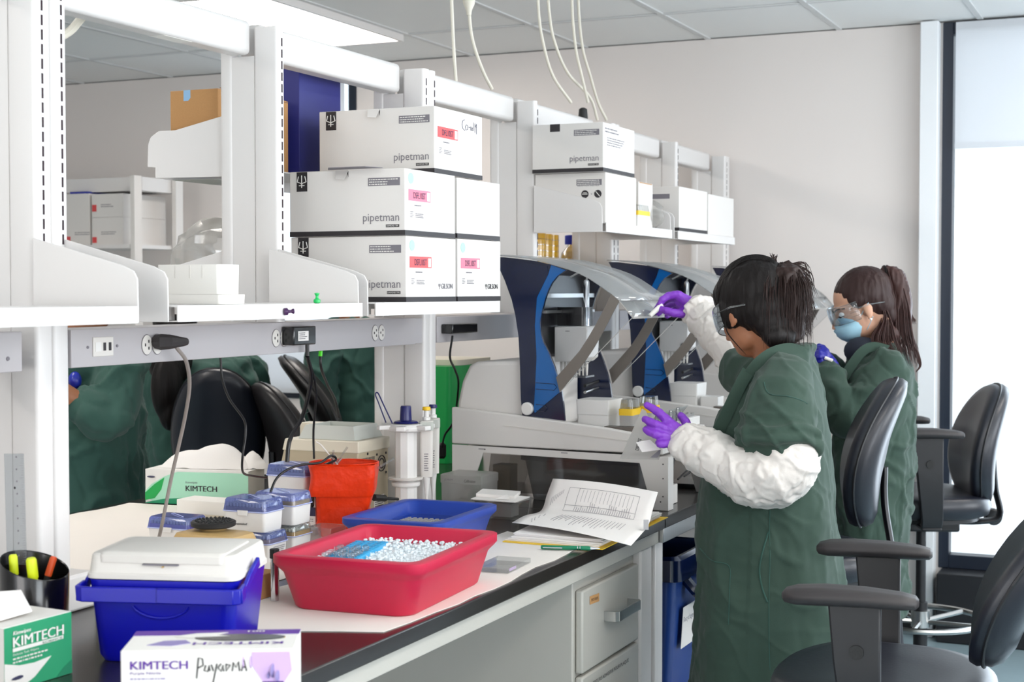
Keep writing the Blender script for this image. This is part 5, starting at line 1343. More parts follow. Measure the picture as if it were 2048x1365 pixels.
# ================================================================== LIQUID HANDLING MACHINES
def machine(label):
    RX0, RX1 = 3.94, 4.36
    t = thing('liquid_handler', label, 'machine', (4.15, 1.62, BZ), 0, 'liquid handling machines in a row on the bench')
    def yz(x, pts): return [(x, y, z) for y, z in pts]
    # stand: bent sheet-metal legs under the deck, near and far
    for x in (RX0 + .003, RX1 - .008):
        m = MB()
        m.prism(yz(x, [(1.967, B0), (1.967, 1.068), (1.30, 1.060), (1.30, B0), (1.346, B0), (1.384, 1.040), (1.865, 1.048), (1.915, B0)]), (.005, 0, 0))
        o = m.build('side_leg', 'robot_white', t, bevel=.001)
    m = MB(); m.box(RX0 + .008, RX1 - .008, 1.30, 1.304, B0, 1.058); 
    MB().box(RX0 + .0085, RX0 + .05, 1.3005, 1.304, B0, 1.058).build('front_flange', 'robot_white', t)
    MB().box(RX1 - .05, RX1 - .0085, 1.3005, 1.304, B0, 1.058).build('front_flange', 'robot_white', t)
    m = MB(); m.box(RX0 + .0085, RX1 - .0085, 1.3045, 1.96, 1.052, 1.0575); m.build('stand_top', 'robot_white', t)
    m = MB()
    for (y, z) in ((1.315, .95), (1.315, 1.0), (1.315, 1.04), (1.322, .935), (1.86, 1.058)): m.lathe([(.002, 0), (.002, -.001)], (RX0 + .003, y, z), 8, axis='X')
    m.build('screws', 'print_black', t)
    for (a, b) in ((1.88, .02), (1.62, .02), (1.42, .02)): MB().box(RX0 + .0018, RX0 + .003, a - b, a, 1.0575, 1.0595).build('vent_notch', 'print_grey', t)
    # base housing: tall at the rear, deck sloping to the front
    prof = [(1.967, 1.070), (1.967, 1.178), (1.74, 1.160), (1.60, 1.146), (1.48, 1.134), (1.36, 1.118), (1.315, 1.10), (1.315, 1.066)]
    for x in (RX0, RX1 - .022):
        m = MB(); m.prism(yz(x, prof), (.022, 0, 0)); m.build('side_skirt', 'robot_white', t, bevel=.004)
    m = MB(); m.box(RX0 + .0225, RX1 - .0225, 1.316, 1.965, 1.067, 1.112); m.box(RX0 + .0225, RX1 - .0225, 1.315, 1.60, 1.112, 1.118); m.build('deck', 'robot_white', t, bevel=.002)
    m = MB(); m.prism(yz(RX0 - .0012, [(1.80, 1.128), (1.30 + .12, 1.100), (1.42, 1.104), (1.80, 1.132)]), (.001, 0, 0)); m.build('moulded_line', 'plastic_offwhite', t)
    m = MB(); m.prism(yz(RX0 + .03, [(1.965, 1.113), (1.963, 1.19), (1.948, 1.255), (1.925, 1.300), (1.90, 1.312), (1.745, 1.318), (1.72, 1.30), (1.72, 1.113)]), (RX1 - RX0 - .06, 0, 0))
    m.build('rear_housing', 'robot_white', t, bevel=.012, seg=3)
    # blue side plates
    outer = [(1.835, 1.618), (1.80, 1.617), (1.731, 1.609), (1.70, 1.605), (1.653, 1.594), (1.606, 1.579), (1.633, 1.563), (1.650, 1.543), (1.661, 1.523), (1.672, 1.495), (1.680, 1.466), (1.686, 1.440), (1.687, 1.423), (1.684, 1.395), (1.677, 1.373), (1.661, 1.345), (1.642, 1.302), (1.630, 1.267), (1.621, 1.232), (1.615, 1.193), (1.611, 1.149),
             (1.744, 1.161), (1.747, 1.206), (1.750, 1.30), (1.752, 1.365), (1.763, 1.437), (1.778, 1.494), (1.80, 1.55), (1.825, 1.60)]
    blue = [(1.70, 1.6045), (1.653, 1.5935), (1.608, 1.5785), (1.634, 1.562), (1.651, 1.543), (1.662, 1.523), (1.673, 1.495), (1.681, 1.466), (1.687, 1.440), (1.688, 1.423), (1.685, 1.395), (1.678, 1.373), (1.662, 1.345), (1.643, 1.302), (1.631, 1.267), (1.6225, 1.234), (1.705, 1.168), (1.715, 1.163), (1.728, 1.162), (1.738, 1.168), (1.742, 1.18), (1.744, 1.205)]
    navy_front = [(1.6885, 1.45), (1.712, 1.50), (1.70, 1.40), (1.695, 1.30), (1.70, 1.22)]
    for x, front in ((RX0 + .010, 1), (RX1 - .018, 0)):
        m = MB(); m.prism(yz(x, outer), (.008, 0, 0)); sp = m.build('side_plate', 'plate_navy', t, bevel=.0008)
        if front:
            bl = [p for p in blue[1:15]] + [(1.6225, 1.234), (1.7035, 1.169), (1.706, 1.18), (1.702, 1.25), (1.698, 1.33), (1.703, 1.42), (1.697, 1.50), (1.662, 1.566)]
            m = MB(); m.prism(yz(x - .0032, bl), (.003, 0, 0)); m.build('blue_overlay', 'plate_blue', sp)
            m = MB(); m.prism(yz(x - .0028, [(1.704, 1.169)] + [(1.7475, 1.21), (1.744, 1.175), (1.735, 1.164), (1.72, 1.161)][::-1] + [(1.750, 1.30), (1.755, 1.39), (1.765, 1.45), (1.78, 1.51), (1.80, 1.56), (1.78, 1.59), (1.73, 1.60), (1.665, 1.59), (1.6625, 1.567), (1.6975, 1.50), (1.7035, 1.42), (1.6985, 1.33), (1.7025, 1.25), (1.7065, 1.18)]), (.0026, 0, 0))
            m.build('dark_overlay', 'plate_navy', sp)
            m = MB(); m.lathe([(.0185, 0), (.0185, -.008), (.016, -.010)], (x - .0034, 1.725, 1.181), 24, axis='X')
            for v_ in m.v: v_.x = x - .0034 - abs(v_.x - (x - .0034))
            m.build('pivot_cap', 'plastic_white', sp)
            for zc in (1.245, 1.183):
                y0_, y1_ = (1.635, 1.70) if zc > 1.2 else (1.665, 1.70)
                pts = [(x - .0036, y, z) for y, z in ((y1_, zc + .011), (y0_ + .008, zc + .009), (y0_, zc), (y0_ + .008, zc - .009), (y1_, zc - .007))]
                MB().tube(pts, .0009, 5).build('moulded_recess', 'plate_navy', sp)
    # inside: dark back panel and rails
    m = MB(); m.box(RX0 + .019, RX1 - .019, 1.70, 1.712, 1.335, 1.565); m.build('back_panel', 'smoke_panel', t)
    m = MB(); m.box(RX0 + .019, RX1 - .019, 1.672, 1.699, 1.50, 1.512); m.box(RX0 + .019, RX1 - .019, 1.672, 1.699, 1.455, 1.463); m.build('gantry_rail', 'steel', t)
    m = MB(); m.box(RX0 + .019, RX1 - .019, 1.712, 1.716, 1.325, 1.40); m.build('rear_window', 'print_grey', t)
    for z in (1.232, 1.212): MB().tube([(RX1 - .13, 1.66, z), (RX1 - .02, 1.66, z + .008)], .005, 8).build('guide_rod', 'rubber_black' if z > 1.22 else 'steel', t)
    patch((RX1 - .0185, 1.705, 1.166), NX, ZZ, .06, .016, 'plastic_offwhite', t, 'serial_label'); fine_print((RX1 - .0192, 1.70, 1.169), NX, ZZ, .045, .01, 2, 'print_grey', t, 3)
    # pipetting head
    hx = RX0 + .12
    m = MB(); m.prism([(hx, y, z) for y, z in ((1.69, 1.415), (1.59, 1.417), (1.586, 1.408), (1.59, 1.325), (1.605, 1.312), (1.69, 1.312))], (.10, 0, 0)); hd = m.build('pipetting_head', 'robot_white', t, bevel=.003)
    fine_print((hx - .0004, 1.655, 1.40), NX, ZZ, .014, .005, 1, 'print_black', hd, 2)
    m = MB(); m.lathe([(.008, 0), (.008, -.004)], (hx, 1.603, 1.335), 16, axis='X')
    for v_ in m.v: v_.x = hx - abs(v_.x - hx)
    m.build('knob', 'steel', hd)
    m = MB()
    for k in range(8): m.lathe([(.0028, 1.272), (.0048, 1.298), (.0048, 1.3115)], (hx + .03, 1.680 - .0115 * k, 0), 8)
    m.build('nozzles', 'plastic_offwhite', hd)
    m = MB(); m.box(hx + .01, hx + .08, 1.595, 1.695, 1.266, 1.2715); m.build('tip_plate', 'clear_plastic', hd)
    m = MB(); m.rings([rrect(hx + .05, 1.645, .035, .045, .01, z) for z in (1.4175, 1.468, 1.472)]); m.build('head_motor', 'plastic_black', t)
    MB().lathe([(.009, 1.416), (.009, 1.545), (.006, 1.552)], (hx + .045, 1.607, 0), 14).build('head_cylinder', 'chrome', t)
    MB().tube(spline([(hx + .045, 1.607, 1.551), (hx + .04, 1.60, 1.57), (hx + .05, 1.625, 1.576), (hx + .05, 1.66, 1.56)], 5), .003, 6).build('air_tube', 'plastic_white', t)
    # clear curved cover with dark side straps
    arc = [(1.835, 1.624), (1.805, 1.6225), (1.760, 1.618), (1.716, 1.613), (1.660, 1.600), (1.600, 1.583), (1.565, 1.571), (1.532, 1.555), (1.50, 1.535), (1.466, 1.512), (1.442, 1.492)]
    m = MB(); n = len(arc)
    vs = [(RX0 - .004, y, z) for y, z in arc] + [(RX1 + .004, y, z) for y, z in arc]
    m.add(vs, [(i, i + 1, n + i + 1, n + i) for i in range(n - 1)])
    cv = m.build('clear_cover', 'clear_cover', t, solid=.004)
    m = MB(); m.add([(RX0 - .004, 1.442, 1.491), (RX1 + .004, 1.442, 1.491), (RX1 + .004, 1.403, 1.446), (RX0 - .004, 1.403, 1.446)], [(0, 1, 2, 3)])
    m.build('cover_lip', 'clear_cover', cv, solid=.004)
    m = MB(); m.box(RX0 - .004, RX1 + .004, 1.400, 1.404, 1.442, 1.448); m.build('lip_edge', 'bag_frost', cv)
    for x in (RX0 + .10, RX0 + .22):
        m = MB(); m.tube([(x, 1.441, 1.489), (x, 1.402, 1.443)], .004, 6); m.build('lip_rib', 'clear_plastic', cv)
    s_in = [(1.632, 1.274), (1.595, 1.313), (1.561, 1.350), (1.537, 1.385), (1.512, 1.425), (1.488, 1.468), (1.466, 1.511)]
    s_out = [(1.442, 1.491), (1.466, 1.448), (1.494, 1.397), (1.518, 1.358), (1.546, 1.318), (1.582, 1.276), (1.621, 1.232)]
    for x in (RX0 - .006, RX1 + .003):
        m = MB(); m.prism(yz(x, s_in + s_out), (.003, 0, 0)); m.build('cover_strap', 'strap_grey', cv)
        flap = [(1.606, 1.579), (1.6, 1.583), (1.532, 1.555), (1.466, 1.512), (1.403, 1.446), (1.621, 1.232), (1.63, 1.267), (1.642, 1.302), (1.661, 1.345), (1.677, 1.373), (1.687, 1.423), (1.68, 1.466), (1.661, 1.523), (1.633, 1.563)]
        m = MB(); m.add(yz(x + .0015, flap), [tuple(range(len(flap)))]); m.build('cover_side', 'clear_side', cv)
        m = MB(); m.tube(yz(x + .0015, [(1.403, 1.446), (1.621, 1.232)]), .0012, 5); m.tube(yz(x + .0015, [(1.442, 1.491), (1.403, 1.446)]), .002, 5); m.build('side_edge', 'bag_frost', cv)
    fine_print((RX0 + .03, 1.46, 1.509), NY, (0, .75, .6), .10, .008, 2, 'print_grey', cv, 8)
    return t
def deck_items(dx, first):
    nm = 'nearest' if first else ('second' if dx < 1 else 'farthest')
    X = 3.99 + dx
    t = thing('white_rack', 'stacked white tip racks on the deck of the %s machine' % nm, 'rack', (X + .07, 1.55, 1.118), 0, None)
    m = tapered(MB(), X + .063, 1.545, [(.052, .046, .005, 1.1185), (.054, .048, .005, 1.165)]); m.build('lower_rack', 'plastic_white', t)
    tapered(MB(), X + .063, 1.545, [(.055, .049, .005, 1.1655), (.057, .051, .005, 1.208)]).build('upper_rack', 'plastic_white', t)
    if first:
        rack_box(X + .01, X + .085, 1.425, 1.468, 1.1185, .092, 'yellow-banded tip box on the nearest machine, beside the white racks', base='rack_frost')
        rack_box(X + .105, X + .18, 1.400, 1.445, 1.1185, .095, 'second yellow-banded tip box on the nearest machine deck', base='rack_frost')
    else:
        t = thing('white_rack', 'low white rack at the front of the %s machine deck' % nm, 'rack', (X + .07, 1.46, 1.118))
        tapered(MB(), X + .05, 1.455, [(.035, .03, .004, 1.1185), (.036, .031, .004, 1.165)]).build('body', 'plastic_white', t)
    t = thing('metal_block', 'flat steel cooling block on the %s machine deck' % nm, 'block', (X + .05, 1.39, 1.1187))
    MB().box(X - .02, X + .02, 1.398, 1.50 if first else 1.43, 1.1190, 1.136).build('block', 'dark_steel', t, bevel=.001)
r1 = machine('nearest liquid handling machine, open clear cover and bright blue side plate')
deck_items(0, True)
r2 = copy_tree(r1, (.84, -.04, 0), label='second liquid handling machine behind the raised gloved hand')
deck_items(.84, False)
r3 = copy_tree(r1, (2.2, 0, 0), label='farthest liquid handling machine, mostly hidden behind both people')
deck_items(2.2, False)
# tray of small metal parts on the first machine's front deck
t = thing('tube_tray', 'white tray of small metal tubes at the front of the nearest machine', 'tray', (4.24, 1.40, 1.1187))
MB().box(4.16, 4.335, 1.33, 1.375, 1.119, 1.145).build('tray', 'plastic_white', t, bevel=.002)
m = MB(); rnd = random.Random(2)
for k in range(26): m.lathe([(.004, 1.1455), (.004, 1.153 + rnd.uniform(0, .004))], (4.17 + .012 * (k // 2), 1.345 + .016 * (k % 2), 0), 7)
m.build('tubes', 'steel', t)
# storage under the first machine
t = thing('storage_bin', 'frosted grey bin stored under the nearest machine', 'bin', (4.15, 1.6, BZ))
m = MB(); rs = [rrect(4.15, 1.575, a, b, .03, z, 5) for a, b, z in ((.15, .165, B0), (.165, .185, 1.025), (.175, .195, 1.028), (.175, .195, 1.042))]
m.rings(rs); m.build('body', 'tub_frost', t)
m = MB(); m.add([(3.952, 1.39, .935), (3.952, 1.86, .935), (3.952, 1.845, 1.045), (3.952, 1.39, 1.04)], [(0, 1, 2, 3)]); 
m.build('smoked_panel', 'smoke', t)
q = at(1000, 940, X=3.965)
plain_box('beige_block', 'small beige block standing under the nearest machine left of the bin', 3.965, 4.02, 1.79, 1.845, B0, 1.012, 'beige')
plain_box('white_carton', 'little white carton behind the right leg of the nearest machine', 4.02, 4.12, 1.33, 1.38, B0, .965, 'box_white')
plain_box('tablet', 'flat black tablet on the bench behind the nearest machine', 4.42, 4.60, 1.33, 1.47, B0, .925, 'plastic_black', 'tablet')
m = MB(); m.tube(spline([(4.40, 1.40, .95), (4.48, 1.36, .985), (4.60, 1.34, .97), (4.72, 1.36, .935)], 8), .003, 6); m.tube(spline([(4.40, 1.42, .94), (4.5, 1.40, .97), (4.66, 1.38, .95)], 8), .003, 6)
m.build('black_cable', 'cable_black', None, 'black cables looping over the flat tablet', 'cable')
# green bin with a cream lid, rear
q = thing('green_bin', 'green bin with a cream lid on the rear bench behind the machines', 'bin', (4.6, 2.5, BZ))
a = at(897, 860, Y=2.35); xg = a.x
tapered(MB(), xg + .17, 2.46, [(.15, .10, .02, B0), (.17, .115, .02, 1.255)]).build('body', 'tray_green', q)
tapered(MB(), xg + .20, 2.46, [(.14, .12, .02, 1.256), (.14, .12, .02, 1.275)]).build('lid', 'beige_light', q)
plain_box('small_orange_strip', 'orange strip tool lying on the rear bench beside the green bin', xg - .09, xg + .0, 2.33, 2.345, 1.125, 1.131, 'orange', 'tool') if False else None
blue_box(4.05, 4.14, 2.22, 2.36, BZ + .001, .075, 'blue-lidded box on the rear bench between stand and machine', tray='lilac_grey', clasp=False)
# ================================================================== BIN UNDER THE SECOND BENCH
t = thing('recycling_bin', 'tall dark blue bin with a handled rim standing under the bench', 'bin', (4.2, 1.50, 0))
bx0, by0 = 4.16, 1.50
tapered(MB(), bx0, by0, [(.13, .15, .03, .001), (.14, .165, .03, .30), (.146, .175, .03, .31), (.165, .20, .03, .70)]).build('body', 'bin_blue', t)
m = MB(); rs = [rrect(bx0, by0, a, b, .03, z, 5) for a, b, z in ((.168, .203, .701), (.182, .222, .705), (.182, .222, .765), (.172, .212, .775), (.160, .198, .772), (.150, .185, .66))]
m.rings(rs); m.build('rim', 'plate_navy', t)
m = MB(); m.tube(spline([(bx0 - .07, by0 - .20, .70), (bx0 - .07, by0 - .245, .655), (bx0, by0 - .255, .635), (bx0 + .07, by0 - .245, .655), (bx0 + .07, by0 - .20, .70)], 6), .016, 8); m.build('handle', 'plate_navy', t)
patch((bx0 - .10, by0 - .200, .50), NY, (0, -.06, 1), .12, .12, 'paper', t, 'paper_label'); lettering('Recyclage', (bx0 - .09, by0 - .204, .57), NY, (0, -.06, 1), .09, .02, 'print_navy', t)

# ================================================================== LAB CHAIRS
def chair(label, x, y, rot, seat_z=.735, arms=True, leather='leather', back_h=.44, back_w=.42, lean=10, lift=.10, group='upholstered laboratory chairs', ring=True, aw=.285, arm_z=None, sd=1.0, bx=0.0):
    """front of the chair looks along local +x"""
    t = thing('lab_chair', label, 'chair', (x, y, 0), rot, group)
    L = dict(local=True)
    # seat cushion
    m = MB(); rs = []
    for z, k in ((seat_z - .075, .86), (seat_z - .065, .96), (seat_z - .035, 1.0), (seat_z - .012, .975), (seat_z - .003, .93), (seat_z + .002, .80), (seat_z - .004, .45)):
        ring = []
        for j in range(40):
            a = 2 * PI * j / 40; c_, s_ = math.cos(a), math.sin(a)
            ex = (abs(c_) ** .8) * (1 if c_ > 0 else -1); ey = (abs(s_) ** .8) * (1 if s_ > 0 else -1)
            ring.append(Vector((.235 * k * ex * sd, .25 * k * ey * (1 if c_ > 0 else .96), z + .008 * (ey * ey) * (1 if z > seat_z - .02 else 0) - .02 * max(0, ex - .5) * k)))
        rs.append(ring)
    m.rings(rs); m.build('seat', leather, t, angle=60, **L)
    m = MB(); m.rings([[Vector((.20 * math.cos(2 * PI * j / 24), .20 * math.sin(2 * PI * j / 24), z)) for j in range(24)] for z in (seat_z - .092, seat_z - .076)]); m.build('seat_pan', 'chair_plastic', t, **L)
    # backrest: curved oval cushion
    la = R(lean); zc = seat_z + lift + back_h / 2
    def bk(u, v_, w):   # u across, v up (from centre), w toward the front
        curve = .035 * (u / (back_w / 2)) ** 2 + .03 * math.cos(PI * v_ / back_h)
        px = -.235 + bx + w + curve; 
        return Vector((px * 1.0 - v_ * math.sin(la), u, zc + v_ * math.cos(la)))
    m = MB(); rs = []
    def outline(k, w):
        ring = []
        for j in range(44):
            a = 2 * PI * j / 44; c_, s_ = math.cos(a), math.sin(a)
            uu = (abs(c_) ** .85) * (1 if c_ > 0 else -1) * back_w / 2 * (1 - .10 * s_ * (1 if s_ > 0 else .6)) * k
            ring.append(bk(uu, (abs(s_) ** .9) * (1 if s_ > 0 else -1) * back_h / 2 * k, w))
        return ring
    for k, w in ((.35, -.045), (.8, -.042), (.95, -.030), (1.0, -.010), (.99, .004), (1.0, .018), (.965, .034), (.85, .044), (.4, .046)): rs.append(outline(k, w))
    m.rings(rs); bo = m.build('backrest', leather, t, angle=60, **L)
    ol = outline(1.004, .004); MB().tube(ol + [ol[0]], .004, 6, cap=False).build('piping', 'chair_plastic', bo, **L)
    m = MB(); m.tube(spline([(-.05, 0, seat_z - .105), (-.20, 0, seat_z - .107), (-.275 + bx, 0, seat_z - .085), bk(0, -.36 * back_h, -.062), bk(0, -.10 * back_h, -.05)], 5), .024, 10, flat=.45); m.build('back_bar', 'chair_plastic', t, angle=60, **L)
    m = MB(); m.lathe([(.024, -.02), (.03, -.016), (.03, .016), (.024, .02)], (-.27, -.075, seat_z - .10), 18, axis='Y'); m.build('tilt_knob', 'chair_plastic', t, **L)
    m = MB(); m.box(-.12, .10, -.08, .08, seat_z - .135, seat_z - .093); m.build('mechanism', 'chair_plastic', t, bevel=.008, **L)
    m = MB(); m.tube([(.02, -.08, seat_z - .115), (.04, -.20, seat_z - .12), (.04, -.27, seat_z - .125)], .006, 6); m.build('lever', 'chair_plastic', t, **L)
    MB().lathe([(.025, .14), (.025, .40), (.018, .401), (.018, seat_z - .13)], (0, 0, 0), 18).build('gas_column', 'chair_plastic', t, **L)
    m = MB()
    for k in range(5):
        a = 2 * PI * k / 5 + .3; d = Vector((math.cos(a), math.sin(a), 0)); p = Vector((-d.y, d.x, 0))
        rr_ = []
        for s_, w, z0, z1 in ((.02, .03, .10, .15), (.15, .026, .10, .14), (.30, .018, .085, .105)):
            q = d * s_; rr_.append([q - p * w + ZZ * z0, q + p * w + ZZ * z0, q + p * w * .8 + ZZ * z1, q - p * w * .8 + ZZ * z1])
        m.rings(rr_)
    m.build('star_base', 'chair_plastic', t, bevel=.003, **L)
    for k in range(5):
        a = 2 * PI * k / 5 + .3; d = Vector((math.cos(a), math.sin(a), 0))
        m = MB(); c_ = d * .29
        for s_ in (-1, 1):
            ax = Vector((-d.y, d.x, 0)); m.tube([c_ + ax * s_ * .012 + ZZ * .028, c_ + ax * s_ * .026 + ZZ * .028], .027, 14)
        m.tube([c_ + ZZ * .03, c_ + ZZ * .09], .008, 8); m.build('caster', 'rubber_black', t, **L)
    if ring:
        m = MB(); rz = .34
        m.tube([(.225 * math.cos(2 * PI * k / 36), .225 * math.sin(2 * PI * k / 36), rz) for k in range(37)], .011, 8, cap=False)
        for k in range(5):
            a = 2 * PI * k / 5; m.tube([(.03 * math.cos(a), .03 * math.sin(a), rz - .01), (.222 * math.cos(a), .222 * math.sin(a), rz)], .009, 6)
        m.lathe([(.034, rz - .03), (.034, rz + .03)], (0, 0, 0), 16); m.build('foot_ring', 'steel', t, **L)
    if arms:
        az = arm_z or seat_z + .20
        for s_ in (-1, 1):
            yv = aw * s_
            m = MB(); rs = []
            for xx, hw, hz in ((-.155, .012, .006), (-.148, .028, .011), (-.12, .037, .014), (-.04, .043, .016), (.05, .045, .017), (.11, .040, .016), (.135, .026, .012), (.142, .010, .005)):
                zz = az - .014 - .006 * (xx / .15) ** 2; xx = xx * .87 + .05
                rs.append([Vector((xx, yv + hw * math.cos(2 * PI * j / 20) * 1.0, zz + hz * max(-1, min(1, 1.25 * math.sin(2 * PI * j / 20))))) for j in range(20)])
            m.rings(rs); pd = m.build('arm_pad', 'arm_pad', t, angle=50, **L)
            m = MB(); r0, r1 = [], []
            m.rings([[Vector((.00 + .035 + dx_, yv + dy, az - .028)) for dx_, dy in ((-.05, -.013), (.05, -.013), (.05, .013), (-.05, .013))],
                     [Vector((.03 + dx_, yv + dy, az - .14)) for dx_, dy in ((-.045, -.014), (.045, -.014), (.045, .014), (-.045, .014))],
                     [Vector((.02 + dx_, yv + dy, seat_z - .06)) for dx_, dy in ((-.036, -.012), (.036, -.012), (.036, .012), (-.036, .012))],
                     [Vector((.02 + dx_, yv * .95 + dy, seat_z - .092)) for dx_, dy in ((-.034, -.012), (.034, -.012), (.034, .012), (-.034, .012))]])
            m.box(-.014, .054, min(yv * .5, yv), max(yv * .5, yv), seat_z - .10, seat_z - .088)
            ap = m.build('arm_post', 'chair_plastic', t, bevel=.004, **L)
            m = MB(); m.lathe([(.014, -.018), (.014, .018)], (.03, yv, az - .12), 18, axis='Y'); m.build('arm_button', 'rubber_black', ap, **L)
    return t
chair('empty dark laboratory chair in front at lower right, both armrests in view', 3.176, .571, R(96), seat_z=.725, arm_z=.945, lean=30, back_h=.46, lift=.0, group=None, aw=.281, bx=-.088)
chair('blue-black laboratory chair with a tall back standing between the two people', 4.32, 1.03, R(103), seat_z=.775, arms=False, lean=13, lift=.06, group=None)
chair('dark laboratory chair standing in front of the tall bright window', 5.50, .86, R(110), seat_z=.80, arm_z=1.05, lean=9, lift=-.05, group=None)
chair('large blue-black chair seen under the rail, holding the long-haired person', 4.775, 3.365, R(30), seat_z=.76, arms=False, back_h=.48, back_w=.34, lift=.0, group=None)
chair('low dark chair seen under the rail, in front of the tilted one', 4.84, 2.90, R(-42), seat_z=.72, arms=False, leather='leather_brown', lift=.03, lean=14, group=None)
chair('tilted dark chair seen under the rail beside the standing green coat', 5.40, 3.09, R(-60), seat_z=.82, arms=False, leather='leather_brown', lean=28, lift=.02, group=None)
# ================================================================== PEOPLE
def ell_ring(c, rx, ry, n=28, rot=0.0, sq=.9):
    out = []
    for j in range(n):
        a = 2 * PI * j / n; u, w = math.cos(a), math.sin(a)
        u = abs(u) ** sq * (1 if u > 0 else -1) * rx; w = abs(w) ** sq * (1 if w > 0 else -1) * ry
        out.append(Vector((c[0] + u * math.cos(rot) - w * math.sin(rot), c[1] + u * math.sin(rot) + w * math.cos(rot), c[2])))
    return out
def limb(mb, pts, rad, n=14):
    """tapered closed limb with round ends"""
    P_ = spline(pts, 5); r_ = lerpl(rad, 5)
    mb.tube(P_, r_, n); mb.ball(P_[0], r_[0] * .98, 12, 8); mb.ball(P_[-1], r_[-1] * .98, 12, 8)
def head_frame(c, fwd):
    f = Vector(fwd).normalized(); l = Vector((0, 0, 1)).cross(f).normalized(); u = f.cross(l).normalized()
    Mx = Matrix((f, l, u)).transposed()
    return lambda x, y, z: Vector(c) + Mx @ Vector((x, y, z)), Mx
def head_shapes(mb, hf, Mx, s=1.0):
    def b(x, y, z, rx, ry, rz): mb.ball(hf(x * s, y * s, z * s), (rx * s, ry * s, rz * s), 20, 14, mtx=Mx)
    b(-.012, 0, .035, .094, .074, .088)          # skull
    b(.022, 0, -.018, .066, .062, .082)          # face
    b(.040, 0, -.074, .036, .040, .030)          # chin
    b(.018, .030, -.062, .044, .026, .030); b(.018, -.030, -.062, .044, .026, .030)   # jaw
    b(.060, .030, -.022, .020, .020, .022); b(.060, -.030, -.022, .020, .020, .022)   # cheeks
    b(.066, 0, .024, .024, .050, .014)           # brow
    mb.tube([hf(.084 * s, 0, .012 * s), hf(.096 * s, 0, -.010 * s), hf(.108 * s, 0, -.030 * s), hf(.088 * s, 0, -.038 * s)], [.007 * s, .009 * s, .012 * s, .009 * s], 10)
    for k in (-1, 1): b(.093, .010 * k, -.033, .010, .008, .007)
    b(.078, 0, -.052, .014, .022, .006); b(.076, 0, -.062, .014, .020, .006)          # lips
    for k in (-1, 1):
        b(-.004, .074 * k, -.008, .016, .008, .029); b(.002, .076 * k, -.030, .008, .005, .010)
def crease(co, sc, seed, sharp=7.0):
    """thin raised folds along wandering lines"""
    q = Vector((co.x * sc[0] + seed, co.y * sc[1] - seed, co.z * sc[2]))
    v = noise.noise(q + Vector((noise.noise(q * 1.7) * .5, 0, 0)))
    return max(0.0, 1 - abs(v) * sharp)
def ridges(co, sc, seed):
    q = Vector((co.x * sc[0] + seed, co.y * sc[1], co.z * sc[2]))
    return 1 - 2 * abs(noise.noise(q))
def cloth(amp, sc, seed, amp2=0.0, sc2=(30, 30, 30)):
    def f(co, n):
        d = amp * (ridges(co, sc, seed) - .5)
        if amp2: d += amp2 * noise.noise(Vector((co.x * sc2[0], co.y * sc2[1], co.z * sc2[2] + seed)))
        return n * d
    return f
def glove(name, chains, palm, m, parent, voxel=.0026):
    """chains = fingers as lists of (point, radius); palm = list of capsules (a, ra, b, rb)"""
    mb = MB()
    for ch in chains:
        for i in range(len(ch) - 1):
            (a, ra), (b, rb) = ch[i], ch[i + 1]
            mb.tube([a, a.lerp(b, .5), b], [ra, (ra + rb) / 2, rb], 10)
            mb.ball(a, ra, 10, 8)
        mb.ball(ch[-1][0], ch[-1][1], 10, 8)
    for a, ra, b, rb in palm:
        mb.tube([a, b], [ra, rb], 12); mb.ball(a, ra, 12, 8); mb.ball(b, rb, 12, 8)
    return baked_part(name, mb, m, parent, voxel, 2, cloth(.0012, (60, 60, 60), 3))
def strand_mesh(name, paths, r, m, parent):
    mb = MB()
    for p in paths:
        k = len(p); mb.tube(p, [r * (1 - .85 * (i / (k - 1)) ** 2) for i in range(k)], 4, cap=False)
    return mb.build(name, m, parent, angle=180)
def wav(v, s, rnd): return v + Vector((rnd.uniform(-s, s), rnd.uniform(-s, s), rnd.uniform(-s, s)))
def legs(mb, base, hip_z, sep, y_off=(0, 0), r=(.085, .06, .045)):
    for s_, yo in ((-1, y_off[0]), (1, y_off[1])):
        x = base[0] + s_ * sep; y = base[1]
        limb(mb, [(x, y, hip_z), (x, y + yo * .5 + .01, hip_z * .55), (x, y + yo - .01, .09)], [r[0], r[1], r[2]])
def shoe(base, par, sgn=1, label=None):
    for x in (-1, 1):
        m = MB(); c = Vector((base[0] + x * .10, base[1], 0))
        m.rings([rrect(c.x, c.y + .05 * sgn, a, b, .035, z, 5) for a, b, z in ((.044, .125, .001), (.048, .132, .02), (.045, .125, .045), (.036, .09, .075), (.034, .05, .10))])
        m.build('shoe', 'shoe', par)

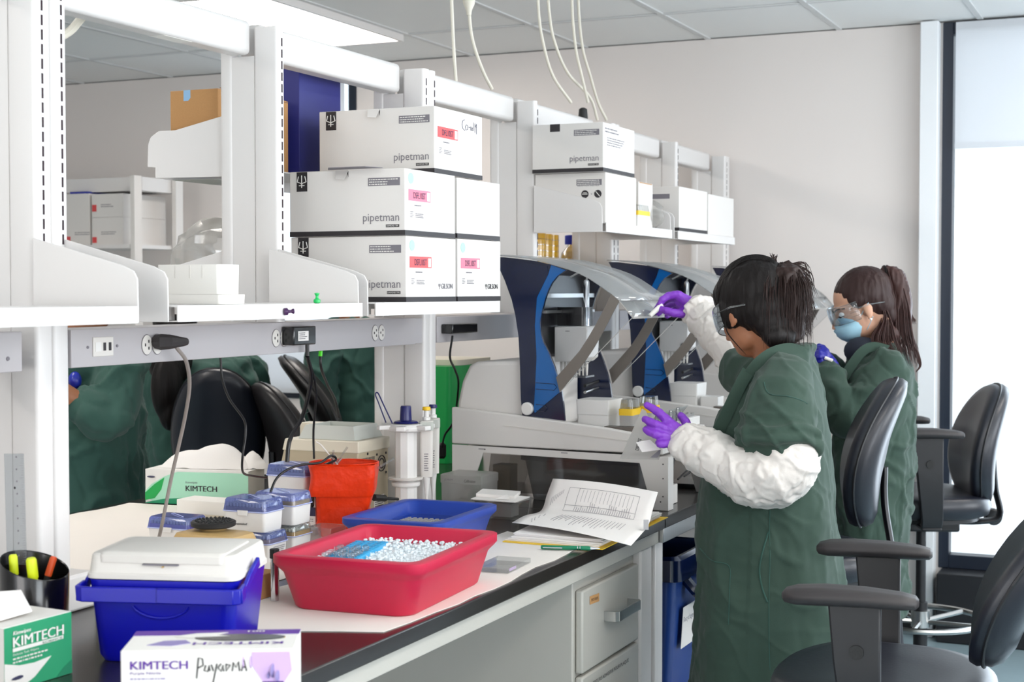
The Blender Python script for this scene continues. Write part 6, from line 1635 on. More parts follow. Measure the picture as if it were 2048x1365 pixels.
# ---------------------------------------------------------------- person at the nearest machine
P1 = at(1545, 900, d=3.80)
w1 = thing('person', 'person with dark tied-up hair in a green lab coat and purple gloves, reaching to the nearest machine', 'person', (P1.x, P1.y, 0))
w1['label'] = 'person in green lab coat and purple gloves with dark messy ponytail, reaching toward the machine'
H1 = at(1506, 626, d=3.80)
hf, HM = head_frame(H1, (.50, .78, -.36))
b = MB(); head_shapes(b, hf, HM)
nb = at(1560, 742, d=3.82)
limb(b, [hf(-.045, 0, -.03), (hf(-.045, 0, -.06) + nb) / 2 + Vector((0, 0, .0)), nb], [.056, .052, .066])
LS, LE, LW = at(1578, 775, d=3.66), at(1565, 940, d=3.56), at(1372, 886, d=3.68)
RS, RE, RW = at(1530, 765, d=4.02), at(1478, 722, d=4.12), at(1392, 616, d=4.29)
b.rings([ell_ring((P1.x, P1.y + dy, z), rx, ry) for z, rx, ry, dy in ((.78, .15, .10, 0), (.95, .15, .10, 0), (1.08, .13, .09, .0), (1.20, .13, .09, .0), (1.28, .10, .07, 0), (1.33, .06, .05, 0))])
limb(b, [LS, LE, LW], [.045, .045, .03]); limb(b, [RS, RE, RW], [.042, .040, .03])
legs(b, (P1.x, P1.y), .84, .09, (-.05, .06))
baked_part('body', b, 'skin_brown', w1, .0055, 3)
# trousers and shoes
b = MB(); legs(b, (P1.x, P1.y), .86, .095, (-.05, .06), (.105, .085, .072)); b.ball((P1.x, P1.y, .86), (.17, .13, .12))
baked_part('trousers', b, 'trousers', w1, .012, 4, cloth(.006, (14, 14, 5), 4))
shoe((P1.x, P1.y), w1)
# coat
C = MB()
rows = [(690, 1574, 1618), (706, 1546, 1627), (724, 1520, 1637), (750, 1486, 1646), (780, 1462, 1652), (820, 1440, 1657), (870, 1424, 1661), (950, 1405, 1664), (1050, 1395, 1669), (1150, 1394, 1679), (1250, 1389, 1692), (1365, 1384, 1706), (1460, 1380, 1714), (1530, 1380, 1718)]
rxs = [.075, .10, .14, .168, .185, .19, .19, .19, .20, .21, .22, .23, .235, .235]
rs = []
for (y, xl, xr), rx in zip(rows, rxs):
    c = at((xl + xr) / 2, y, d=3.80); w = (xr - xl) / 2 * 3.80 / 3000
    ry = math.sqrt(max(w * w - (rx * .41) ** 2, .0016)) / .912
    rs.append(ell_ring(c, rx, ry, 32))
C.rings(rs)
sl = [at(1572, 762, d=3.67), at(1562, 800, d=3.62), at(1556, 845, d=3.59), at(1556, 885, d=3.575)]
limb(C, sl, [.070, .083, .089, .088], 20)
ring_c, ring_a = sl[-1], (sl[-1] - sl[-2]).normalized()
u_ = ring_a.cross(RT).normalized(); v_ = ring_a.cross(u_).normalized()
for dz, r_, w_ in ((.012, .090, .012), (-.012, .092, .010)):
    C.tube([ring_c + ring_a * (dz + .006 * math.sin(3 * k * PI / 12)) + (u_ * math.cos(2 * PI * k / 24) + v_ * math.sin(2 * PI * k / 24)) * r_ for k in range(25)], w_, 8)
limb(C, [at(1535, 775, d=3.95), at(1500, 752, d=4.03), at(1480, 738, d=4.08)], [.075, .066, .06], 18)
def coat_fold(co, n):
    ang = math.atan2(co.y - P1.y, co.x - P1.x)
    low = max(0, min(1, (1.25 - co.z) / .5))
    d = .006 * low * math.sin(ang * 5 + 1.5 * noise.noise(Vector((ang, co.z * 1.5, 1)))) * 1.0
    near = max(0, 1 - (co - ring_c).length / .16)
    d += .0075 * (ridges(co, (9, 9, 26), 5) - .5) * (.25 + near)
    d += .005 * (ridges(Vector((co.x + co.z * .5, co.y + co.z * .4, co.z)), (9, 9, 5), 9) - .5)
    d += .010 * crease(Vector((co.x, co.y, co.z + (co.x + co.y) * .3)), (5.5, 5.5, 2.6), 3, 5) * (.6 + .4 * low)
    d += .009 * crease(Vector((co.x, co.y, co.z - co.y * .8)), (7, 7, 11), 8, 6) * (.35 + near)
    return n * d
coat1 = baked_part('lab_coat', C, 'coat_green', w1, .0055, 3, coat_fold)
# collar and lapel
def strip(pts, w, th, m, par, name, n=(0, -1, 0)):
    P_ = spline(pts, 6); mb = MB(); rs_ = []
    for i, p in enumerate(P_):
        t_ = (P_[min(i + 1, len(P_) - 1)] - P_[max(i - 1, 0)]).normalized(); s_ = t_.cross(Vector(n)).normalized(); nn = s_.cross(t_).normalized()
        rs_.append([p - s_ * w / 2, p + s_ * w / 2, p + s_ * w / 2 + nn * th, p - s_ * w / 2 + nn * th])
    mb.rings(rs_); return mb.build(name, m, par)
strip([at(1612, 708, d=3.74), at(1580, 698, d=3.70), at(1545, 706, d=3.67), at(1515, 728, d=3.66), at(1492, 760, d=3.67), at(1470, 800, d=3.69)], .028, .005, 'coat_green', w1, 'collar', n=-FW)
strip([at(1496, 742, d=3.665), at(1478, 775, d=3.66), at(1452, 830, d=3.67), at(1436, 862, d=3.68)], .030, .004, 'coat_green', w1, 'lapel', n=-FW)
def seam(pts, par, m='coat_green_deep', r=.0011, n=6): MB().tube(spline(pts, n), r, 5).build('seam', m, par)
# white sleeve covers
S_ = MB(); limb(S_, [at(1572, 900, d=3.565), at(1568, 938, d=3.555), at(1530, 955, d=3.56), at(1470, 940, d=3.60), at(1412, 906, d=3.65), at(1374, 886, d=3.68)], [.074, .076, .072, .064, .058, .046], 22)
c_ = at(1370, 886, d=3.682); ax_ = (at(1412, 906, d=3.65) - c_).normalized(); u_ = ax_.cross(Vector((0, 0, 1))).normalized(); v_ = ax_.cross(u_)
S_.tube([c_ + (u_ * math.cos(k * PI / 12) + v_ * math.sin(k * PI / 12)) * .042 for k in range(25)], .007, 8)
def slv(co, n): return n * (.004 * (ridges(co, (8, 8, 8), 2) - .5) + .0065 * crease(co, (13, 13, 9), 2, 6) - .0045 * crease(co, (16, 16, 16), 12, 8) + .0022 * crease(co, (34, 34, 34), 5, 6))
baked_part('sleeve_cover', S_, 'sleeve_white', w1, .0045, 2, slv, label='white crinkled sleeve cover')
S_ = MB(); limb(S_, [at(1500, 752, d=4.04), at(1470, 712, d=4.12), at(1432, 664, d=4.20), at(1400, 626, d=4.27)], [.052, .054, .055, .047], 20)
c_ = at(1397, 622, d=4.275); ax_ = (at(1432, 664, d=4.20) - c_).normalized(); u_ = ax_.cross(Vector((0, 0, 1))).normalized(); v_ = ax_.cross(u_)
S_.tube([c_ + (u_ * math.cos(k * PI / 12) + v_ * math.sin(k * PI / 12)) * (.046 + .004 * math.sin(k)) for k in range(25)], .008, 8)
baked_part('sleeve_cover', S_, 'sleeve_white', w1, .0045, 2, slv, label='white crinkled sleeve cover')
# gloves
def pr(px, py, d_, r): return (at(px, py, d=d_), r)
glove('glove', [
    [pr(1340, 846, 3.70, .0125), pr(1318, 826, 3.71, .0115), pr(1303, 816, 3.72, .0105), pr(1294, 811, 3.725, .009)],
    [pr(1337, 860, 3.69, .0125), pr(1312, 850, 3.69, .0115), pr(1298, 843, 3.70, .0105), pr(1290, 839, 3.71, .009)],
    [pr(1335, 874, 3.685, .012), pr(1310, 869, 3.68, .011), pr(1298, 864, 3.69, .010), pr(1291, 860, 3.70, .0085)],
    [pr(1343, 886, 3.68, .0115), pr(1328, 889, 3.67, .0105), pr(1320, 889, 3.67, .0095), pr(1316, 887, 3.68, .0085)],
    [pr(1374, 862, 3.72, .0135), pr(1372, 846, 3.73, .012), pr(1366, 836, 3.74, .0105), pr(1360, 831, 3.745, .009)]],
    [(at(1340, 848, d=3.70), .014, at(1376, 876, d=3.69), .020), (at(1338, 862, d=3.695), .014, at(1374, 882, d=3.69), .021), (at(1337, 875, d=3.69), .014, at(1372, 890, d=3.68), .020),
     (at(1343, 886, d=3.68), .013, at(1370, 896, d=3.68), .018), (at(1370, 862, d=3.71), .015, at(1380, 882, d=3.69), .021), (at(1374, 884, d=3.69), .027, at(1400, 896, d=3.67), .030)], 'glove_purple', w1)
glove('glove', [
    [pr(1356, 590, 4.27, .0125), pr(1338, 591, 4.27, .0118), pr(1324, 600, 4.265, .0105), pr(1319, 612, 4.265, .009)],
    [pr(1358, 596, 4.30, .0125), pr(1337, 597, 4.32, .0115), pr(1322, 607, 4.33, .0105), pr(1312, 620, 4.33, .009)],
    [pr(1362, 604, 4.33, .012), pr(1342, 608, 4.36, .011), pr(1325, 620, 4.37, .010), pr(1314, 629, 4.36, .0085)],
    [pr(1366, 612, 4.35, .011), pr(1352, 618, 4.38, .010), pr(1340, 627, 4.38, .009), pr(1334, 633, 4.37, .008)],
    [pr(1362, 628, 4.26, .014), pr(1345, 626, 4.25, .0125), pr(1332, 622, 4.25, .011), pr(1323, 619, 4.255, .009)]],
    [(at(1357, 592, d=4.275), .015, at(1386, 612, d=4.28), .022), (at(1359, 602, d=4.29), .016, at(1386, 618, d=4.29), .022), (at(1362, 612, d=4.31), .015, at(1386, 622, d=4.30), .020),
     (at(1364, 626, d=4.27), .016, at(1386, 620, d=4.28), .022), (at(1386, 616, d=4.285), .026, at(1404, 632, d=4.26), .030)], 'glove_purple', w1)
# hair
hb_ = MB()
def hb(x, y, z, rx, ry, rz): hb_.ball(hf(x, y, z), (rx, ry, rz), 22, 16, mtx=HM)
hb(-.020, 0, .046, .104, .086, .096); hb(-.045, 0, -.005, .078, .076, .070); hb(.03, 0, .062, .068, .072, .058); hb(.008, .064, .008, .050, .020, .046); hb(.012, -.062, .020, .050, .020, .042); hb(-.062, 0, -.05, .048, .060, .045); hb(-.070, 0, -.085, .036, .050, .036)
def hcut(co, n): return n * (.0022 * (ridges(co, (60, 60, 12), 3) - .5))
cap1 = baked_part('hair', hb_, 'hair_black', w1, .0045, 3, hcut)
rnd = random.Random(21)
root = hf(-.098, 0, .098)
bun = MB()
cbun = at(1572, 606, d=3.75)
bun.ball(cbun, (.056, .052, .082), 20, 14); bun.ball(at(1572, 558, d=3.75), (.048, .046, .036), 16, 12); bun.ball(at(1576, 655, d=3.75), (.046, .042, .045), 16, 12)
baked_part('ponytail', bun, 'hair_strand', w1, .005, 2, lambda co, n: n * (.008 * (ridges(co, (50, 50, 8), 3) - .5)))
paths = []
r0 = at(1553, 540, d=3.775)
for k in range(480):
    s1 = rnd.uniform(-1, 1); s2 = rnd.uniform(-1, 1)
    tipx = 1576 + 47 * s1 + rnd.uniform(-6, 6); tipy = 668 + rnd.uniform(-28, 34); dd = 3.74 + .055 * s2
    midx = 1574 + 44 * s1; midy = 585 + rnd.uniform(-14, 14)
    a = wav(r0, .008, rnd); b_ = at(1568 + 28 * s1, 528 + rnd.uniform(-2, 14) + 8 * abs(s1), d=3.77 + .035 * s2); c_ = at(midx + 4 * s1, midy, d=3.74 + .055 * s2); e_ = at(tipx, tipy, d=dd)
    paths.append(spline([a, b_, c_, wav(e_, .004, rnd)], 4))
for k in range(70):   # loose ends fanning out to the back
    a = wav(r0, .006, rnd); yy = rnd.uniform(535, 670); ox = 1604 + 16 * math.sin((yy - 520) / 160 * PI) + rnd.uniform(-4, 10)
    paths.append(spline([a, at(1584, 530 + rnd.uniform(-3, 8), d=3.77), at(ox - 4, yy - 22, d=3.77), at(ox + rnd.uniform(2, 12), yy + 8, d=3.77)], 4))
for k in range(26):   # short tuft standing up at the tie
    paths.append(spline([wav(r0, .006, rnd), at(1549 + rnd.uniform(-4, 4), 522, d=3.775), at(1548 + rnd.uniform(-9, 8), 505 + rnd.uniform(0, 10), d=3.775)], 4))
strand_mesh('hair_strands', paths, .0016, 'hair_strand', w1)
paths = []
for k in range(260):  # combed strands over the crown toward the tie, and at the nape
    th = rnd.uniform(-1.25, 1.25); zz = rnd.uniform(-.02, 1.0)
    a = hf(.078 * math.cos(th * .9) - .01, .080 * math.sin(th), .03 + .10 * max(0, zz) * math.cos(th * .6)); m1 = hf(.01, .087 * math.sin(th) * .96, .055 + .088 * max(0, zz) * .95)
    e_ = wav(root, .012, rnd)
    pth = spline([a, m1, hf(-.07, .05 * math.sin(th), .115), e_], 4)
    q = []
    for p in pth:   # keep on the surface of the hair cap
        l = HM.inverted() @ (p - hf(-.020, 0, .046)); k_ = math.sqrt((l.x / .105) ** 2 + (l.y / .087) ** 2 + (l.z / .097) ** 2)
        q.append(hf(-.020, 0, .046) + HM @ (l / max(k_, .01) * .998))
    paths.append(q)
strand_mesh('hair_strands', paths, .0007, 'hair_black', w1)
paths = [spline([hf(.015, .078, .0), hf(.02, .084, -.04), hf(.0, .080, -.085), hf(-.012, .07, -.115)], 5)]
strand_mesh('hair_strands', paths, .0018, 'hair_black', w1)
MB().tube([r0 + (RT * math.cos(k * PI / 8) + FW * math.sin(k * PI / 8)) * .013 for k in range(17)], .004, 6, cap=False).build('hair_tie', 'purple_grey', w1)
# safety goggles
def goggles(hf_, par, wrap=.086, m='goggle'):
    g_ = MB(); rs_ = []
    for z, k in ((.030, .97), (.026, 1.0), (.0, 1.02), (-.022, 1.0), (-.028, .96)):
        row = []
        for i in range(17):
            a = R(-84 + 168 * i / 16); row.append(hf_(.018 + wrap * math.cos(a) * k * .99, .084 * math.sin(a) * k, z + .004 - (.006 if abs(a) < .15 and z < 0 else 0)))
        rs_.append(row)
    n_ = 17
    g_.add([p for r in rs_ for p in r], [(i * n_ + j, i * n_ + j + 1, (i + 1) * n_ + j + 1, (i + 1) * n_ + j) for i in range(4) for j in range(16)])
    o = g_.build('goggles', m, par, solid=.002)
    q = MB()
    for r in (rs_[0], rs_[-1]): q.tube(r, .0016, 6)
    for s_ in (-1, 1): q.tube([hf_(.025, s_ * .084, .012), hf_(-.015, s_ * .085, .010), hf_(-.06, s_ * .078, .0)], .0022, 6)
    for k in (-.016, 0, .016):
        for s_ in (-1, 1): q.tube([hf_(.030, s_ * .0845, k * .8 + .004), hf_(.055, s_ * .076, k * .8 + .004)], .001, 5)
    q.build('goggle_frame', 'clear_plastic', o)
    return o
goggles(hf, w1, .092)
for s_ in (-1, 1):
    MB().ball(hf(.074, s_ * .028, .006), .0115, 12, 8).build('eye', 'eye_white', w1); MB().ball(hf(.0815, s_ * .028, .005), .0055, 10, 6).build('iris', 'eye_dark', w1)
# seams, pocket and side slit of the coat
def on_coat(px, py, d_=3.62): return at(px, py, d=d_)
def surf(pts, off=.0015):
    """press points onto the coat along the line of sight"""
    me = coat1.data; W = WM[w1]
    from mathutils.bvhtree import BVHTree
    global BV
    if 'BV' not in globals(): BV = BVHTree.FromPolygons([W @ v.co for v in me.vertices], [tuple(p.vertices) for p in me.polygons])
    out = []
    for p in pts:
        d_ = (p - CAM).normalized(); h = BV.ray_cast(CAM, d_)
        out.append(h[0] - d_ * off if h[0] else p)
    return out
seam(surf([at(x, y, d=3.6) for x, y in ((1528, 765), (1533, 782), (1545, 790), (1575, 793), (1600, 800), (1615, 808))]), coat1)
seam(surf([at(x, y, d=3.6) for x, y in ((1540, 1015), (1539, 1060), (1540, 1120), (1538, 1200), (1538, 1280), (1540, 1340))]), coat1)
MB().tube(surf(spline([at(x, y, d=3.6) for x, y in ((1537, 1064), (1525, 1105), (1519, 1140), (1524, 1175), (1535, 1205))], 5)), .0022, 5).build('pocket_slit', 'coat_green_deep', coat1)
MB().tube(surf(spline([at(x, y, d=3.6) for x, y in ((1400, 1098), (1424, 1122), (1458, 1133), (1459, 1180), (1457, 1250))], 5)), .0014, 5).build('pocket_seam', 'coat_green_deep', coat1)
# what they hold
t = thing('blister_pack', 'clear blister refill pack held open in the lower gloved hand', 'pack', at(1300, 870, d=3.76))
m = MB(); m.prism([at(1240, 918, d=3.80), at(1318, 920, d=3.72), at(1322, 900, d=3.735), at(1300, 845, d=3.80), at(1292, 822, d=3.84), at(1284, 818, d=3.85)], -FW * .0012); m.build('card', 'bag_frost', t)
lettering('DSF200ST', at(1277, 902, d=3.738), (UP * .9 + RT * .25), (-RT * .9 + UP * .25), .03, .009, 'print_black', t, bold=.02)
patch(at(1300, 916, d=3.727), RT, UP, 1, 1, 'print_grey', t, 'corner_print', pts=[(0, 0), (.024, .0), (.026, .022)])
m = MB()
for i in range(5):
    for j in range(3): 
        p = at(1300 + 14 * i, 842 - 5 * i + 10 * j, d=3.745 + .012 * j); m.lathe([(.006, -.012), (.0065, .0), (.004, .008)], p, 8)
m.prism([at(1285, 858, d=3.76), at(1350, 845, d=3.76), at(1376, 812, d=3.80), at(1320, 826, d=3.82)], (0, 0, .0015)); m.build('blisters', 'clear_plastic', t)
m = MB(); m.prism([at(1272, 885, d=3.735), at(1300, 880, d=3.73), at(1322, 900, d=3.715), at(1284, 905, d=3.715)], -FW * .0015); m.build('leaflet', 'paper', t, smooth=False)
a, b_ = at(1324, 610, d=4.262), at(1300, 632, d=4.25)
MB().tube([a, a.lerp(b_, .5), b_], [.0065, .0075, .006], 12).build('sample_vial', 'foam_white', None, 'short white tube held between finger and thumb above the clear cover', 'tube')

# ---------------------------------------------------------------- second person, masked
P2 = at(1748, 900, d=4.85)
w2 = thing('person', 'masked person with brown ponytail and pearl earring in a green lab coat, looking down', 'person', (P2.x, P2.y, 0))
H2 = at(1722, 617, d=4.85)
hf2, HM2 = head_frame(H2, (-.40, .86, -.36))
b = MB(); head_shapes(b, hf2, HM2, .96)
nb = at(1758, 702, d=4.86)
limb(b, [hf2(-.04, 0, -.03), (hf2(-.04, 0, -.07) + nb) / 2, nb], [.054, .048, .06])
b.rings([ell_ring((P2.x, P2.y, z), rx, ry) for z, rx, ry in ((.78, .14, .09), (.95, .14, .09), (1.08, .12, .08), (1.18, .12, .08), (1.25, .09, .06), (1.30, .05, .05))])
limb(b, [at(1762, 760, d=4.74), at(1710, 822, d=4.70), at(1655, 740, d=4.73)], [.04, .035, .028]); limb(b, [at(1740, 750, d=5.0), at(1692, 800, d=5.0), at(1658, 735, d=4.9)], [.04, .035, .028])
legs(b, (P2.x, P2.y), .84, .09, (.02, -.02))
baked_part('body', b, 'skin_light', w2, .0055, 3)
b = MB(); legs(b, (P2.x, P2.y), .86, .09, (.02, -.02), (.10, .08, .07)); b.ball((P2.x, P2.y, .86), (.16, .12, .12)); baked_part('trousers', b, 'trousers', w2, .012, 4, cloth(.006, (14, 14, 5), 4))
shoe((P2.x, P2.y), w2)
C = MB(); rs = []
for (y, xl, xr), rx in zip([(692, 1735, 1792), (705, 1700, 1812), (730, 1688, 1824), (770, 1676, 1832), (830, 1666, 1835), (900, 1663, 1834), (980, 1663, 1830), (1075, 1662, 1824), (1150, 1660, 1824), (1230, 1660, 1826)], [.07, .12, .16, .18, .185, .19, .195, .20, .21, .22]):
    c = at((xl + xr) / 2, y, d=4.85); w = (xr - xl) / 2 * 4.85 / 3000
    rs.append(ell_ring(c, rx, math.sqrt(max(w * w - (rx * .41) ** 2, .0016)) / .912, 30))
C.rings(rs)
limb(C, [at(1772, 745, d=4.72), at(1738, 800, d=4.68), at(1700, 838, d=4.66), at(1672, 800, d=4.68), at(1655, 745, d=4.72)], [.075, .072, .066, .060, .046], 20)
limb(C, [at(1745, 745, d=5.02), at(1700, 812, d=5.02), at(1668, 765, d=4.95), at(1660, 735, d=4.90)], [.07, .062, .055, .045], 18)
coat2 = baked_part('lab_coat', C, 'coat_green', w2, .007, 3, lambda co, n: n * (.012 * (ridges(co, (9, 9, 9), 14) - .5) + .009 * crease(co, (8, 8, 9), 4, 6) - .004 * crease(co, (14, 14, 10), 9)))
strip([at(1775, 700, d=4.74), at(1745, 694, d=4.72), at(1722, 706, d=4.71), at(1700, 735, d=4.71), at(1685, 760, d=4.72)], .030, .005, 'coat_green', w2, 'collar', n=-FW)
b = MB(); b.ball(at(1725, 702, d=4.80), (.06, .06, .045), 16, 10); b.build('shirt', 'shirt_navy', w2)
glove('glove', [
    [pr(1650, 706, 4.74, .012), pr(1642, 697, 4.75, .011), pr(1634, 698, 4.76, .010), pr(1629, 704, 4.76, .009)],
    [pr(1648, 712, 4.73, .012), pr(1640, 706, 4.73, .011), pr(1632, 708, 4.74, .010), pr(1628, 713, 4.75, .009)],
    [pr(1648, 718, 4.73, .012), pr(1640, 714, 4.72, .011), pr(1633, 717, 4.73, .010), pr(1630, 721, 4.74, .0085)],
    [pr(1650, 724, 4.73, .011), pr(1643, 723, 4.72, .010), pr(1637, 726, 4.73, .009)],
    [pr(1652, 704, 4.78, .0125), pr(1645, 696, 4.80, .011), pr(1638, 693, 4.80, .0095)]],
    [(at(1650, 708, d=4.74), .016, at(1660, 728, d=4.74), .024), (at(1650, 718, d=4.73), .016, at(1660, 732, d=4.73), .024), (at(1660, 732, d=4.73), .028, at(1666, 750, d=4.72), .032)], 'glove_blue', w2, .003)
glove('glove', [
    [pr(1640, 702, 4.85, .012), pr(1630, 700, 4.85, .011), pr(1624, 706, 4.85, .009)], [pr(1640, 710, 4.86, .012), pr(1630, 709, 4.86, .011), pr(1625, 714, 4.86, .009)],
    [pr(1641, 717, 4.87, .011), pr(1633, 718, 4.87, .010), pr(1628, 723, 4.87, .009)], [pr(1643, 723, 4.88, .010), pr(1637, 725, 4.88, .009), pr(1633, 729, 4.88, .008)], [pr(1646, 700, 4.83, .012), pr(1638, 695, 4.82, .010), pr(1632, 697, 4.81, .009)]],
    [(at(1643, 705, d=4.85), .016, at(1660, 728, d=4.88), .024), (at(1643, 718, d=4.87), .016, at(1660, 732, d=4.88), .026)], 'glove_blue', w2, .003)
MB().tube([at(1665, 722, d=4.70), at(1650, 716, d=4.71)], .0055, 8).build('sample_tube', 'foam_white', None, 'tiny white tube pinched in the dark blue gloved fingers', 'tube')
# face: mask, goggles, brow, eyes, ear stud
M_ = MB(); M_.ball(hf2(.050, 0, -.042), (.056, .058, .052), 24, 18, mtx=HM2)
for v in M_.v:
    l = HM2.inverted() @ (v - hf2(0, 0, 0))
    if l.x < .012: l.x = .012
    l.x += .0022 * math.sin(l.z * 420)
    v.x, v.y, v.z = hf2(l.x, l.y, l.z)
mk = M_.build('face_mask', 'mask_blue', w2, angle=60)
for s_ in (-1, 1):
    MB().tube(spline([hf2(.022, s_ * .056, -.018), hf2(.005, s_ * .072, .004), hf2(-.012, s_ * .076, .016)], 4), .0012, 5).build('ear_loop', 'mask_blue', mk)
    MB().tube(spline([hf2(.018, s_ * .054, -.066), hf2(.002, s_ * .070, -.045), hf2(-.010, s_ * .076, -.030)], 4), .0012, 5).build('ear_loop', 'mask_blue', mk)
    MB().ball(hf2(.0, s_ * .078, -.036), .0045, 10, 8).build('earring', 'pearl', w2)
    MB().ball(hf2(.070, s_ * .028, .004), .011, 12, 8).build('eye', 'eye_white', w2); MB().ball(hf2(.0775, s_ * .028, .000), .005, 10, 6).build('iris', 'eye_dark', w2)
    MB().tube(spline([hf2(.086, s_ * .012, .020), hf2(.080, s_ * .030, .026), hf2(.060, s_ * .048, .022)], 4), .0026, 6).build('eyebrow', 'hair_black', w2)
    MB().tube(spline([hf2(.082, s_ * .016, .001), hf2(.080, s_ * .030, -.001), hf2(.068, s_ * .042, .0)], 4), .0016, 6).build('eyelash', 'hair_black', w2)
goggles(hf2, w2, .088)
hb_ = MB()
def hb2(x, y, z, rx, ry, rz): hb_.ball(hf2(x, y, z), (rx, ry, rz), 22, 16, mtx=HM2)
hb2(-.026, 0, .044, .096, .080, .086); hb2(-.004, 0, .070, .070, .062, .040); hb2(-.055, 0, .0, .062, .066, .066); hb2(-.008, .060, .034, .050, .018, .030); hb2(-.008, -.060, .034, .050, .018, .030); hb2(-.070, 0, -.04, .036, .05, .05)
baked_part('hair', hb_, 'hair_brown', w2, .0045, 3, lambda co, n: n * (.002 * (ridges(co, (60, 60, 12), 3) - .5)))
r2_ = at(1768, 545, d=4.86); paths = []
tail = [at(1766, 545, d=4.86), at(1790, 560, d=4.86), at(1802, 610, d=4.86), at(1808, 670, d=4.85), at(1818, 725, d=4.84)]
b = MB(); b.tube(spline(tail[:4], 5), lerpl([.026, .036, .034, .020], 5), 14); b.ball(at(1776, 553, d=4.86), .034); b.ball(at(1772, 640, d=4.86), (.04, .045, .07)); b.ball(at(1765, 668, d=4.84), (.05, .055, .035))
baked_part('ponytail', b, 'hair_brown_strand', w2, .005, 3, lambda co, n: n * (.008 * (ridges(co, (45, 45, 7), 9) - .5)))
for k in range(240):
    s1, s2 = rnd.uniform(-1, 1), rnd.uniform(-1, 1); e = rnd.random()
    a = wav(r2_, .010, rnd)
    if e < .6: pth = [a, at(1786 + 12 * s1, 548 + 8 * s1, d=4.86 + .03 * s2), at(1803 + 15 * s1, 610, d=4.86 + .035 * s2), at(1808 + 18 * s1, 668, d=4.84 + .03 * s2), at(1820 + 18 * s1, 722 + rnd.uniform(-26, 16), d=4.82 + .02 * s2)]
    elif e < .85: pth = [at(1765, 600, d=4.85 + .05 * s2), at(1772 + 10 * s1, 640, d=4.82 + .04 * s2), at(1768 + 26 * s1, 680, d=4.76 + .02 * s2), at(1788 + 18 * s1, 712 + rnd.uniform(-8, 8), d=4.73)]
    else: pth = [a, at(1800 + 6 * s1, 560, d=4.86), at(1818 + 6 * s1, 620 + 8 * s1, d=4.86), at(1827 + 6 * s1, 645 + rnd.uniform(-5, 5), d=4.86)]
    paths.append(spline(pth, 4))
for k in range(16): paths.append(spline([at(1812 + k * .5, 660, d=4.85), at(1826 + k * .6, 700, d=4.84), at(1838 + k * .3, 730, d=4.83), at(1832, 743 + k * .2, d=4.83)], 5))
strand_mesh('hair_strands', paths, .0019, 'hair_brown_strand', w2)
MB().tube([at(1768, 548, d=4.86) + (FW * math.cos(k * PI / 8) + UP * math.sin(k * PI / 8)) * .024 for k in range(17)], .005, 6, cap=False).build('hair_tie', 'hair_black', w2)

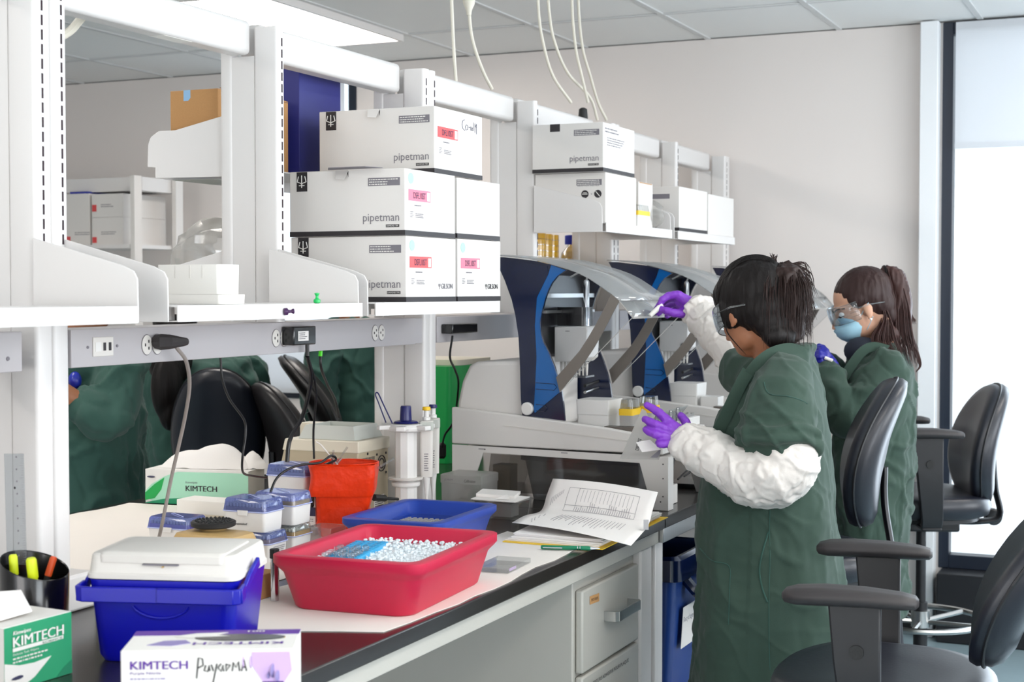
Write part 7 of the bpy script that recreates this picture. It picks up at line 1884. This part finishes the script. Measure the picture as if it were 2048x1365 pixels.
# ---------------------------------------------------------------- people on the other side of the bench
def far_person(label, px, d_, head_px, head_y, face, rows_px, hand=None, hair=None, seat=False, arms_px=None, zlow=.5):
    c = at(px, 900, d=d_)
    t = thing('person', label, 'person', (c.x, c.y, 0))
    H_ = at(head_px, head_y, d=d_); f_, Mh = head_frame(H_, face)
    b = MB(); head_shapes(b, f_, Mh)
    sh = at(px, rows_px[0][0], d=d_)
    limb(b, [f_(-.04, 0, -.04), (f_(-.04, 0, -.08) + sh) / 2, sh - ZZ * .03], [.052, .048, .045])
    hipz = max(zlow + .25, .72) if seat else .86
    b.rings([ell_ring((c.x, c.y, z), r_, r_ * .6) for z, r_ in ((hipz - .06, .12), (hipz + .1, .11), (sh.z - .16, .10), (sh.z - .06, .06))])
    if seat:
        fd = Vector((face[0], face[1], 0)).normalized(); sd = Vector((-fd.y, fd.x, 0))
        for s_ in (-1, 1):
            hp_ = Vector((c.x, c.y, hipz)) + sd * s_ * .09; kn = hp_ + fd * .40; limb(b, [hp_, kn, kn - Vector((0, 0, .40)) + fd * .02], [.085, .06, .045])
    else: legs(b, (c.x, c.y), .86, .09)
    for A in (arms_px or []):
        limb(b, [at(*q[:2], d=q[2]) for q in A], [.035, .032, .026]) 
        hnd_ = at(*A[-1][:2], d=A[-1][2]); dr = (at(*A[-1][:2], d=A[-1][2]) - at(*A[-2][:2], d=A[-2][2])).normalized(); sd_ = dr.cross(Vector((0, 0, 1))).normalized()
        for k in range(4): limb(b, [hnd_ + dr * .04 + sd_ * (.014 * (k - 1.5)), hnd_ + dr * .11 + sd_ * (.015 * (k - 1.5)) - Vector((0, 0, .01)), hnd_ + dr * (.15 - .008 * abs(k - 1.2)) + sd_ * (.015 * (k - 1.5)) - Vector((0, 0, .03))], [.010, .009, .008], 8)
        limb(b, [hnd_, hnd_ + dr * .07], [.03, .036]); limb(b, [hnd_ + dr * .02 + sd_ * .03, hnd_ + dr * .08 + sd_ * .05], [.012, .009], 8)
    baked_part('body', b, 'skin_brown', t, .008, 3)
    C = MB(); rs = []
    for (y, w) in rows_px:
        cc_ = at(px, y, d=d_); rs.append(ell_ring(cc_, w, w * .68, 28, rot=math.atan2(face[1], face[0]) + PI / 2))
    C.rings(rs)
    for A in (arms_px or []): limb(C, [at(*q[:2], d=q[2]) for q in A[:-1]] + [at(*A[-2][:2], d=A[-2][2]).lerp(at(*A[-1][:2], d=A[-1][2]), .8)], [.085, .074, .055], 18)
    baked_part('lab_coat', C, 'coat_green_deep', t, .009, 3, lambda co, n: n * (.014 * (ridges(co, (7, 7, 6), px * .01) - .5) + .014 * crease(co, (7, 7, 6), px * .02, 5) - .006 * crease(co, (12, 12, 9), 3)))
    hb_ = MB()
    for (x, y, z, rx, ry, rz) in ((-.020, 0, .046, .104, .086, .096), (-.05, 0, .0, .075, .078, .08), (.012, .062, .020, .050, .020, .042), (.012, -.062, .020, .050, .020, .042)): hb_.ball(f_(x, y, z), (rx, ry, rz), 20, 14, mtx=Mh)
    for p, r_ in (hair or []): hb_.ball(at(*p[:2], d=p[2]), r_, 16, 12)
    baked_part('hair', hb_, 'hair_black', t, .006, 2)
    if not seat:
        b = MB(); legs(b, (c.x, c.y), .86, .09, (0, 0), (.10, .08, .07)); baked_part('trousers', b, 'trousers', t, .014, 3); shoe((c.x, c.y), t)
    else:
        b = MB()
        for s_ in (-1, 1):
            hp_ = Vector((c.x, c.y, hipz)) + sd * s_ * .09; kn = hp_ + fd * .40; limb(b, [hp_, kn, kn - Vector((0, 0, .42)) + fd * .02], [.105, .082, .07])
        baked_part('trousers', b, 'trousers', t, .014, 3)
    return t
q = far_person('standing person in green coat with bent arm, seen under the rail beside near post', 188, 4.72, 175, 600, (.1, -1, -.3), [(672, .10), (690, .16), (730, .185), (800, .18), (900, .185), (1010, .20), (1120, .215), (1260, .23)],
    arms_px=[[(238, 715, 4.62), (222, 838, 4.50), (150, 800, 4.45)]])
MB().ball(at(150, 762, d=4.5), (.02, .02, .028), 12, 10).build('blue_cap', 'cap_blue', q)
far_person('seated person with long black hair in a green coat, seen from behind under the rail', 398, 5.85, 350, 668, (.8, .6, -.2), [(705, .11), (722, .19), (760, .225), (830, .21), (920, .20), (1000, .22), (1060, .24)],
    hair=[((340, 715, 5.70), (.08, .09, .12)), ((334, 775, 5.62), (.075, .05, .13)), ((340, 820, 5.62), (.05, .04, .08))], seat=True, zlow=.60, arms_px=[[(492, 742, 6.1), (500, 840, 6.2), (440, 850, 6.5)], [(300, 745, 6.0), (292, 850, 6.1), (330, 880, 6.4)]])
far_person('person standing in a green coat behind the tilted dark chair, head hidden', 705, 6.8, 705, 560, (.7, -.7, -.2), [(640, .12), (655, .20), (690, .225), (760, .22), (840, .22), (940, .23), (1040, .25)],
    arms_px=[[(644, 700, 6.6), (638, 800, 6.55), (650, 890, 6.5)], [(766, 700, 6.8), (778, 800, 6.8), (780, 890, 6.7)]])
